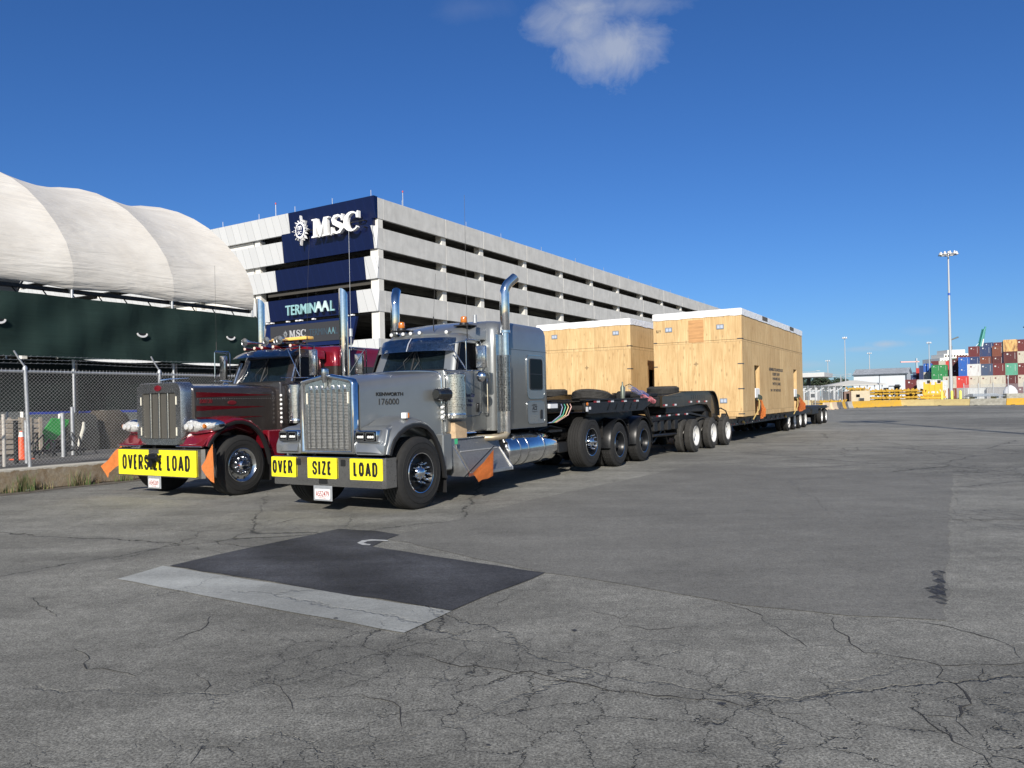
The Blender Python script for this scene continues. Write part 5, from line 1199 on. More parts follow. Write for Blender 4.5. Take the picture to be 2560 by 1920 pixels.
# ================================================================ TRAILERS
def rt(X, Y, t):    # pixel ray onto the plane x=t of the rig frame -> (t, s, z)
    u = X-1280; v = Y-1005; r = ((u-.021*v)/F_, 1, -(v+.021*u)/F_)
    n_ = (RIG.c, -RIG.s); a_ = (RIG.s, RIG.c)
    D = (RIG.o[0]*n_[0]+RIG.o[1]*n_[1]+t)/(r[0]*n_[0]+r[1]*n_[1])
    return (t, (r[0]*D-RIG.o[0])*a_[0]+(D-RIG.o[1])*a_[1], CAMH+r[2]*D)
def tape(p_, x, y0, y1, z, h=.045, sx=1):
    """red / white reflective tape dashes (material slots 0 red, 1 white)"""
    k = y0; i = 0
    while k+.16 <= y1:
        p_.mi = i % 2; p_.box((x, k, z), (x+sx*.004, k+.16, z+h)); k += .17 if i % 2 == 0 else .62; i += 1
def beam(prof, x0, x1, p_): p_.prism(prof, 'x', x0, x1, .006)
def gusset(p_, x, y, z0, z1): p_.faces([(x, y, z0), (x, y+.05, z0), (x, y+.19, z1), (x, y+.14, z1), (x+.012, y, z0), (x+.012, y+.05, z0), (x+.012, y+.19, z1), (x+.012, y+.14, z1)], [(0, 1, 2, 3), (4, 5, 6, 7), (0, 1, 5, 4), (3, 2, 6, 7)])
tx = .14
def make_jeep():
    J = thing('jeep_dolly', 'black three axle jeep dolly coupled over the rear wheels of the silver truck', 'trailer', RIG, (tx, 13.5, 0))
    p = P()
    for sx in (-1, 1):
        beam([(5.35, 1.42), (5.6, 1.36), (6.55, 1.37), (6.62, 1.56), (5.35, 1.56)], tx+sx*.72-.05, tx+sx*.72+.05, p)
    p.box((tx-.9, 5.3, 1.40), (tx+.9, 5.75, 1.575), .03); p.box((tx-.8, 5.7, 1.42), (tx+.8, 6.6, 1.44))
    p.build('gooseneck', blackm, J)
    for sx in (-1, 1):
        p = P(); x = tx+sx*1.12; beam([(6.5, 1.55), (6.5, 1.40), (6.7, 1.30), (9.95, 1.32), (10.35, 1.45), (10.3, 1.64), (9.6, 1.62)], x-.03, x+.03, p)
        p.box((x-.09, 6.5, 1.60), (x+.06, 10.3, 1.63), .004)
        if sx > 0:
            for k in range(5): gusset(p, x+.03, 7.7+k*.45, 1.37, 1.52)
        b_ = p.build('side_beam', blackm, J)
        p = P(); tape(p, x+sx*.034, 6.95, 9.9, 1.55, .05, sx); p.build('reflective_tape', [redl, whitel], b_)
        p = P(); p.lathe([(0, .04), (.02, .035), (.028, .001)], (x+sx*.03, 6.62, 1.52), 'x', 12); p.mi = 1; p.box((x+sx*.031, 6.55, 1.36), (x+sx*.037, 6.66, 1.46)); p.box((x+sx*.031, 6.72, 1.40), (x+sx*.037, 6.80, 1.46)); p.build('side_lamp', [amber, whitel], b_)
    p = P()
    for k in range(7): p.box((tx-1.1, 6.7+k*.55, 1.40), (tx+1.1, 6.78+k*.55, 1.56))
    p.box((tx-1.1, 6.55, 1.575), (tx+1.1, 8.9, 1.595)); p.box((tx-.7, 7.5, 1.05), (tx+.7, 10.1, 1.3), .02); p.box((tx-.6, 10.0, .7), (tx+.6, 10.6, 1.5), .03)
    for sx in (-1, 1): p.tube([(tx+sx*1.0, 10.1, 1.5), (tx+sx*1.05, 10.5, 1.2), (tx+sx*1.02, 10.9, .95)], .05, 8); p.tube([(tx+sx*1.1, 10.2, 1.6), (tx+sx*1.1, 10.6, 1.05)], .025, 6)
    p.build('cross_frame', blackm, J)
    p = P(); p.box((tx+.55, 5.29, 1.455), (tx+.95, 5.297, 1.545)); p.box((tx+.901, 5.36, 1.455), (tx+.906, 5.70, 1.545)); p.build('white_label', whitel, J)
    for k, c in enumerate(((.25, .3, .45), (.1, .45, .3), (.75, .6, .3), (.7, .45, .4))):
        p = P(); x = tx+.86+.01*k; p.tube([(x, 5.95+.12*k, 1.53), (x+.08, 5.85+.12*k, 1.47), (x+.06, 5.78+.10*k, 1.30), (x-.05, 5.6+.05*k, 1.16), (x-.3, 5.3, 1.12), (x-.5, 5.1, 1.08)], .009, 6); p.build('air_hose', mat('hose%d' % k, c, .5), J)
    p = P()
    for sx in (-1, 1):
        beam([(10.3, .88), (10.3, 1.10), (13.0, 1.16), (13.9, 1.16), (15.6, 1.0), (18.1, .98), (18.1, .80), (15.6, .80), (12.2, .86)], tx+sx*.72-.07, tx+sx*.72+.07, p)
        beam([(10.7, 1.07), (10.7, 1.13), (13.0, 1.19), (13.9, 1.19), (15.9, 1.0), (15.9, .95), (13.9, 1.13), (13.0, 1.13)], tx+sx*1.10-.02, tx+sx*1.10+.02, p)
        for k in (11.0, 11.5, 12.1, 12.7): p.box((tx+sx*.78, k, .72), (tx+sx*1.05, k+.3, 1.0), .02)
        p.tube([(tx+sx*1.0, 11.0, .62), (tx+sx*1.0, 12.9, .58)], .04, 8); p.tube([(tx+sx*.9, 11.2, .4), (tx+sx*.95, 12.0, .8), (tx+sx*.9, 12.5, .35)], .025, 6)
    for k in range(9): p.box((tx-.7, 10.5+k*.9, .86), (tx+.7, 10.6+k*.9, 1.02))
    p.box((tx-.5, 10.4, .6), (tx+.5, 12.6, .9), .03); p.box((tx-.9, 10.8, .42), (tx+.9, 11.5, .5), .02)
    fr = p.build('bogie_frame', blackm, J)
    p = P()
    for sx in (-1, 1): tape(p, tx+sx*1.122, 11.0, 13.8, 1.12, .04, sx)
    p.build('reflective_tape', [redl, whitel], fr)
    for y in (13.72, 15.55, 17.25):
        axle(J, tx, y, .49, 1.2, drive=False)
        for sx in (-1, 1): wheel(J, tx+sx*1.36, y, .49, .49, .255, 'white', sx, rr=.285, dusty=True, dual=True)
    return J
def make_lowboy():
    L = thing('lowboy_trailer', 'long black lowboy trailer with gooseneck under the nearer plywood crate', 'trailer', RIG, (tx, 24, 0))
    goose = mat('muddy_gooseneck', (.030, .022, .012), .35, .2, var=.5, vs=4, coat=.3)
    for sx in (-1, 1):
        p = P(); x = tx+sx*1.05
        arc_ = [(16.2+.75*math.sin(R_(a)), 1.02+.80*math.cos(R_(a))) for a in range(0, 91, 15)]
        beam([(11.6, 1.66), (11.6, 1.36), (13.2, 1.36), (14.9, 1.42), (15.8, 1.40), (16.25, 1.15), (16.3, .9)]+[(17.0, .86)]+arc_[::-1]+[(13.4, 1.79)], x-.035, x+.035, p)
        p.box((x-.10, 11.6, 1.655), (x+.05, 13.3, 1.68), .004); b_ = p.build('gooseneck_side', goose if sx > 0 else blackm, L)
        p = P()
        for k in range(7): p.prism([(14.15+k*.22, 1.58), (14.21+k*.22, 1.57), (14.19+k*.22, 1.70), (14.13+k*.22, 1.69)], 'x', x+sx*.0355-.001, x+sx*.0355+.001)
        p.build('slot_hole', ink, b_)
        p = P(); tape(p, x+sx*.037, 11.65, 13.2, 1.40, .05, sx); tape(p, x+sx*.037, 13.9, 16.1, 1.47, .05, sx); p.build('reflective_tape', [redl, whitel], b_)
        # curved outer flange of the swan neck
        p = P(); p.loft([[(x-.12, a, b2+.012), (x+.12, a, b2+.012), (x+.12, a, b2-.012), (x-.12, a, b2-.012)] for a, b2 in [(13.4, 1.80)]+arc_]); p.build('neck_flange', black, L, smooth=50)
        p = P(); p.tube([(tx+sx*1.12, 16.95, 1.22), (tx+sx*1.15, 17.15, 1.25), (tx+sx*1.22, 17.5, 1.15), (tx+sx*1.25, 17.75, .9)], .022, 8); p.cyl((tx+sx*1.15, 17.25, .98), (tx+sx*1.3, 17.25, .98), .09, n=12); p.build('hook_rail', blackm, L)
    p = P(); p.box((tx-.98, 12.2, 1.17), (tx+.98, 16.3, 1.40), .02); p.box((tx-.95, 16.25, .9), (tx+.95, 17.0, 1.5), .03); p.box((tx-1.0, 11.6, 1.38), (tx+1.0, 13.3, 1.62), .02); p.box((tx-1.0, 13.3, 1.45), (tx+1.0, 16.2, 1.74), .02); p.box((tx-1.0, 15.9, .7), (tx+1.0, 16.9, 1.2), .04); p.cyl((tx-.3, 11.9, 1.75), (tx-.3, 12.9, 1.75), .1, n=12); p.box((tx+.1, 11.7, 1.66), (tx+.7, 12.3, 1.78), .02); p.build('gooseneck_frame', blackm, L)
    # deck
    p = P(); 
    for sx in (-1, 1):
        x = tx+sx*1.22; beam([(16.9, .60), (16.9, .86), (27.4, .90), (33.8, .94), (33.8, .74), (27.4, .62)], x-.05, x+.05, p)
        for k in range(11): p.prism([(17.9+k*.9, .68), (18.15+k*.9, .72), (18.4+k*.9, .68), (18.25+k*.9, .80), (18.05+k*.9, .80)], 'x', x+sx*.05-.01, x+sx*.05+.02)
    for k in range(24): p.box((tx-1.2, 17.1+k*.7, .72), (tx+1.2, 17.2+k*.7, .86))
    p.box((tx-1.18, 17.0, .835), (tx+1.18, 33.7, .865)); dk = p.build('deck', blackm, L)
    p = P()
    for k in range(26):
        p.mi = 1 if k % 3 == 0 else 0; p.box((tx+1.271, 17.6+k*.38, .655), (tx+1.275, 17.66+k*.38, .69))
    p.build('reflective_tape', [redl, whitel], dk)
    for k in range(8):
        p = P(); p.prism([(18.2+k*1.3, .868), (18.55+k*1.3, .868), (18.5+k*1.3, .925), (18.25+k*1.3, .925)], 'x', tx-1.25, tx+1.25+.12); p.build('timber_block', mat('timber', (.42, .30, .16), .8, var=.2), L)
    for y in (28.2, 29.65, 31.05, 32.5):
        axle(L, tx, y, .42, 1.1, drive=False)
        for sx in (-1, 1): wheel(L, tx+sx*1.25, y, .43, .43, .25, 'white', sx, rr=.27, dual=True)
    return L
def make_booster():
    B = thing('booster_dolly', 'black two axle booster dolly behind the nearer plywood crate, white rims', 'trailer', RIG, (tx, 37, 0))
    p = P(); p.box((tx-1.25, 34.0, .86), (tx+1.25, 39.6, 1.04), .02); p.box((tx-1.28, 34.3, .60), (tx+1.28, 36.3, .94), .03); p.box((tx-.5, 33.7, .8), (tx+.5, 40, .98), .02); p.box((tx-1.3, 36.4, .9), (tx+1.3, 39.9, .95), .01); p.build('bed', blackm, B)
    for y in (37.35, 38.9):
        axle(B, tx, y, .43, 1.1, drive=False)
        for sx in (-1, 1): wheel(B, tx+sx*1.3, y, .43, .43, .25, 'white', sx, rr=.27, dual=True)
    return B
J1 = make_jeep(); L1 = make_lowboy(); B1 = make_booster()
J2 = dup_to(J1, RIG, (tx-4.3, 14.5, 0), 'black jeep dolly behind the red truck, mostly hidden by the nearer trailer')
L2 = dup_to(L1, RIG, (tx-4.45, 24.9, 0), 'black lowboy trailer under the farther plywood crate')
B2 = dup_to(B1, RIG, (tx-4.45, 37.9, 0), 'black booster dolly behind the farther plywood crate')

# ================================================================ PLYWOOD CRATES
def ply(name, c0, c1):
    m = bpy.data.materials.new(name); m.use_nodes = True; n = NT(m.node_tree); b = n.n['Principled BSDF']
    o = n.new('ShaderNodeTexCoord').outputs['Object']; s = n.new('ShaderNodeSeparateXYZ'); n.l.new(o, s.inputs[0])
    h = n.math('ADD', s.outputs[0], s.outputs[1]); hz = n.new('ShaderNodeCombineXYZ'); n.l.new(h, hz.inputs[0]); n.l.new(s.outputs[2], hz.inputs[1])
    pc = n.math('FLOOR', n.math('DIVIDE', n.math('ADD', h, .3), 1.22)); rw = n.math('FLOOR', n.math('DIVIDE', n.math('SUBTRACT', s.outputs[2], .17), 2.44))
    wn = n.new('ShaderNodeTexWhiteNoise', noise_dimensions='2D'); cv = n.new('ShaderNodeCombineXYZ'); n.l.new(pc, cv.inputs[0]); n.l.new(rw, cv.inputs[1]); n.l.new(cv.outputs[0], wn.inputs['Vector'])
    off = n.vmath('ADD', hz.outputs[0], n.scale(wn.outputs['Color'], (9, 9, 9)))
    g = n.noise(n.scale(off, (7, .55, 1)), 1.6, 6, .62, dist=1.1)
    g2 = n.noise(n.scale(off, (60, 1.2, 1)), 1, 3, .6)
    bl = n.noise(n.scale(off, (1, .6, 1)), 1.4, 3, .5)
    f = n.ramp(n.math('ADD', n.math('MULTIPLY', g, .6), n.math('ADD', n.math('MULTIPLY', g2, .18), n.math('MULTIPLY', bl, .22))), [(.40, 1), (.60, 0)])
    col = n.mix(f, c0, c1)
    col = n.mix(n.math('MULTIPLY', wn.outputs['Value'], .28), col, tuple(x*.72 for x in c1))
    # knots, sparse and drawn out along the grain
    vo = n.new('ShaderNodeTexVoronoi', feature='F1'); n.l.new(n.scale(off, (7.5, 3.0, 1)), vo.inputs['Vector']); vo.inputs['Scale'].default_value = 1; 
    sx_ = n.new('ShaderNodeSeparateColor'); n.l.new(vo.outputs['Color'], sx_.inputs[0])
    kn = n.math('MULTIPLY', n.math('SUBTRACT', 1, n.math('DIVIDE', vo.outputs['Distance'], n.math('ADD', .10, n.math('MULTIPLY', sx_.outputs[0], .22))), clamp=True), n.math('GREATER_THAN', sx_.outputs[1], .28))
    col = n.mix(n.math('MULTIPLY', kn, .62), col, (.16, .075, .025))
    fr = n.math('FRACT', n.math('DIVIDE', n.math('ADD', h, .3), 1.22)); sm = n.math('LESS_THAN', fr, .006)
    fz = n.math('FRACT', n.math('DIVIDE', n.math('SUBTRACT', s.outputs[2], .17), 2.44)); sm = n.math('MAXIMUM', sm, n.math('LESS_THAN', fz, .005))
    col = n.mix(n.math('MULTIPLY', sm, .55), col, (.10, .06, .03))
    n.inp(b.inputs['Base Color'], col); b.inputs['Roughness'].default_value = .72; n.inp(b.inputs['Normal'], n.bump(g2, .2, .01)); return m
m_ply = ply('plywood', (.70, .51, .26), (.50, .32, .14)); m_ply2 = ply('darker_plywood', (.40, .255, .12), (.27, .155, .065))
m_plyp = mat('replacement_ply', (.50, .27, .11), .7, 0, var=.25, vs=2, stretch=(1, 1, 8))
def coverm():
    m = bpy.data.materials.new('white_shrink_wrap'); m.use_nodes = True; n = NT(m.node_tree); b = n.n['Principled BSDF']
    o = n.new('ShaderNodeTexCoord').outputs['Object']; f = n.noise(n.scale(o, (1, 1, .8)), 3.2, 4, .6, dist=1.6)
    b.inputs['Base Color'].default_value = (.80, .80, .80, 1); b.inputs['Roughness'].default_value = .35; n.inp(b.inputs['Normal'], n.bump(f, .6, .08)); return m
m_cov = coverm(); m_br = mat('steel_bracket', (.08, .09, .10), .5, .5); m_vp = mat('vent_plate', (.22, .26, .32), .45, .4); m_vp2 = mat('vent_panel_blue', (.42, .48, .58), .4)
def crate(x0, x1, y0, y1, z0, z1, label, slots, marks, near):
    C = thing('plywood_crate', label, 'crate', RIG, ((x0+x1)/2, (y0+y1)/2, z0), 'plywood crates on the trailers')
    # walls with open slots on the right side
    p = P(); p.box((x0, y0, z0), (x1, y0+.03, z1)); p.box((x0, y1-.03, z0), (x1, y1, z1)); p.box((x0, y0+.031, z0), (x0+.03, y1-.031, z1)); p.box((x0+.031, y0+.031, z0), (x1-.16, y1-.031, z0+.05)); p.box((x0+.031, y0+.031, z1-.03), (x1-.02, y1-.031, z1))
    ys = y0+.031
    for a, b2, zt in slots:
        p.box((x1-.15, ys, z0), (x1, a, z1-.031)); p.box((x1-.15, a, zt), (x1, b2, z1-.031)); ys = b2
    p.box((x1-.15, ys, z0), (x1, y1-.031, z1-.031)); p.build('panelling', m_ply, C, smooth=0)
    for a, b2, zt in slots:
        p = P(); p.box((x1-.45, a-.05, z0), (x1-.40, b2+.05, zt+.05)); p.build('inner_lining', mat('foil_lining', (.25, .28, .30), .4, .5, var=.4, vs=8), C)
        if near: p = P(); p.box((x1-.12, a+.02, 1.55), (x1+.02, b2-.10, 1.92), .03); p.build('corner_pad', mat('pad_white', (.78, .78, .76), .6), C)
    p = P(); n = 40; tops = []
    per = [(x0-.02+(x1-x0+.04)*i/14, y0-.02) for i in range(14)]+[(x1+.02, y0-.02+(y1-y0+.04)*i/36) for i in range(36)]+[(x1+.02-(x1-x0+.04)*i/14, y1+.02) for i in range(14)]+[(x0-.02, y1+.02-(y1-y0+.04)*i/36) for i in range(36)]
    cxm, cym = (x0+x1)/2, (y0+y1)/2
    r0 = [(a, b2, z1-.16+random.uniform(-.015, .015)) for a, b2 in per]; r1 = [(a, b2, z1+.06) for a, b2 in per]; r2 = [(cxm+(a-cxm)*.98, cym+(b2-cym)*.995, z1+.085) for a, b2 in per]
    p.loft([r0, r1, r2], True, False); p._f([p._v(q) for q in r2]); p.build('white_cover', m_cov, C, smooth=40)
    def vent(x, z, w=.26, h=.17):
        p = P(); p.box((x, y0-.015, z), (x+w, y0-.001, z+h), .003); o = p.build('vent_plate', m_vp, C)
        p = P(); p.box((x+.03, y0-.02, z+.03), (x+w/2-.01, y0-.0155, z+h-.03)); p.box((x+w/2+.01, y0-.02, z+.03), (x+w-.03, y0-.0155, z+h-.03)); p.build('vent_panel', m_vp2, o)
    for v in marks['vents']: vent(*v)
    p = P(); mx, mz = marks['cog']; p.box((mx-.09, y0-.003, mz-.006), (mx+.09, y0-.001, mz+.006)); p.box((mx-.006, y0-.004, mz-.09), (mx+.006, y0-.002, mz+.09))
    ringp = [(mx+.045*math.cos(R_(a)), mz+.045*math.sin(R_(a))) for a in range(0, 360, 30)]; p.tube([(a, y0-.004, b2) for a, b2 in ringp+ringp[:1]], .004, 4)
    p.build('gravity_mark', ink, C)
    p = P(); sz = (1.05, 2.1, 2.95, 3.62, 4.35)
    for z in [z0+.08+(z1-z0-.2)*k/4 for k in range(5)]:
        p.box((x1-.16, y0-.006, z), (x1+.006, y0-.001, z+.035)); p.box((x1+.001, y0-.006, z), (x1+.006, y0+.22, z+.035)); p.box((x0, y0-.006, z), (x0+.14, y0-.001, z+.035))
    p.build('corner_bracket', m_br, C)
    p = P(); p.box((x0-.0, y0-.006, z1-.99), (x1, y0-.001, z1-.98)); p.box((x1+.001, y0, z1-.99), (x1+.006, y1, z1-.98)); p.build('panel_joint', mat('joint_dark', (.12, .075, .035), .9), C)  # thin dark strips mark the joint between the plywood sheets
    return C
C1 = crate(-1.40, 1.78, 18.2, 29.6, .93, 4.60, 'nearer tall plywood crate with white wrapped top and black stencil lettering', [(19.95, 20.75, 2.76), (27.35, 28.1, 2.80)],
           {'vents': [(-.95, 4.0), (.91, 3.99), (.98, 1.40)], 'cog': (.16, 2.81)}, True)
p = P(); p.box((-.09, 18.185, 3.58), (.45, 18.197, 4.37)); p.build('replacement_panel', m_plyp, C1)
p = P(); p.box((-1.28, 18.19, 4.0), (-1.25, 18.197, 4.1)); p.box((-1.28, 18.19, 4.0), (-1.22, 18.197, 4.015)); p.box((-1.22, 18.19, 4.0), (-1.205, 18.197, 4.1)); p.box((-1.16, 18.19, 4.04), (-1.13, 18.197, 4.1)); p.box((-1.15, 18.19, 3.99), (-1.14, 18.197, 4.05)); p.build('handling_symbol', ink, C1)
p = P(); uy = V(0, 1, 0)
for t_, a, b2, z, h in (('GENERATOR MODULES', 22.35, 25.0, 2.62, .12), ('KEEP DRY', 23.0, 24.4, 2.44, .11), ('HANDLE', 23.0, 24.4, 2.26, .11), ('WITH CARE', 22.95, 24.5, 2.05, .12), ('NO 1 OF 2 MODULES', 22.6, 24.5, 1.80, .10)):
    p.text(t_, (1.782, a, z), uy, V(0, 0, 1), b2-a, h, .004, .03)
p.build('stencil_lettering', ink, C1, smooth=0)
p = P()
for a in (21.3, 26.6): p = P(); p.box((1.72, a, 4.50), (1.805, a+.9, 4.665), .005); p.build('cover_patch', mat('dark_patch', (.10, .09, .075), .8), C1)
C2 = crate(-6.7, -2.62, 19.0, 30.4, .93, 4.64, 'farther plywood crate with white wrapped top, between the sleeper cab and the nearer crate', [(20.95, 21.75, 2.80), (27.4, 28.1, 2.8)],
           {'vents': [(-6.02, 4.11), (-3.35, 4.10)], 'cog': (-4.48, 2.89)}, False)
# skids under the near crate front
p = P(); p.box((-1.3, 18.0, .875), (1.3, 18.18, .925)); p.box((-1.2, 17.8, .87), (1.0, 17.98, .90)); p.solo('timber_dunnage', mat('timber', (.42, .30, .16), .8), RIG, (0, 18, .87), 'loose timber planks on the deck below the front of the nearer crate', 'timber')
# lashings and flags at the slots
def slotflag(s, z0, z1, w, label):
    x = 1.86
    flag(RIG, [frow((x, s+.1, z1), (x+.06, s+.25, z1-.05), 3, .02, 0), frow((x+.02, s-.0, z1-.2), (x+.08, s+w*.6, z1-.2), 3, .04, 1), frow((x+.04, s-w*.15, (z0+z1)/2), (x+.10, s+w, (z0+z1)/2), 3, .05, 2), frow((x+.02, s-w*.1, z0+.1), (x+.10, s+w, z0+.1), 3, .05, 3), frow((x+.02, s+w*.2, z0), (x+.08, s+w*.7, z0+.05), 3, .03, 4)], None, (x, s, z0), label)
slotflag(20.30, .78, 1.50, .35, 'orange flag hanging at the front slot of the nearer crate')
slotflag(27.95, .88, 1.58, .95, 'wide orange flag hanging at the rear slot of the nearer crate')
for s, lb_ in ((20.3, 'yellow ratchet strap and dark bundle at the front slot of the nearer crate'), (27.9, 'dark strap bundle at the rear slot of the nearer crate')):
    S = thing('ratchet_strap', lb_, 'strap', RIG, (1.85, s, 1))
    p = P(); p.tube([(1.70, s+.1, 1.62), (1.84, s+.05, 1.45), (1.86, s-.1, 1.15), (1.80, s-.75, .80)], .022, 6); p.build('webbing', mat('strap_yellow', (.45, .33, .12), .8), S)
    p = P(); rgs = [[(1.80+r_*math.cos(R_(a))*.8, s+.15+r_*1.5*math.cos(R_(a+50))+r_*.3*random.random(), z+r_*math.sin(R_(a))*.5) for a in range(0, 360, 45)] for r_, z in ((.02, 1.40), (.10, 1.46), (.13, 1.55), (.11, 1.63), (.03, 1.68))]
    p.loft(rgs); p.build('bundle', mat('bundle_green', (.05, .065, .05), .85, var=.5, vs=20), S)
    p = P(); p.tube([(1.46, s-.9+.05*i, .70+.04*math.sin(i)) for i in range(6)], .03, 6); p.build('hook', mat('strap_yellow', (.45, .33, .12), .8), S)

# loose things on the jeep
def spare(loc, rot, label, R=.49):
    S = bpy.data.objects.new('spare_tyre', tyre_me(R, .255, .285, False, True)); COL.objects.link(S); S.location = RIG.W(loc)
    S.rotation_euler = rot; ORG[S] = V(0, 0, 0); setp(S, label, 'tyre', 'spare tyres'); return S
spare((.55, 8.50, 1.79), (R_(0), R_(-79), -RIG.h+R_(90)), 'spare tyre leaning on the jeep dolly deck behind the silver truck')
spare((.45, 13.85, 1.97), (0, R_(-90), -RIG.h), 'spare tyre lying flat on the gooseneck of the nearer lowboy')
spare((-3.7, 14.6, 1.99), (0, R_(-90), -RIG.h), 'spare tyre lying flat just behind the sleeper cab, on the farther trailer')
p = P(); p.lathe([(0, .001), (0, .055), (.28, .055), (.34, .02), (.42, .018), (.42, .001)], (.95, 9.45, 1.63), 'z', 16); p.solo('gas_cylinder', mat('olive_steel', (.14, .16, .13), .45, .4), RIG, (.95, 9.45, 1.63), 'small grey gas cylinder standing on the jeep dolly beside the coiled cables', 'cylinder')
cb = thing('cable_coil', 'tangle of red, blue and grey coiled cables on the jeep dolly', 'cable', RIG, (.8, 10.5, 1.65))
for k, (c, y0_, y1_, z0_, z1_, r) in enumerate((((.35, .35, .37), 9.9, 11.0, 1.92, 1.66, .05), ((.06, .08, .35), 10.0, 11.1, 1.86, 1.70, .055), ((.6, .10, .14), 10.6, 11.5, 1.66, 1.55, .06))):
    p = P(); pts = [(.95+.04*k+r*math.cos(i*.9), y0_+(y1_-y0_)*i/110, z0_+(z1_-z0_)*i/110+r*math.sin(i*.9)+.02*math.sin(i*.11)) for i in range(111)]; p.tube(pts, .006, 5); p.build('coiled_cable', mat('cable%d' % k, tuple(q*.7+.06 for q in c), .5), cb)
p = P(); p.tube([(.9, 9.7, 1.66), (.9, 9.75, 1.95), (.95, 9.95, 2.0), (1.0, 10.4, 1.8)], .01, 5); p.build('hose', black, cb)

# ================================================================ YARD BEHIND THE FENCE
def yg(X, t): # base on the raised yard ground under pixel column X on plane t
    _, s, _ = rt(X, 1100, t); return s
wood = mat('grey_timber', (.36, .31, .25), .85, var=.25, vs=3)
def slat_box(s0, s1, t, h, label):
    B_ = thing('timber_bin', label, 'bin', RIG, (t, (s0+s1)/2, .44), 'slatted timber bins in the yard')
    p = P()
    k = .50
    while k < .44+h-.1: p.box((t, s0, k), (t+.03, s1, k+.10), .004); p.box((t-1.0, s0, k), (t-.97, s1, k+.10)); p.box((t-.97, s1-.03, k), (t, s1, k+.1)); p.box((t-.97, s0, k), (t, s0+.03, k+.1)); k += .135
    p.build('slat', wood, B_)
    for s in (s0, s1-.08):
        for tt in (t+.03, t-1.03): p = P(); p.box((tt, s, .44), (tt+.03, s+.08, .44+h)); p.build('post', wood, B_)
slat_box(yg(-40, -13.4), yg(62, -13.4), -13.4, 1.02, 'slatted timber bin at the left edge, left of the traffic cone')
slat_box(yg(70, -13.4), yg(104, -13.4), -13.4, 1.02, 'slatted timber bin right of the traffic cone')
s_ = yg(54, -11.5); cz_ = rt(54, 1117, -11.5)[2]
p = P(); p.box((-11.7, s_-.2, .44), (-11.3, s_+.2, .47), .01); p.lathe([(.47, .15), (.85, .085), (1.0, .06), (1.14, .035), (1.15, .001)], (-11.5, s_, 0), 'z', 20)
cn = thing('traffic_cone', 'orange traffic cone standing behind the chain link fence', 'cone', RIG, (-11.5, s_, .44)); p.build('cone', mat('cone_orange', (.75, .10, .03), .5), cn)
p = P(); p.lathe([(1.0, .064), (1.12, .042)], (-11.5, s_, 0), 'z', 20); p.build('white_band', mat('cone_white', (.8, .8, .78), .5), cn)
for X, t, h, r, m_, lb_ in ((40, -10.2, .95, .05, black, 'short black post left of the traffic cone behind the fence'), (10, -9.4, 1.1, .035, mat('post_white', (.5, .47, .42), .7), 'thin weathered white post at the left edge behind the fence'), (158, -11.5, 1.1, .05, galv, 'grey steel post right of the tangled rack behind the fence'), (182, -12.0, 1.25, .045, galv, 'second grey steel post right of the tangled rack behind the fence'), (66, -10.0, .95, .04, galv, 'grey steel post directly right of the traffic cone')):
    s = yg(X, t); p = P(); p.cyl((t, s, .44), (t, s, .44+h), r, n=10); p.lathe([(0, r*1.15), (.02, r*1.15), (.03, .001)], (t, s, .44+h), 'z', 10); p.solo('yard_post', m_, RIG, (t, s, .44), lb_, 'post', 'short posts in the yard')
s = yg(128, -14.2); p = P(); p.prism([(s-.55, .60), (s-.10, .50), (s+.60, 1.35), (s+.05, 1.42)], 'x', -14.25, -14.2, .01); p.solo('green_board', mat('board_green', (.03, .30, .06), .6, var=.2), RIG, (-14.2, s, .5), 'bright green board leaning at an angle behind the fence', 'board')
s = yg(120, -11.8); rk = P()
for k in range(9):
    a = random.uniform(-.5, .5); rk.tube([(-11.8+a, s-.6+k*.15, .46), (-11.8+a*.5, s-.5+k*.16, .75+.1*math.sin(k*2)), (-11.8-a*.4, s-.2+k*.13, .95+.12*math.cos(k)), (-11.8-a, s-.1+k*.14, .6), (-11.8-a, s+.05+k*.12, .46)], .018, 6)
rk.tube([(-11.8, s-.8, .62), (-11.8, s+1.0, .58)], .03, 6); rk.tube([(-11.6, s+.8, 1.0), (-11.5, s+1.1, .46)], .02, 6)
rk.solo('steel_rack', blackm, RIG, (-11.8, s, .44), 'tangle of dark bent steel bars on the yard ground behind the fence', 'rack')
for X0_, X1_, t, h, c, lb_, nm in ((188, 250, -13.8, 1.1, (.03, .03, .028), 'dark covered pile behind the fence, left of the red truck', 'covered_pile'), (252, 330, -14.0, 1.15, (.045, .036, .026), 'brown black covered pile right behind the headlight of the red truck', 'covered_pile'), (70, 96, -14.6, .8, (.13, .13, .13), 'small grey boulder shaped cover between the timber bins', 'covered_pile')):
    s0, s1 = yg(X0_, t), yg(X1_, t); p = P(); rgs = []
    for z, k in ((0, 1), (.3, 1.0), (.7, .94), (.9, .8), (1.0, .55)):
        rgs.append([(t-.5+(a)*.6*k+random.uniform(-.03, .03), (s0+s1)/2+b2*(s1-s0)/2*k+random.uniform(-.04, .04), .44+z*h+random.uniform(-.03, .03)*(z > 0)) for a, b2 in rrect(-1, 1, -1, 1, .3, 4)])
    p.loft(rgs); p.solo(nm, mat(nm+lb_[:4], c, .85, var=.4, vs=3, bump=.5, bs=5), RIG, (t-.5, (s0+s1)/2, .44), lb_, 'covered pile')
s = yg(205, -12.6); p = P(); p.tube([(-12.6, s-.15, .46), (-12.6, s-.05, .8), (-12.6, s+.05, 1.12), (-12.6, s+.06, 1.3)], [.03, .05, .05, .03], 8); p.solo('bent_pipe', mat('pale_pipe', (.55, .53, .46), .6), RIG, (-12.6, s, .44), 'pale bent pipe standing against the dark covered pile', 'pipe')
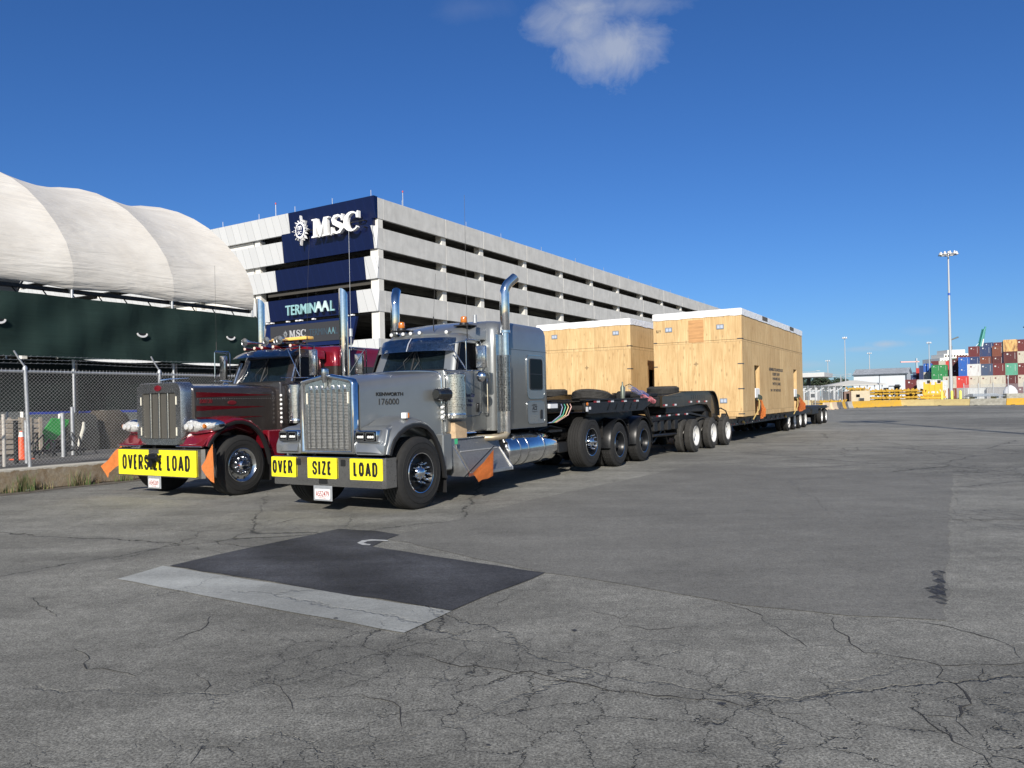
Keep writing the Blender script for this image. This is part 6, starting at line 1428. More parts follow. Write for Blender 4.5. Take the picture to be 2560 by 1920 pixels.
s = yg(250, -15.4); p = P(); p.box((-15.45, s-2.2, 1.53), (-15.42, s+3.0, 1.60)); p.solo('blue_strap', mat('blue_band', (.02, .05, .35), .6), RIG, (-15.43, s, 1.55), 'blue band along the lower edge of the dark green screen', 'strap')
# weeds at the wall foot
wg = mat('weed_green', (.07, .12, .03), .8, var=.5, vs=12); wb = mat('dry_weed', (.22, .17, .09), .9, var=.4, vs=12)
for X, hgt, n_, mt, lb_ in ((55, .40, 120, [wg, wb], 'largest weed tuft at the foot of the low wall, under the fence post'), (196, .38, 70, [wg, wb], 'tall dry weed tuft against the middle of the low wall'), (308, .22, 60, [wg, wb], 'low weed patch at the foot of the wall beside the red truck flag'), (15, .22, 50, [wb, wg], 'sparse dry weed at the left edge of the photo'), (100, .18, 50, [wb, wg], 'small dry weed right of the largest weed tuft'), (215, .14, 40, [wb, wg], 'small dry weed right of the tall dry tuft')):
    _, s, _ = rt(X, 1210, -8.05); p = P()
    for k in range(n_):
        a = random.uniform(0, 6.28); r = random.uniform(0, .20); b0 = V(-8.0+r*math.cos(a)*.5, s+r*math.sin(a)*1.3, 0); hh = hgt*random.uniform(.3, 1.1); lean = V(random.uniform(-.1, .25), random.uniform(-.25, .25), 0)*hh; wd_ = V(math.sin(a), math.cos(a), 0)*.005
        p.mi = 0 if random.random() < .6 else 1
        m1 = b0+lean*.4+V(0, 0, hh*.6); tp = b0+lean*1.3+V(0, 0, hh)
        vs = [p._v(q) for q in (b0-wd_, b0+wd_, m1+wd_*.8, m1-wd_*.8, tp)]; p._f([vs[0], vs[1], vs[2], vs[3]]); p._f([vs[3], vs[2], vs[4]])
    p.solo('weed_tuft', mt, RIG, (-8.0, s, 0), lb_, 'weed', 'weeds along the wall', smooth=0)
for X, Y, k in ((68, 1232, 1), (262, 1212, 2), (150, 1213, 3), (175, 1208, 4)):
    x, y = gp(X, Y); p = P(); p.quad(*[(x+random.uniform(-.1, .1)*a, y+random.uniform(.02, .12)*b2, .02+random.uniform(0, .04)) for a, b2 in ((-1, -1), (1, -1), (1, 1), (-1, 1))]); bmesh.ops.solidify(p.bm, geom=p.bm.faces[:], thickness=.006)
    p.solo('litter', mat('paper_litter', (.6, .58, .54), .8), WLD, (x, y, .02), ('torn paper scrap below the largest weed tuft', 'torn paper scrap under the orange flag by the wall', 'small litter scrap in the gutter left of the tall weed', 'small litter scrap in the gutter under the tall weed')[k-1], 'litter', smooth=0)
# ================================================================ BACKGROUND ACROSS THE LOT
BG = Frame((0, 0), 31.0)
def wp(X, Y, D):
    u = X-1280; v = Y-1005; return V((u-.021*v)/F_*D, D, CAMH-(v+.021*u)/F_*D)
def inL(fr, w_):   # world point -> frame coordinates
    x, y = w_[0]-fr.o[0], w_[1]-fr.o[1]; return V(x*fr.c-y*fr.s, x*fr.s+y*fr.c, w_[2])
# ---- Jersey barriers
def jersey(L):
    k = ('j', L)
    if k not in WM:
        pr = [(-.30, 0), (.30, 0), (.30, .08), (.17, .30), (.09, .81), (-.09, .81), (-.17, .30), (-.30, .08)]
        p = P(); p.prism(pr, 'x', -L/2+.02, L/2-.02, .015); p.mi = 1; p.box((-L/2+.5, -.31, -.01), (-L/2+.9, -.298, .06)); WM[k] = p.finish('concrete_barrier', [None, ink], V(0, 0, 0), 30)
    return WM[k]
bcol = {}
def bmat(n_, c, c2):
    m = bpy.data.materials.new(n_); m.use_nodes = True; n = NT(m.node_tree); b = n.n['Principled BSDF']
    o = n.new('ShaderNodeTexCoord').outputs['Object']; f = n.ramp(n.noise(n.scale(o, (1, 1, 1.5)), 2.2, 6, .7), [(.42, 0), (.66, 1)])
    n.inp(b.inputs['Base Color'], n.mix(f, c, c2)); b.inputs['Roughness'].default_value = .85; return m
BY = bmat('barrier_yellow', (.62, .36, .03), (.50, .31, .07)); BC = bmat('barrier_cream', (.50, .41, .19), (.44, .34, .16)); BGY = bmat('barrier_grey', (.26, .25, .21), (.40, .39, .33)); BW = bmat('barrier_white', (.5, .49, .45), (.36, .33, .3)); BD = bmat('barrier_dark', (.10, .10, .11), (.2, .2, .2)); BO = bmat('barrier_peach', (.60, .48, .34), (.66, .5, .36))
def barrier(a, b2, m, label):
    a, b2 = Vector(a), Vector(b2); L = (b2-a).length; me = jersey(round(L, 2)).copy(); me.materials[0] = m
    o = bpy.data.objects.new('concrete_barrier', me); COL.objects.link(o); o.location = ((a.x+b2.x)/2, (a.y+b2.y)/2, 0); o.rotation_euler = (0, 0, math.atan2(b2.y-a.y, b2.x-a.x)); ORG[o] = V(0, 0, 0)
    return setp(o, label, 'barrier', 'concrete barriers across the lot')
def gpx(X, D): w_ = wp(X, 1005, D); return (w_[0], w_[1])
pts = [(2129, 92), (2175, 95), (2216, 97.6), (2251, 100), (2337.5, 97), (2425.5, 93.6), (2516.5, 90.6), (2606, 88), (2690, 85.5)]
labs = [(BY, 'leftmost long yellow concrete barrier, right of the end-on barrier row'), (BY, 'middle long yellow concrete barrier in front of the site office'), (BY, 'third yellow concrete barrier, joining the first cream one'), (BC, 'dull cream concrete barrier right of the long yellow run'), (BC, 'paler yellow cream concrete barrier in front of the tall white mast'), (BGY, 'bare grey concrete barrier between the cream one and the yellow one'), (BY, 'yellow concrete barrier at the right edge of the photo'), (BC, 'cream concrete barrier just outside the right edge of the photo')]
for (q, q2), (m, lb_) in list(zip(zip(pts, pts[1:]), labs))[:-1]: barrier(gpx(*q), gpx(*q2), m, lb_)
for i, (X, D, m, lb_) in enumerate(((2066, 84, BO, 'peach barrier with an orange stripe, nearest the booster dolly'), (2084, 85.5, BO, 'second end-on barrier, peach with an orange end'), (2096, 87, BD, 'dark grey end-on barrier beside the peach ones'), (2104, 88.3, BY, 'narrow yellow end-on barrier'), (2110, 89.2, BD, 'dark end-on barrier right of the narrow yellow one'), (2116, 90.2, BW, 'white end-on barrier near the long yellow run'), (2122, 91.2, BW, 'white end-on barrier touching the long yellow run'))):
    x, y = gpx(X, D); h = R_(38); barrier((x-math.sin(h)*1.1, y-math.cos(h)*1.1), (x+math.sin(h)*1.1, y+math.cos(h)*1.1), m, lb_)
# blocks behind
for X0_, X1_, D, z1, lb_ in ((2210, 2243, 107, .75, 'grey concrete block under the yellow chassis, left'), (2245, 2278, 107.5, .7, 'grey concrete block under the yellow chassis, middle'), (2284, 2318, 108, .72, 'grey concrete block under the yellow chassis, right'), (2517, 2600, 99, 1.35, 'pale concrete block wall above the yellow barrier at the right edge')):
    a = gpx(X0_, D); b2 = gpx(X1_, D); p = P(); p.box((a[0], D, 0), (b2[0], D+.8, z1), .04); p.solo('concrete_block', BGY, WLD, ((a[0]+b2[0])/2, D, 0), lb_, 'block', 'concrete blocks')
a = gpx(2423, 100); b2 = gpx(2516, 99); p = P()
for k in range(4): p.box((a[0]+.2*k, 99.2+.3*k, 1.02+.10*k), (b2[0]-.15*k, 101.2, 1.10+.10*k), .02)
p.box((a[0]+.5, 99.6, .0), (a[0]+.8, 100.8, 1.02)); p.box((b2[0]-.9, 99.6, .0), (b2[0]-.6, 100.8, 1.02)); p.solo('steel_plate_stack', mat('pale_steel', (.42, .46, .50), .4, .5, var=.2, vs=2), WLD, (a[0]+2, 100, 0), 'stack of pale steel plates behind the bare grey barrier', 'steel plates')
# ---- bollards
ym = mat('bollard_yellow', (.72, .74, .12), .6)
for i, (X, lb_) in enumerate(((2355, 'yellow bollard left of the white mast'), (2380, 'yellow bollard at the foot of the white mast'), (2401, 'yellow bollard right of the white mast'))):
    x, y = gpx(X, 104); p = P(); p.lathe([(0, .16), (1.75, .16), (1.88, .11), (1.92, .001)], (x, y, 0), 'z', 16); p.solo('bollard', ym, WLD, (x, y, 0), lb_, 'bollard', 'yellow bollards by the mast')
# ---- masts
mw = mat('mast_white', (.42, .44, .46), .5, .2)
def mast(x, y, H, r0, r1, label, ring=True, n=10, R=1.35, ms=mw):
    M = thing('light_mast', label, 'light mast', WLD, (x, y, 0), 'light masts of the port')
    p = P(); p.lathe([(0, r0*1.25), (.3, r0*1.2), (.35, r0), (H*.5, (r0+r1)/2), (H-.4, r1), (H, r1*.8), (H+.1, .001)], (x, y, 0), 'z', 16); p.build('pole', ms, M)
    if ring:
        p = P(); p.tube([(x+R*.85*math.cos(R_(a)), y+R*.85*math.sin(R_(a)), H) for a in range(0, 361, 20)], .05, 6)
        for a in range(0, 180, 45): p.box((x-R*.85, y-.04, H-.04), (x+R*.85, y+.04, H+.04), 0, 1, Matrix.Translation((x, y, 0)) @ Matrix.Rotation(R_(a), 4, 'Z') @ Matrix.Translation((-x, -y, 0)))
        p.lathe([(-.1, r1*2), (.3, r1*1.6), (.55, .1)], (x, y, H), 'z', 12); p.build('ring', galv, M)
        for k in range(n):
            a = 6.283*k/n; c = V(x+R*.85*math.cos(a), y+R*.85*math.sin(a), H)
            p = P(); p.lathe([(.42, .001), (.42, .12), (.2, .16), (.0, .30), (-.05, .30)], c, 'z', 12); lm = p.build('lamp', whitep, M)
            p = P(); p.lathe([(-.045, .001), (-.045, .28), (-.055, .28), (-.055, .001)], c, 'z', 12); p.build('lamp_glass', mat('lamp_glass', (.35, .35, .33), .2), lm)
    return M
x, y = gpx(2378, 120); M1 = mast(x, y, 23.4, .27, .11, 'tall white high mast light with a ring of floodlights, beside the containers')
p = P(); p.lathe([(0, .185), (.35, .18)], (x, y, 17.0), 'z', 16); p.build('blue_band', mat('band_blue', (.03, .10, .45), .5), M1)
for X, Y, D, lb_ in ((2111.5, 846, 230, 'thin grey mast at the left end of the white warehouse'), (2173, 884, 330, 'thin white mast behind the warehouse roof'), (2069, 903, 330, 'short looking thin mast behind the flat gate canopy'), (2322, 858, 260, 'thin mast left of the green containers, before the ship')):
    w_ = wp(X, Y, D); mast(w_.x, w_.y, w_.z, .25*D/300, .13*D/300, lb_, True, 6, .0028*D, mw)
# mast behind the photographer : its shadow crosses the lot at the right
mast(14.6, -15.5, 31.5, .30, .14, 'high mast light behind the photographer whose shadow crosses the lot', True, 10, 1.6)
def streetlight(X, Y, D, label):
    w_ = wp(X, Y, D); S = thing('street_lamp', label, 'street lamp', WLD, (w_.x, w_.y, 0), 'double arm street lamps'); p = P()
    p.lathe([(0, .16), (w_.z-.4, .09)], (w_.x, w_.y, 0), 'z', 8); p.tube([(w_.x-3.4, w_.y, w_.z), (w_.x, w_.y, w_.z-.3), (w_.x+3.0, w_.y, w_.z)], .07, 6); p.build('pole', mw, S)
    for dx in (-3.7, 2.5): p = P(); p.box((w_.x+dx, w_.y-.2, w_.z-.05), (w_.x+dx+1.2, w_.y+.2, w_.z+.12), .04); p.build('lamp_head', whitep, S)
for q in ((2101, 936, 260, 'double arm street lamp left of the warehouse'), (2104, 941, 300, 'lower double arm street lamp behind the first one'), (2020, 928, 240, 'double arm street lamp above the flat canopy')): streetlight(*q)
# ---- flat gate canopy
ORDN = ('first', 'second', 'third', 'fourth', 'fifth', 'sixth', 'seventh', 'eighth', 'ninth', 'tenth', 'eleventh')
def corner(X, D): return inL(BG, wp(X, 1005, D))
c = corner(2062, 200); t0, s0 = c.x, c.y
GC = thing('gate_canopy', 'flat white canopy of the port gate behind the booster dolly', 'canopy', BG, (t0-14, s0+7, 0))
wh = mat('white_cladding', (.52, .53, .53), .6, 0, var=.05, vs=.5); dk_ = mat('dark_column', (.05, .055, .06), .6)
p = P(); p.box((t0-34, s0, 6.55), (t0, s0+14.5, 7.7), .03); p.build('roof', wh, GC)
for x in (-6, -13.5, -21, -28):
    for yy in (1.5, 12.5): p = P(); p.box((t0+x-.45, s0+yy-.45, 0), (t0+x+.45, s0+yy+.45, 6.55)); p.build('column', dk_, GC)
for k, x in enumerate((-3.5, -9.7, -17.2, -24.5)):
    p = P(); p.box((t0+x-1, s0+4, 0), (t0+x+1, s0+9, 2.6), .05); p.mi = 1; p.box((t0+x-.9, s0+3.98, 1.1), (t0+x+.9, s0+3.995, 2.1)); p.build('booth', [wh, gblack], GC)
for k in range(9):
    X = 1995+k*15; x, y = gpx(X, 150+k % 3*6); p = P(); p.box((x-.12, y-.12, 0), (x+.12, y+.12, 3.2)); p.box((x-.9, y-.1, 2.6), (x+.3, y+.1, 2.75), 0, 1); p.tube([(x+.1, y, 2.2), (x+1.6, y, 3.1)], .12, 6)
    p.solo('barrier_gate', wh, WLD, (x, y, 0), '%s white lane gate post from the crate, below the flat canopy' % ORDN[k], 'lane gate', 'lane gates below the canopy')
# ---- dark trees far behind
lf = mat('far_leaves', (.035, .055, .03), .9, 0, var=.6, vs=.6); bk = mat('bark', (.10, .08, .06), .9)
def tree(x, y, H, label):
    T_ = thing('tree', label, 'tree', WLD, (x, y, 0), 'trees far behind the gate'); p = P(); p.tube([(x, y, 0), (x+.2, y, H*.35), (x, y, H*.62)], [.4, .28, .12], 8)
    for k in range(5): a = k*1.3; p.tube([(x+.1, y, H*.4), (x+math.cos(a)*H*.22, y+math.sin(a)*H*.22, H*.7)], [.14, .04], 5)
    p.build('trunk', bk, T_); p = P()
    cl_ = [(V(x, y, H*.66)+V(random.uniform(-1, 1)*H*.30, random.uniform(-1, 1)*H*.25, random.uniform(-.7, 1)*H*.24), random.uniform(.5, 1)*H*.15) for _ in range(11)]
    for _ in range(520):
        c_, r = random.choice(cl_); d = V(random.gauss(0, 1), random.gauss(0, 1), random.gauss(0, 1)).normalized()*r*random.uniform(.5, 1.1); q = c_+d; s_ = random.uniform(.28, .6); u = V(random.gauss(0, 1), random.gauss(0, 1), random.gauss(0, 1)).normalized(); v = u.orthogonal().normalized()
        p._f([p._v(q+u*s_), p._v(q+v*s_*.7), p._v(q-u*s_), p._v(q-v*s_*.7)])
    p.build('crown', lf, T_, smooth=0)
for k, X in enumerate(list(range(1992, 2110, 11))):
    x, y = gpx(X, 320+random.uniform(-15, 15)); tree(x, y, random.uniform(8.5, 11.2)*(1 if X < 2080 else .82), 'dark bushy tree, %s from the crate in the row behind the canopy' % ORDN[k])
# ---- white warehouse
D = 200; c = corner(2245.6, D); t1, s1 = c.x, c.y; c0 = corner(2113, 204)
WH = thing('warehouse', 'white metal clad warehouse with a low gable roof', 'building', BG, (t1-8, s1+4, 0)); Lw = 12.8
hN = R_(0)
WF = Frame((wp(2245.6, 0, D).x, D), 34)    # front wall nearly square to the view
ORGW = V(-Lw/2, 4, 0); WH.location = WF.W(ORGW); WH.rotation_euler = (0, 0, -WF.h); ORG[WH] = ORGW
def ribbed(name, col):
    m = bpy.data.materials.new(name); m.use_nodes = True; n = NT(m.node_tree); b = n.n['Principled BSDF']
    o = n.new('ShaderNodeTexCoord').outputs['Object']; s = n.new('ShaderNodeSeparateXYZ'); n.l.new(o, s.inputs[0])
    wv = n.math('SINE', n.math('MULTIPLY', n.math('ADD', s.outputs[0], s.outputs[1]), 14)); f = n.ramp(n.noise(o, .5, 4, .6), [(.3, .0), (.7, 1)])
    n.inp(b.inputs['Base Color'], n.mix(f, tuple(x*.88 for x in col), col)); b.inputs['Roughness'].default_value = .5; n.inp(b.inputs['Normal'], n.bump(wv, .12, .02)); return m
rb = ribbed('ribbed_white', (.60, .65, .70)); rfm = ribbed('ribbed_roof', (.62, .66, .70))
gd = 9.5; ez = 7.1; rz = 8.6
p = P(); p.faces([(-Lw, 0, 0), (0, 0, 0), (0, 0, ez), (-Lw, 0, ez), (-Lw, gd, 0), (0, gd, 0), (0, gd, ez), (-Lw, gd, ez), (-Lw, gd/2, rz), (0, gd/2, rz)], [(0, 1, 2, 3), (5, 4, 7, 6), (1, 5, 6, 9, 2), (4, 0, 3, 8, 7)]); p.build('wall', rb, WH, smooth=0)
p = P(); p.faces([(-Lw-.3, -.4, ez-.12), (.5, -.4, ez-.12), (.5, gd/2, rz+.02), (-Lw-.3, gd/2, rz+.02), (-Lw-.3, gd+.4, ez-.12), (.5, gd+.4, ez-.12)], [(0, 1, 2, 3), (3, 2, 5, 4)]); bmesh.ops.solidify(p.bm, geom=p.bm.faces[:], thickness=.12); p.build('roof', rfm, WH, smooth=0)
p = P(); p.box((-Lw-.3, -.52, ez-.32), (.5, -.40, ez-.08)); p.box((-.02, -.45, 0), (.12, -.0, ez-.3)); p.box((-Lw*.5-.06, -.1, 0), (-Lw*.5+.06, -.005, ez-.3)); p.build('gutter', mat('gutter_dark', (.05, .07, .09), .5), WH)
for x0_, x1_, z1_ in ((-Lw*.905, -Lw*.80, 2.9), (-Lw*.43, -Lw*.32, 3.3), (-Lw*.215, -Lw*.125, 4.1)):
    p = P(); p.box((x0_, -.03, 0), (x1_, -.005, z1_)); p.build('door', mat('door_dark', (.02, .022, .025), .7), WH)
p = P(); p.box((-Lw*.31, -2.2, 0), (-Lw*.215, -.05, 3.6), .03); p.mi = 1; p.box((-Lw*.31, -2.3, 3.61), (-Lw*.10, -.05, 3.8)); p.build('annex', [rb, dk_], WH)
# ---- low pavilion
PF = Frame((gpx(2069, 152)[0], 152), 8); PL = gpx(2207, 152)[0]-gpx(2069, 152)[0]
PV = thing('pavilion', 'open shelter with a low white hipped roof in front of the warehouse', 'shelter', PF, (PL/2, 3, 0))
p = P(); p.faces([(0, -.5, 3.55), (PL, -.5, 3.65), (PL, 6.5, 3.65), (0, 6.5, 3.55), (PL*.42, 2, 4.5), (PL*.55, 2, 4.52), (0, -.5, 3.4), (PL, -.5, 3.5), (PL, 6.5, 3.5), (0, 6.5, 3.4)], [(0, 1, 5, 4), (1, 2, 5), (2, 3, 4, 5), (3, 0, 4), (6, 7, 1, 0), (7, 8, 2, 1), (8, 9, 3, 2), (9, 6, 0, 3), (6, 9, 8, 7)]); p.build('roof', mat('cream_roof', (.48, .475, .44), .6), PV, smooth=0)
for k in range(8): p = P(); p.box((.6+k*(PL-1.2)/7-.07, .2, 0), (.6+k*(PL-1.2)/7+.07, .34, 3.6)); p.build('post', mw, PV)
p = P(); p.box((.4, 5.5, 0), (PL*.30, 5.7, 2.4)); p.build('back_wall', wh, PV)
# ---- site office
x, y = gpx(2128, 107.5); x1_, _ = gpx(2163, 107.5)
OF = Frame((x, y), 12); w_ = x1_-x
SO = thing('site_office', 'small cream portable office with an air conditioner behind the yellow barriers', 'cabin', OF, (w_/2, 1.2, 0))
p = P(); p.box((0, 0, .25), (w_+.5, 2.4, 2.15), .03); p.build('body', mat('office_cream', (.48, .41, .29), .7, var=.1, vs=2), SO)
p = P(); p.box((-.9, .2, .2), (-.01, 2.3, 2.1), .02); p.mi = 1; p.box((-.6, .18, .4), (-.2, .195, 1.8)); p.build('side_porch', [mat('office_brown', (.16, .10, .08), .7), gblack], SO)
p = P(); p.box((1.0, -.35, .4), (1.65, -.01, 1.15), .04); p.mi = 1; p.box((1.05, -.365, .45), (1.6, -.352, 1.1)); p.build('air_conditioner', [mat('ac_grey', (.25, .26, .27), .5), ink], SO)
p = P(); p.box((.65, -.02, 1.25), (1.15, -.002, 1.65)); p.build('window', gblack, SO)
# ---- yellow container chassis (bomb carts) stacked end on
cy = mat('chassis_yellow', (.46, .27, .015), .55, 0, var=.15, vs=3); cdk = mat('chassis_dirt', (.03, .022, .016), .8)
def chassis(fr, loc, h=1.05, w_=2.5, L=9, label='', first=True):
    C_ = thing('yard_chassis', label, 'chassis', fr, loc, 'yellow yard chassis stacked end on'); a, b2, z = loc; p = P()
    for sx in (-1, 1):
        p.box((a+sx*.55-.08, b2, z+.55), (a+sx*.55+.08, b2+L, z+.85)); X = a+sx*(w_/2-.05)
        for yy in (0, L-.5): p.faces([(X-.1, b2+yy, z+.55), (X+.1, b2+yy, z+.55), (X+sx*.22+.07, b2+yy, z+h), (X+sx*.22-.07, b2+yy, z+h), (X-.1, b2+yy+.4, z+.55), (X+.1, b2+yy+.4, z+.55), (X+sx*.22+.07, b2+yy+.4, z+h), (X+sx*.22-.07, b2+yy+.4, z+h)], [(0, 1, 2, 3), (4, 5, 6, 7), (0, 1, 5, 4), (1, 2, 6, 5), (2, 3, 7, 6), (3, 0, 4, 7)])
        p.prism([(a+sx*.2, z+.80), (a+sx*.85, z+.92), (a+sx*.95, z+.74), (a+sx*.3, z+.62)], 'y', b2-.02, b2+.2)
    for yy in (0, L*.33, L*.66, L-.3): p.box((a-w_/2, b2+yy, z+.60), (a+w_/2, b2+yy+.14, z+.70))
    for q in (-.98, -.42, .18, .62): p.prism([(a+q-.08, z+.58), (a+q+.30, z+.56), (a+q+.34+.08*q, z+.86), (a+q+.02, z+.98-.1*abs(q)), (a+q-.12, z+.80)], 'y', b2-.06, b2+.16)
    for q in (-.85, .55): p.prism([(a+q-.1, z+.16), (a+q+.3, z+.12), (a+q+.34, z+.36), (a+q-.04, z+.42)], 'y', b2-.04, b2+.12)
    p.box((a-.45, b2-.05, z+.22), (a+.45, b2+.02, z+.42)); p.box((a-w_/2+.1, b2+.0, z+.30), (a-w_/2+.6, b2+.15, z+.42)); p.box((a+w_/2-.6, b2+.0, z+.30), (a+w_/2-.1, b2+.15, z+.42)); p.build('frame', cy, C_, smooth=0)
    for sx in (-1, 1):
        p = P(); p.lathe([(-.12, .001), (-.12, .26), (-.1, .30), (.1, .30), (.12, .26), (.12, .001)], (a+sx*.9, b2+.8, z+.32), 'x', 18); p.lathe([(-.12, .001), (-.12, .26), (-.1, .30), (.1, .30), (.12, .26), (.12, .001)], (a+sx*.62, b2+.8, z+.32), 'x', 18); p.build('wheel', cdk, C_)
    p = P(); p.box((a-1.0, b2+.4, z+.15), (a+1.0, b2+1.2, z+.5)); p.build('axle', cdk, C_)
    return C_
CH0 = None
rowx = [2163, 2202, 2243, 2284]
for k, X in enumerate(rowx):
    o_ = inL(BG, wp(X+14, 1005, 110.5))
    for tier in (0, 1):
        lb_ = '%s yellow yard chassis in the %s stack from the site office' % (('lower', 'upper')[tier], ('first', 'second', 'third', 'fourth')[k])
        chassis(BG, (o_.x, o_.y+random.uniform(-.3, .3), tier*1.0+.35), label=lb_)
o_ = inL(BG, wp(2139, 1005, 128)); chassis(BG, (o_.x, o_.y, 1.9), label='yellow yard chassis showing above the roof of the site office')
o_ = inL(BG, wp(2333, 1005, 109)); BIG = chassis(BG, (o_.x, o_.y, .5), 1.5, 2.4, label='larger orange yellow chassis with tall uprights right of the stacks')
p = P(); a, b2 = o_.x, o_.y
for dx in (-1.1, -.35, .35, 1.1): p.box((a+dx-.12, b2-.05, 1.3), (a+dx+.12, b2+.15, 3.2))
p.box((a-1.3, b2-.02, 1.35), (a+1.3, b2+.3, 1.6)); p.box((a-1.2, b2+.0, 2.1), (a-.4, b2+.25, 2.95)); p.box((a-.3, b2+.0, 1.9), (a+.3, b2+.25, 2.8)); p.box((a+.4, b2+.0, 2.1), (a+1.2, b2+.25, 2.95)); p.prism([(a-1.0, 1.6), (a-.7, 1.6), (a-.4, 2.1), (a-.8, 2.1)], 'y', b2-.03, b2+.1); p.prism([(a+1.0, 1.6), (a+.7, 1.6), (a+.4, 2.1), (a+.8, 2.1)], 'y', b2-.03, b2+.1); p.box((a-1.6, b2-.02, .85), (a+1.6, b2+.2, 1.15)); p.build('headboard', mat('chassis_orange', (.80, .42, .03), .55), BIG)
p = P(); p.box((a-.75, b2-.08, 3.0), (a-.35, b2+.3, 3.45)); p.box((a+.55, b2-.08, 3.0), (a+.95, b2+.3, 3.45)); p.build('rubber_stop', cdk, BIG)
for k, (X, D) in enumerate(((2050, 104), (2075, 100), (2092, 108))):
    o_ = inL(BG, wp(X, 1005, D)); chassis(BG, (o_.x, o_.y, .0), 1.0, 2.2, 4, label='low yellow chassis lying behind the wire fence, %s' % ('beside the crate', 'behind the end-on barriers', 'left of the site office')[k])
for k, X in enumerate((2012, 2024, 2034)):
    x, y = gpx(X, 112); p = P(); p.box((x-.45, y, 0), (x+.45, y+.5, .95), .08); p.solo('plastic_barrier', BC, WLD, (x, y, 0), ('cream block nearest the crate behind the wire fence', 'middle cream block behind the wire fence', 'right cream block behind the wire fence')[k], 'barrier', 'cream blocks behind the wire fence')
# ---- wire fence on the far side
fm = bpy.data.materials.new('far_fence_mesh'); fm.use_nodes = True; n = NT(fm.node_tree); b = n.n['Principled BSDF']; b.inputs['Base Color'].default_value = (.42, .45, .48, 1); b.inputs['Roughness'].default_value = .6; b.inputs['Alpha'].default_value = .28
a = inL(WLD, wp(1985, 1005, 102)); b2 = inL(WLD, wp(2106, 1005, 106))
WFN = thing('wire_fence', 'tall wire mesh fence between the crate and the site office', 'fence', WLD, (a.x, a.y, 0)); p = P(); p.quad((a.x, a.y, .1), (b2.x, b2.y, .1), (b2.x, b2.y, 2.9), (a.x, a.y, 2.9)); bmesh.ops.solidify(p.bm, geom=p.bm.faces[:], thickness=.01); p.build('mesh', fm, WFN, smooth=0)
for k in range(8): q = a.lerp(b2, k/7); p = P(); p.cyl((q.x, q.y, 0), (q.x, q.y, 3.0), .05, n=8); p.build('post', galv, WFN)
p = P(); p.cyl((a.x, a.y, 2.9), (b2.x, b2.y, 2.9), .04, n=6); p.build('rail', galv, WFN)
a = inL(WLD, wp(2410, 1005, 108)); b2 = inL(WLD, wp(2640, 1005, 101))
WF2 = thing('wire_fence', 'wire mesh fence in front of the lowest containers at the right', 'fence', WLD, (a.x, a.y, 0)); p = P(); p.quad((a.x, a.y, .1), (b2.x, b2.y, .1), (b2.x, b2.y, 2.7), (a.x, a.y, 2.7)); bmesh.ops.solidify(p.bm, geom=p.bm.faces[:], thickness=.01); p.build('mesh', fm, WF2, smooth=0)
for k in range(7): q = a.lerp(b2, k/6); p = P(); p.cyl((q.x, q.y, 0), (q.x, q.y, 2.9 if k != 3 else 3.9), .06, n=8); p.build('post', galv, WF2)
# ---- container stacks
def cmat(name, c, rust=.15):
    m = bpy.data.materials.new(name); m.use_nodes = True; n = NT(m.node_tree); b = n.n['Principled BSDF']
    o = n.new('ShaderNodeTexCoord').outputs['Object']; s = n.new('ShaderNodeSeparateXYZ'); n.l.new(o, s.inputs[0])
    f = n.ramp(n.noise(n.scale(o, (3, 3, .7)), .9, 5, .7), [(.45, 0), (.8, 1)])
    n.inp(b.inputs['Base Color'], n.mix(n.math('MULTIPLY', f, rust*3, clamp=True), c, (.16, .07, .035))); b.inputs['Roughness'].default_value = .6; return m
CC = {'maroon': (.13, .02, .024), 'dark red': (.085, .016, .019), 'red': (.50, .04, .035), 'brown': (.17, .05, .03), 'navy': (.02, .045, .13), 'slate blue': (.045, .075, .14), 'blue': (.015, .11, .42), 'cream': (.48, .46, .39), 'white': (.56, .58, .58), 'green': (.02, .22, .07), 'dark green': (.02, .10, .05), 'teal green': (.09, .33, .23), 'rusty yellow': (.66, .42, .16), 'grey': (.30, .30, .30), 'orange': (.65, .16, .03)}
CMt = {k: cmat('container_'+k.replace(' ', '_'), v, .55 if k == 'rusty yellow' else .1) for k, v in CC.items()}
def cont_me(col, H, L, logo):
    k = ('c', col, H, L, logo)
    if k in WM: return WM[k]
    p = P(); W_ = 1.22
    # corrugated end wall and flat-rimmed box
    p.box((-W_+.0, .06, .12), (W_, L, H-.0))
    N = 11; pr = []
    for i in range(N):
        x = -W_+.12+i*(2*W_-.24)/N; d = (2*W_-.24)/N; pr += [(x, .055), (x+d*.30, .055), (x+d*.45, .015), (x+d*.85, .015)]
    pr.append((W_-.12, .055)); vs0 = [p._v((a, b2, .18)) for a, b2 in pr]; vs1 = [p._v((a, b2, H-.14)) for a, b2 in pr]
    for i in range(len(pr)-1): p._f([vs0[i], vs0[i+1], vs1[i+1], vs1[i]])
    for sx in (-1, 1): p.box((sx*W_-.07, -.0, 0), (sx*W_+.07, .12, H)); p.box((sx*W_-.02, .12, H-.12), (sx*W_+.012, L, H-.0+.01))
    p.box((-W_, .0, .0), (W_, .10, .16)); p.box((-W_, .0, H-.13), (W_, .10, H+.005))
    if logo:
        p.mi = 1; p.box((-.72, -.0, H-.72), (-.42, .012, H-.42)); p.box((.78, -.0, .9), (.83, .012, H-.3)); p.box((-.05, -.0, H-.85), (.05, .012, H-.75))
    lm_ = CMt['white'] if col not in ('white', 'cream') else CMt['maroon']
    WM[k] = p.finish('shipping_container', [CMt[col], lm_], V(0, 0, 0), 0); return WM[k]
TW = ('lowest', 'second', 'third', 'fourth', 'fifth', 'sixth', 'seventh')
NC = 0
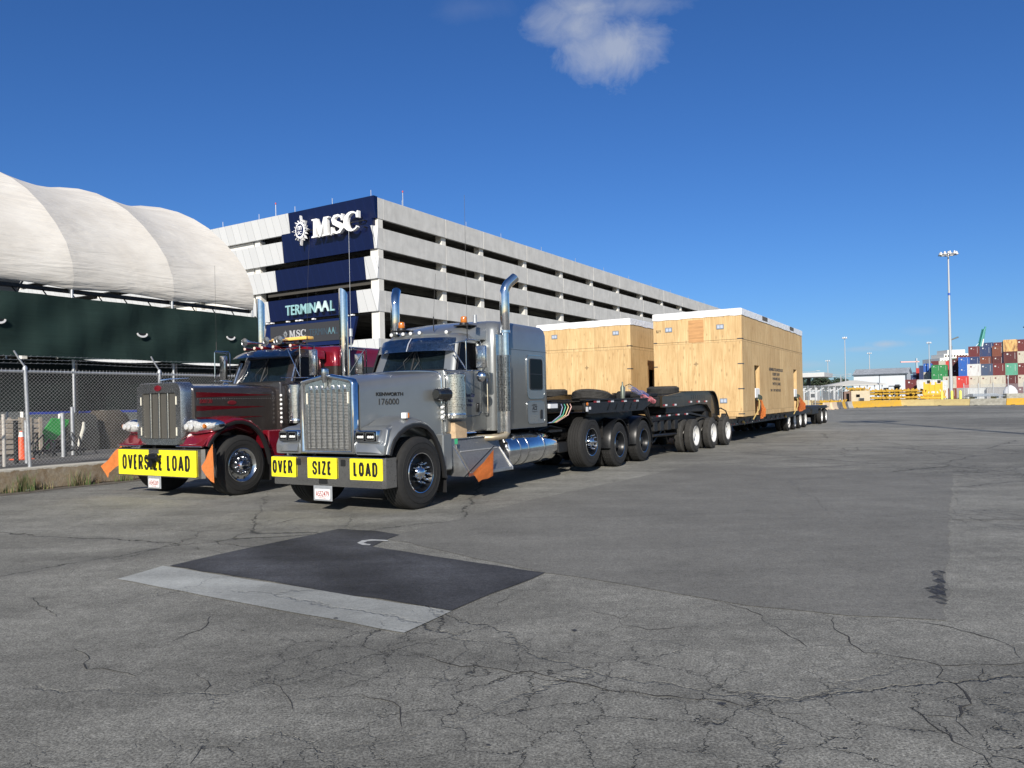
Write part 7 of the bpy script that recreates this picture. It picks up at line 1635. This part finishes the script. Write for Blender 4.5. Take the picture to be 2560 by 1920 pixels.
def stackc(X, D, cols, H, L=12.2, pos='', rotd=0, logos=True, z0=0, X_is=None):
    global NC
    x, y = gpx(X, D)
    for i, c in enumerate(cols):
        if c is None: continue
        o = bpy.data.objects.new('shipping_container', cont_me(c, H, L, logos and c not in ('grey', 'rusty yellow'))); COL.objects.link(o); o.location = (x, y, z0+i*(H+.02)); o.rotation_euler = (0, 0, -R_(31+rotd)); ORG[o] = V(0, 0, 0)
        setp(o, '%s container, %s up, %s' % (c, TW[i], pos[4:] if i == 0 and len(pos) > 38 else pos), 'container', 'stacked shipping containers'); NC += 1
front = [(2589, ['grey', 'cream', 'maroon', 'cream', 'maroon'], 'the front stack at the right edge of the photo'),
         (2558.5, ['maroon', 'cream', 'maroon', 'cream', 'maroon'], 'the front stack right of the rusty yellow top'),
         (2528.5, ['dark red', 'dark red', 'teal green', 'dark red', 'rusty yellow'], 'the front stack topped by a rusty yellow one'),
         (2497.5, ['slate blue', 'cream', 'maroon'], 'the front stack of three topped maroon'),
         (2466.5, ['slate blue', 'cream', 'slate blue'], 'the front stack of three topped slate blue'),
         (2436.5, ['grey', 'cream', 'white'], 'the front stack of three topped white'),
         (2406, ['grey', 'red'], 'the front stack of two topped red, right of the white mast'),
         (2375, ['brown', 'cream'], 'the front stack of two behind the white mast')]
for X, cols, pos in front: stackc(X, 168, cols, 2.60, pos=pos)
second = [(2498, ['brown']*3+['dark red', 'brown'], 'the second row, topped brown'), (2467, ['navy']*3+['brown', 'navy'], 'the second row, topped navy'), (2438, ['navy']*3+['navy', 'maroon'], 'the second row, topped maroon')]
for X, cols, pos in second: stackc(X-1, 205, cols, 2.78, pos=pos)
for X, D, cols, H, pos in ((2412, 200, ['blue', 'blue', 'blue', 'blue'], 2.7, 'the all blue stack right of the mast'), (2394, 215, ['maroon', 'orange', 'dark red', 'dark red'], 2.75, 'the stack with an orange box'),
                           (2499, 240, ['maroon']*5+['maroon'], 2.85, 'the rearmost tall stack, topped maroon'), (2474, 240, ['navy']*5+['navy'], 2.85, 'the rearmost tall stack, topped navy'),
                           (2404, 262, ['maroon']*5, 2.85, 'the far stack whose top shows left of the blue stack'), (2424, 262, ['maroon']*5, 2.85, 'the far stack whose top shows over the blue stack'),
                           (2341, 256, ['green', 'green', 'green', 'green'], 2.75, 'the left all green stack'), (2359, 256, ['green', 'green', 'green', 'green'], 2.75, 'the right all green stack'),
                           (2385, 275, ['dark green']*5, 2.8, 'the dark green stack just left of the mast'),
                           (2339, 290, ['maroon']*5, 2.75, 'the maroon stack behind the left green one'), (2356, 290, ['cream']*5, 2.75, 'the cream stack behind the right green one'), (2370, 292, ['red']*5, 2.75, 'the red stack behind the right green one'),
                           (2321, 262, ['navy', 'cream', 'cream', 'blue'], 2.95, 'the stack topped bright blue, left of the greens'), (2309, 285, ['navy', 'navy', 'navy', 'navy'], 3.0, 'the navy stack left of the bright blue one'),
                           (2301, 300, ['maroon', 'navy', 'dark red', 'red'], 2.9, 'the stack with a red top left of the navy one'), (2292, 315, ['dark red', 'navy', 'slate blue', 'slate blue'], 2.6, 'the slate blue topped far stack'), (2285, 330, ['grey', 'maroon', 'navy', 'navy'], 2.4, 'the leftmost four high far stack'),
                           (2275, 250, ['maroon', 'dark red', 'navy'], 2.3, 'the low stack beside the warehouse, topped navy'), (2266, 270, ['dark green', 'maroon', 'red'], 2.5, 'the low stack by the warehouse'), (2259, 285, ['dark green', 'teal green', 'dark green'], 2.5, 'the green stack touching the warehouse')):
    stackc(X, D, cols, H, pos=pos, logos=D < 270)
stackc(2281, 158, ['dark red', 'maroon'], 2.25, pos='the short pair behind the yellow chassis'); stackc(2312, 150, ['white', 'white'], 2.15, L=6, pos='the left white pair behind the yellow chassis', logos=False); stackc(2334, 153, ['white', 'white'], 2.15, L=6, pos='the middle white pair behind the yellow chassis', logos=False); stackc(2352, 158, ['white', 'white'], 2.1, L=6, pos='the right white pair behind the yellow chassis', logos=False)
# low boxes behind the fence on the right
for X, c, L, rot, lb_ in ((2442, 'white', 3, 0, 'white reefer end'), (2462, 'slate blue', 3, 0, 'slate')):
    x, y = gpx(X, 128); o = bpy.data.objects.new('shipping_container', cont_me(c, 2.3, L, False)); COL.objects.link(o); o.location = (x, y, 0); o.rotation_euler = (0, 0, -R_(31)); setp(o, {'white': 'white low container behind the wire fence beside a slate blue one', 'slate blue': 'slate blue low container behind the wire fence beside a white one'}[c], 'container', 'low containers behind the wire fence')
x, y = gpx(2490, 126); o = bpy.data.objects.new('shipping_container', cont_me('grey', 2.3, 3, False)); COL.objects.link(o); o.location = (x, y, 0); o.rotation_euler = (0, 0, -R_(31)); setp(o, 'grey low container behind the wire fence, left of the white dome cover', 'container', 'low containers behind the wire fence')
x, y = gpx(2526, 112); p = P(); p.lathe([(0, .95), (.5, .9), (1.0, .6), (1.3, .2), (1.35, .001)], (x, y, 1.2), 'z', 18); p.box((x-.8, y-.8, 0), (x+.8, y+.8, 1.2)); p.solo('covered_pallet', mat('tarp_white', (.75, .76, .78), .6, bump=.4, bs=3), WLD, (x, y, 0), 'white domed cover on a pallet behind the wire fence at the right', 'covered pallet')
# ---- ship and cranes beyond the stacks
sx0 = wp(2378, 885, 520); SH = thing('ship', 'white ship superstructure showing above the container stacks', 'ship', WLD, (sx0.x, 520, 0)); x = sx0.x
shw = mat('ship_white', (.76, .74, .68), .5)
p = P(); p.box((x-10, 515, 10), (x+22, 530, 22)); p.box((x-9, 518, 22), (x+20, 540, 25.4)); p.box((x-5, 520, 25.4), (x+13, 536, 28.2)); p.box((x-2, 521, 28.2), (x+10, 534, 31)); p.build('superstructure', shw, SH)
p = P(); p.box((x-20, 512, 0), (x+60, 550, 12)); p.build('hull', CMt['navy'], SH)
p = P()
for k in range(14): p.box((x-8+k*2, 517.9, 22.8), (x-7+k*2, 517.98, 23.8))
for k in range(8): p.box((x-4.4+k*2, 519.9, 26.2), (x-3.2+k*2, 519.98, 27.3))
p.build('window', gblack, SH)
p = P(); p.tube([(x+2, 525, 31), (x+2.5, 525, 38), (x+8, 525, 40)], .5, 6); p.cyl((x+2.5, 525, 30), (x+2.5, 525, 34), 1.0, n=12); p.build('deck_crane', mat('crane_grey', (.12, .13, .12), .6), SH)
tp = wp(2385, 885, 560); p = P(); p.faces([(tp.x-8, 560, tp.z-5), (tp.x+9, 560, tp.z-5), (tp.x+9, 575, tp.z-5), (tp.x-8, 575, tp.z-5), (tp.x, 567, tp.z+1.0), (tp.x+1, 567, tp.z+1)], [(0, 1, 5, 4), (1, 2, 5), (2, 3, 4, 5), (3, 0, 4)])
for dx in (-7.5, 8.5): p.box((tp.x+dx-.5, 560, 0), (tp.x+dx+.5, 575, tp.z-5))
p.solo('quay_tent', shw, WLD, (tp.x, 565, 0), 'white pointed roof just right of the mast behind the containers', 'tent', smooth=0)
b0 = wp(2449, 900, 600); b1 = wp(2455, 866, 600); b3 = wp(2467.5, 822, 600); CR = thing('quay_crane', 'green and white quay crane with its boom raised above the containers', 'crane', WLD, (b0.x, 600, 0))
cg = mat('crane_green', (.03, .25, .22), .5); cw = mat('crane_white', (.72, .78, .78), .5)
p = P()
for dy in (0, 6): p.box((b0.x-1.2, 600+dy, 0), (b0.x+1.2, 601.4+dy, b0.z)); p.tube([(b0.x, 600.5+dy*.3, b0.z-2), (b1.x, 600.5+dy*.3, b1.z)], .8, 6)
p.box((b0.x-1, 600, b0.z-8), (b0.x+1, 607, b0.z-6)); p.tube([(b0.x+2, 603, b0.z), (b1.x+3, 603, b1.z+6)], .6, 6); p.build('leg', cw, CR)
p = P()
for dy in (0, 2): p.tube([(b1.x-1, 601+dy, b1.z), (b3.x-1.5, 601+dy, b3.z)], .8, 6)
for k in range(7):
    q = b1.lerp(b3, k/7); q2 = b1.lerp(b3, (k+1)/7); p.tube([(q.x-1, 601, q.z), (q2.x-1, 603, q2.z)], .5, 5)
p.tube([(b1.x+2.0, 603, b1.z), (b3.x+.6, 603, b3.z+2)], .6, 6); p.build('boom', cg, CR)
p = P(); p.tube([(b0.x-12, 603, b0.z), (b3.x-2, 603, b3.z-8)], .18, 4); p.build('stay_cable', cw, CR)
q0 = wp(2252, 905, 900); q1 = wp(2292, 906.5, 900); TC = thing('tower_crane', 'faint pink tower crane jib left of the containers', 'crane', WLD, (q1.x, 900, 0)); p = P(); p.box((q0.x, 900, q0.z-.6), (q1.x+3, 902, q0.z+.6)); p.build('jib', mat('crane_pink', (.75, .42, .38), .6), TC); p = P(); p.box((q1.x-.5, 900, 0), (q1.x+.5, 902, q0.z+4)); p.build('tower', mat('crane_pale', (.5, .55, .6), .6), TC)
q = wp(2562, 818, 600); L5 = thing('quay_crane', 'dark crane boom tip at the right edge above the stacks', 'crane', WLD, (q.x+10, 600, 0)); p = P(); p.tube([(q.x-1.2, 600, q.z), (q.x+12, 600, q.z+2)], .5, 5); p.tube([(q.x-.4, 600, q.z+.4), (q.x+3, 600, q.z+6)], .35, 5); p.box((q.x+11, 600, 0), (q.x+13, 603, q.z+4)); p.build('boom', blackm, L5)
# short weeds under the mast
p = P()
for k in range(500):
    X = random.uniform(2352, 2440); x, y = gpx(X, random.uniform(104, 112)); h = random.uniform(.3, 1.0); a = random.uniform(0, 3.1); d = V(math.cos(a), math.sin(a), 0)*.12
    p._f([p._v(V(x, y, .0)-d), p._v(V(x, y, .0)+d), p._v(V(x+random.uniform(-.1, .1), y, h))])
p.solo('grass', mat('rough_grass', (.06, .09, .03), .9, var=.5, vs=1), WLD, (*gpx(2390, 108), 0), kind='stuff', smooth=0)
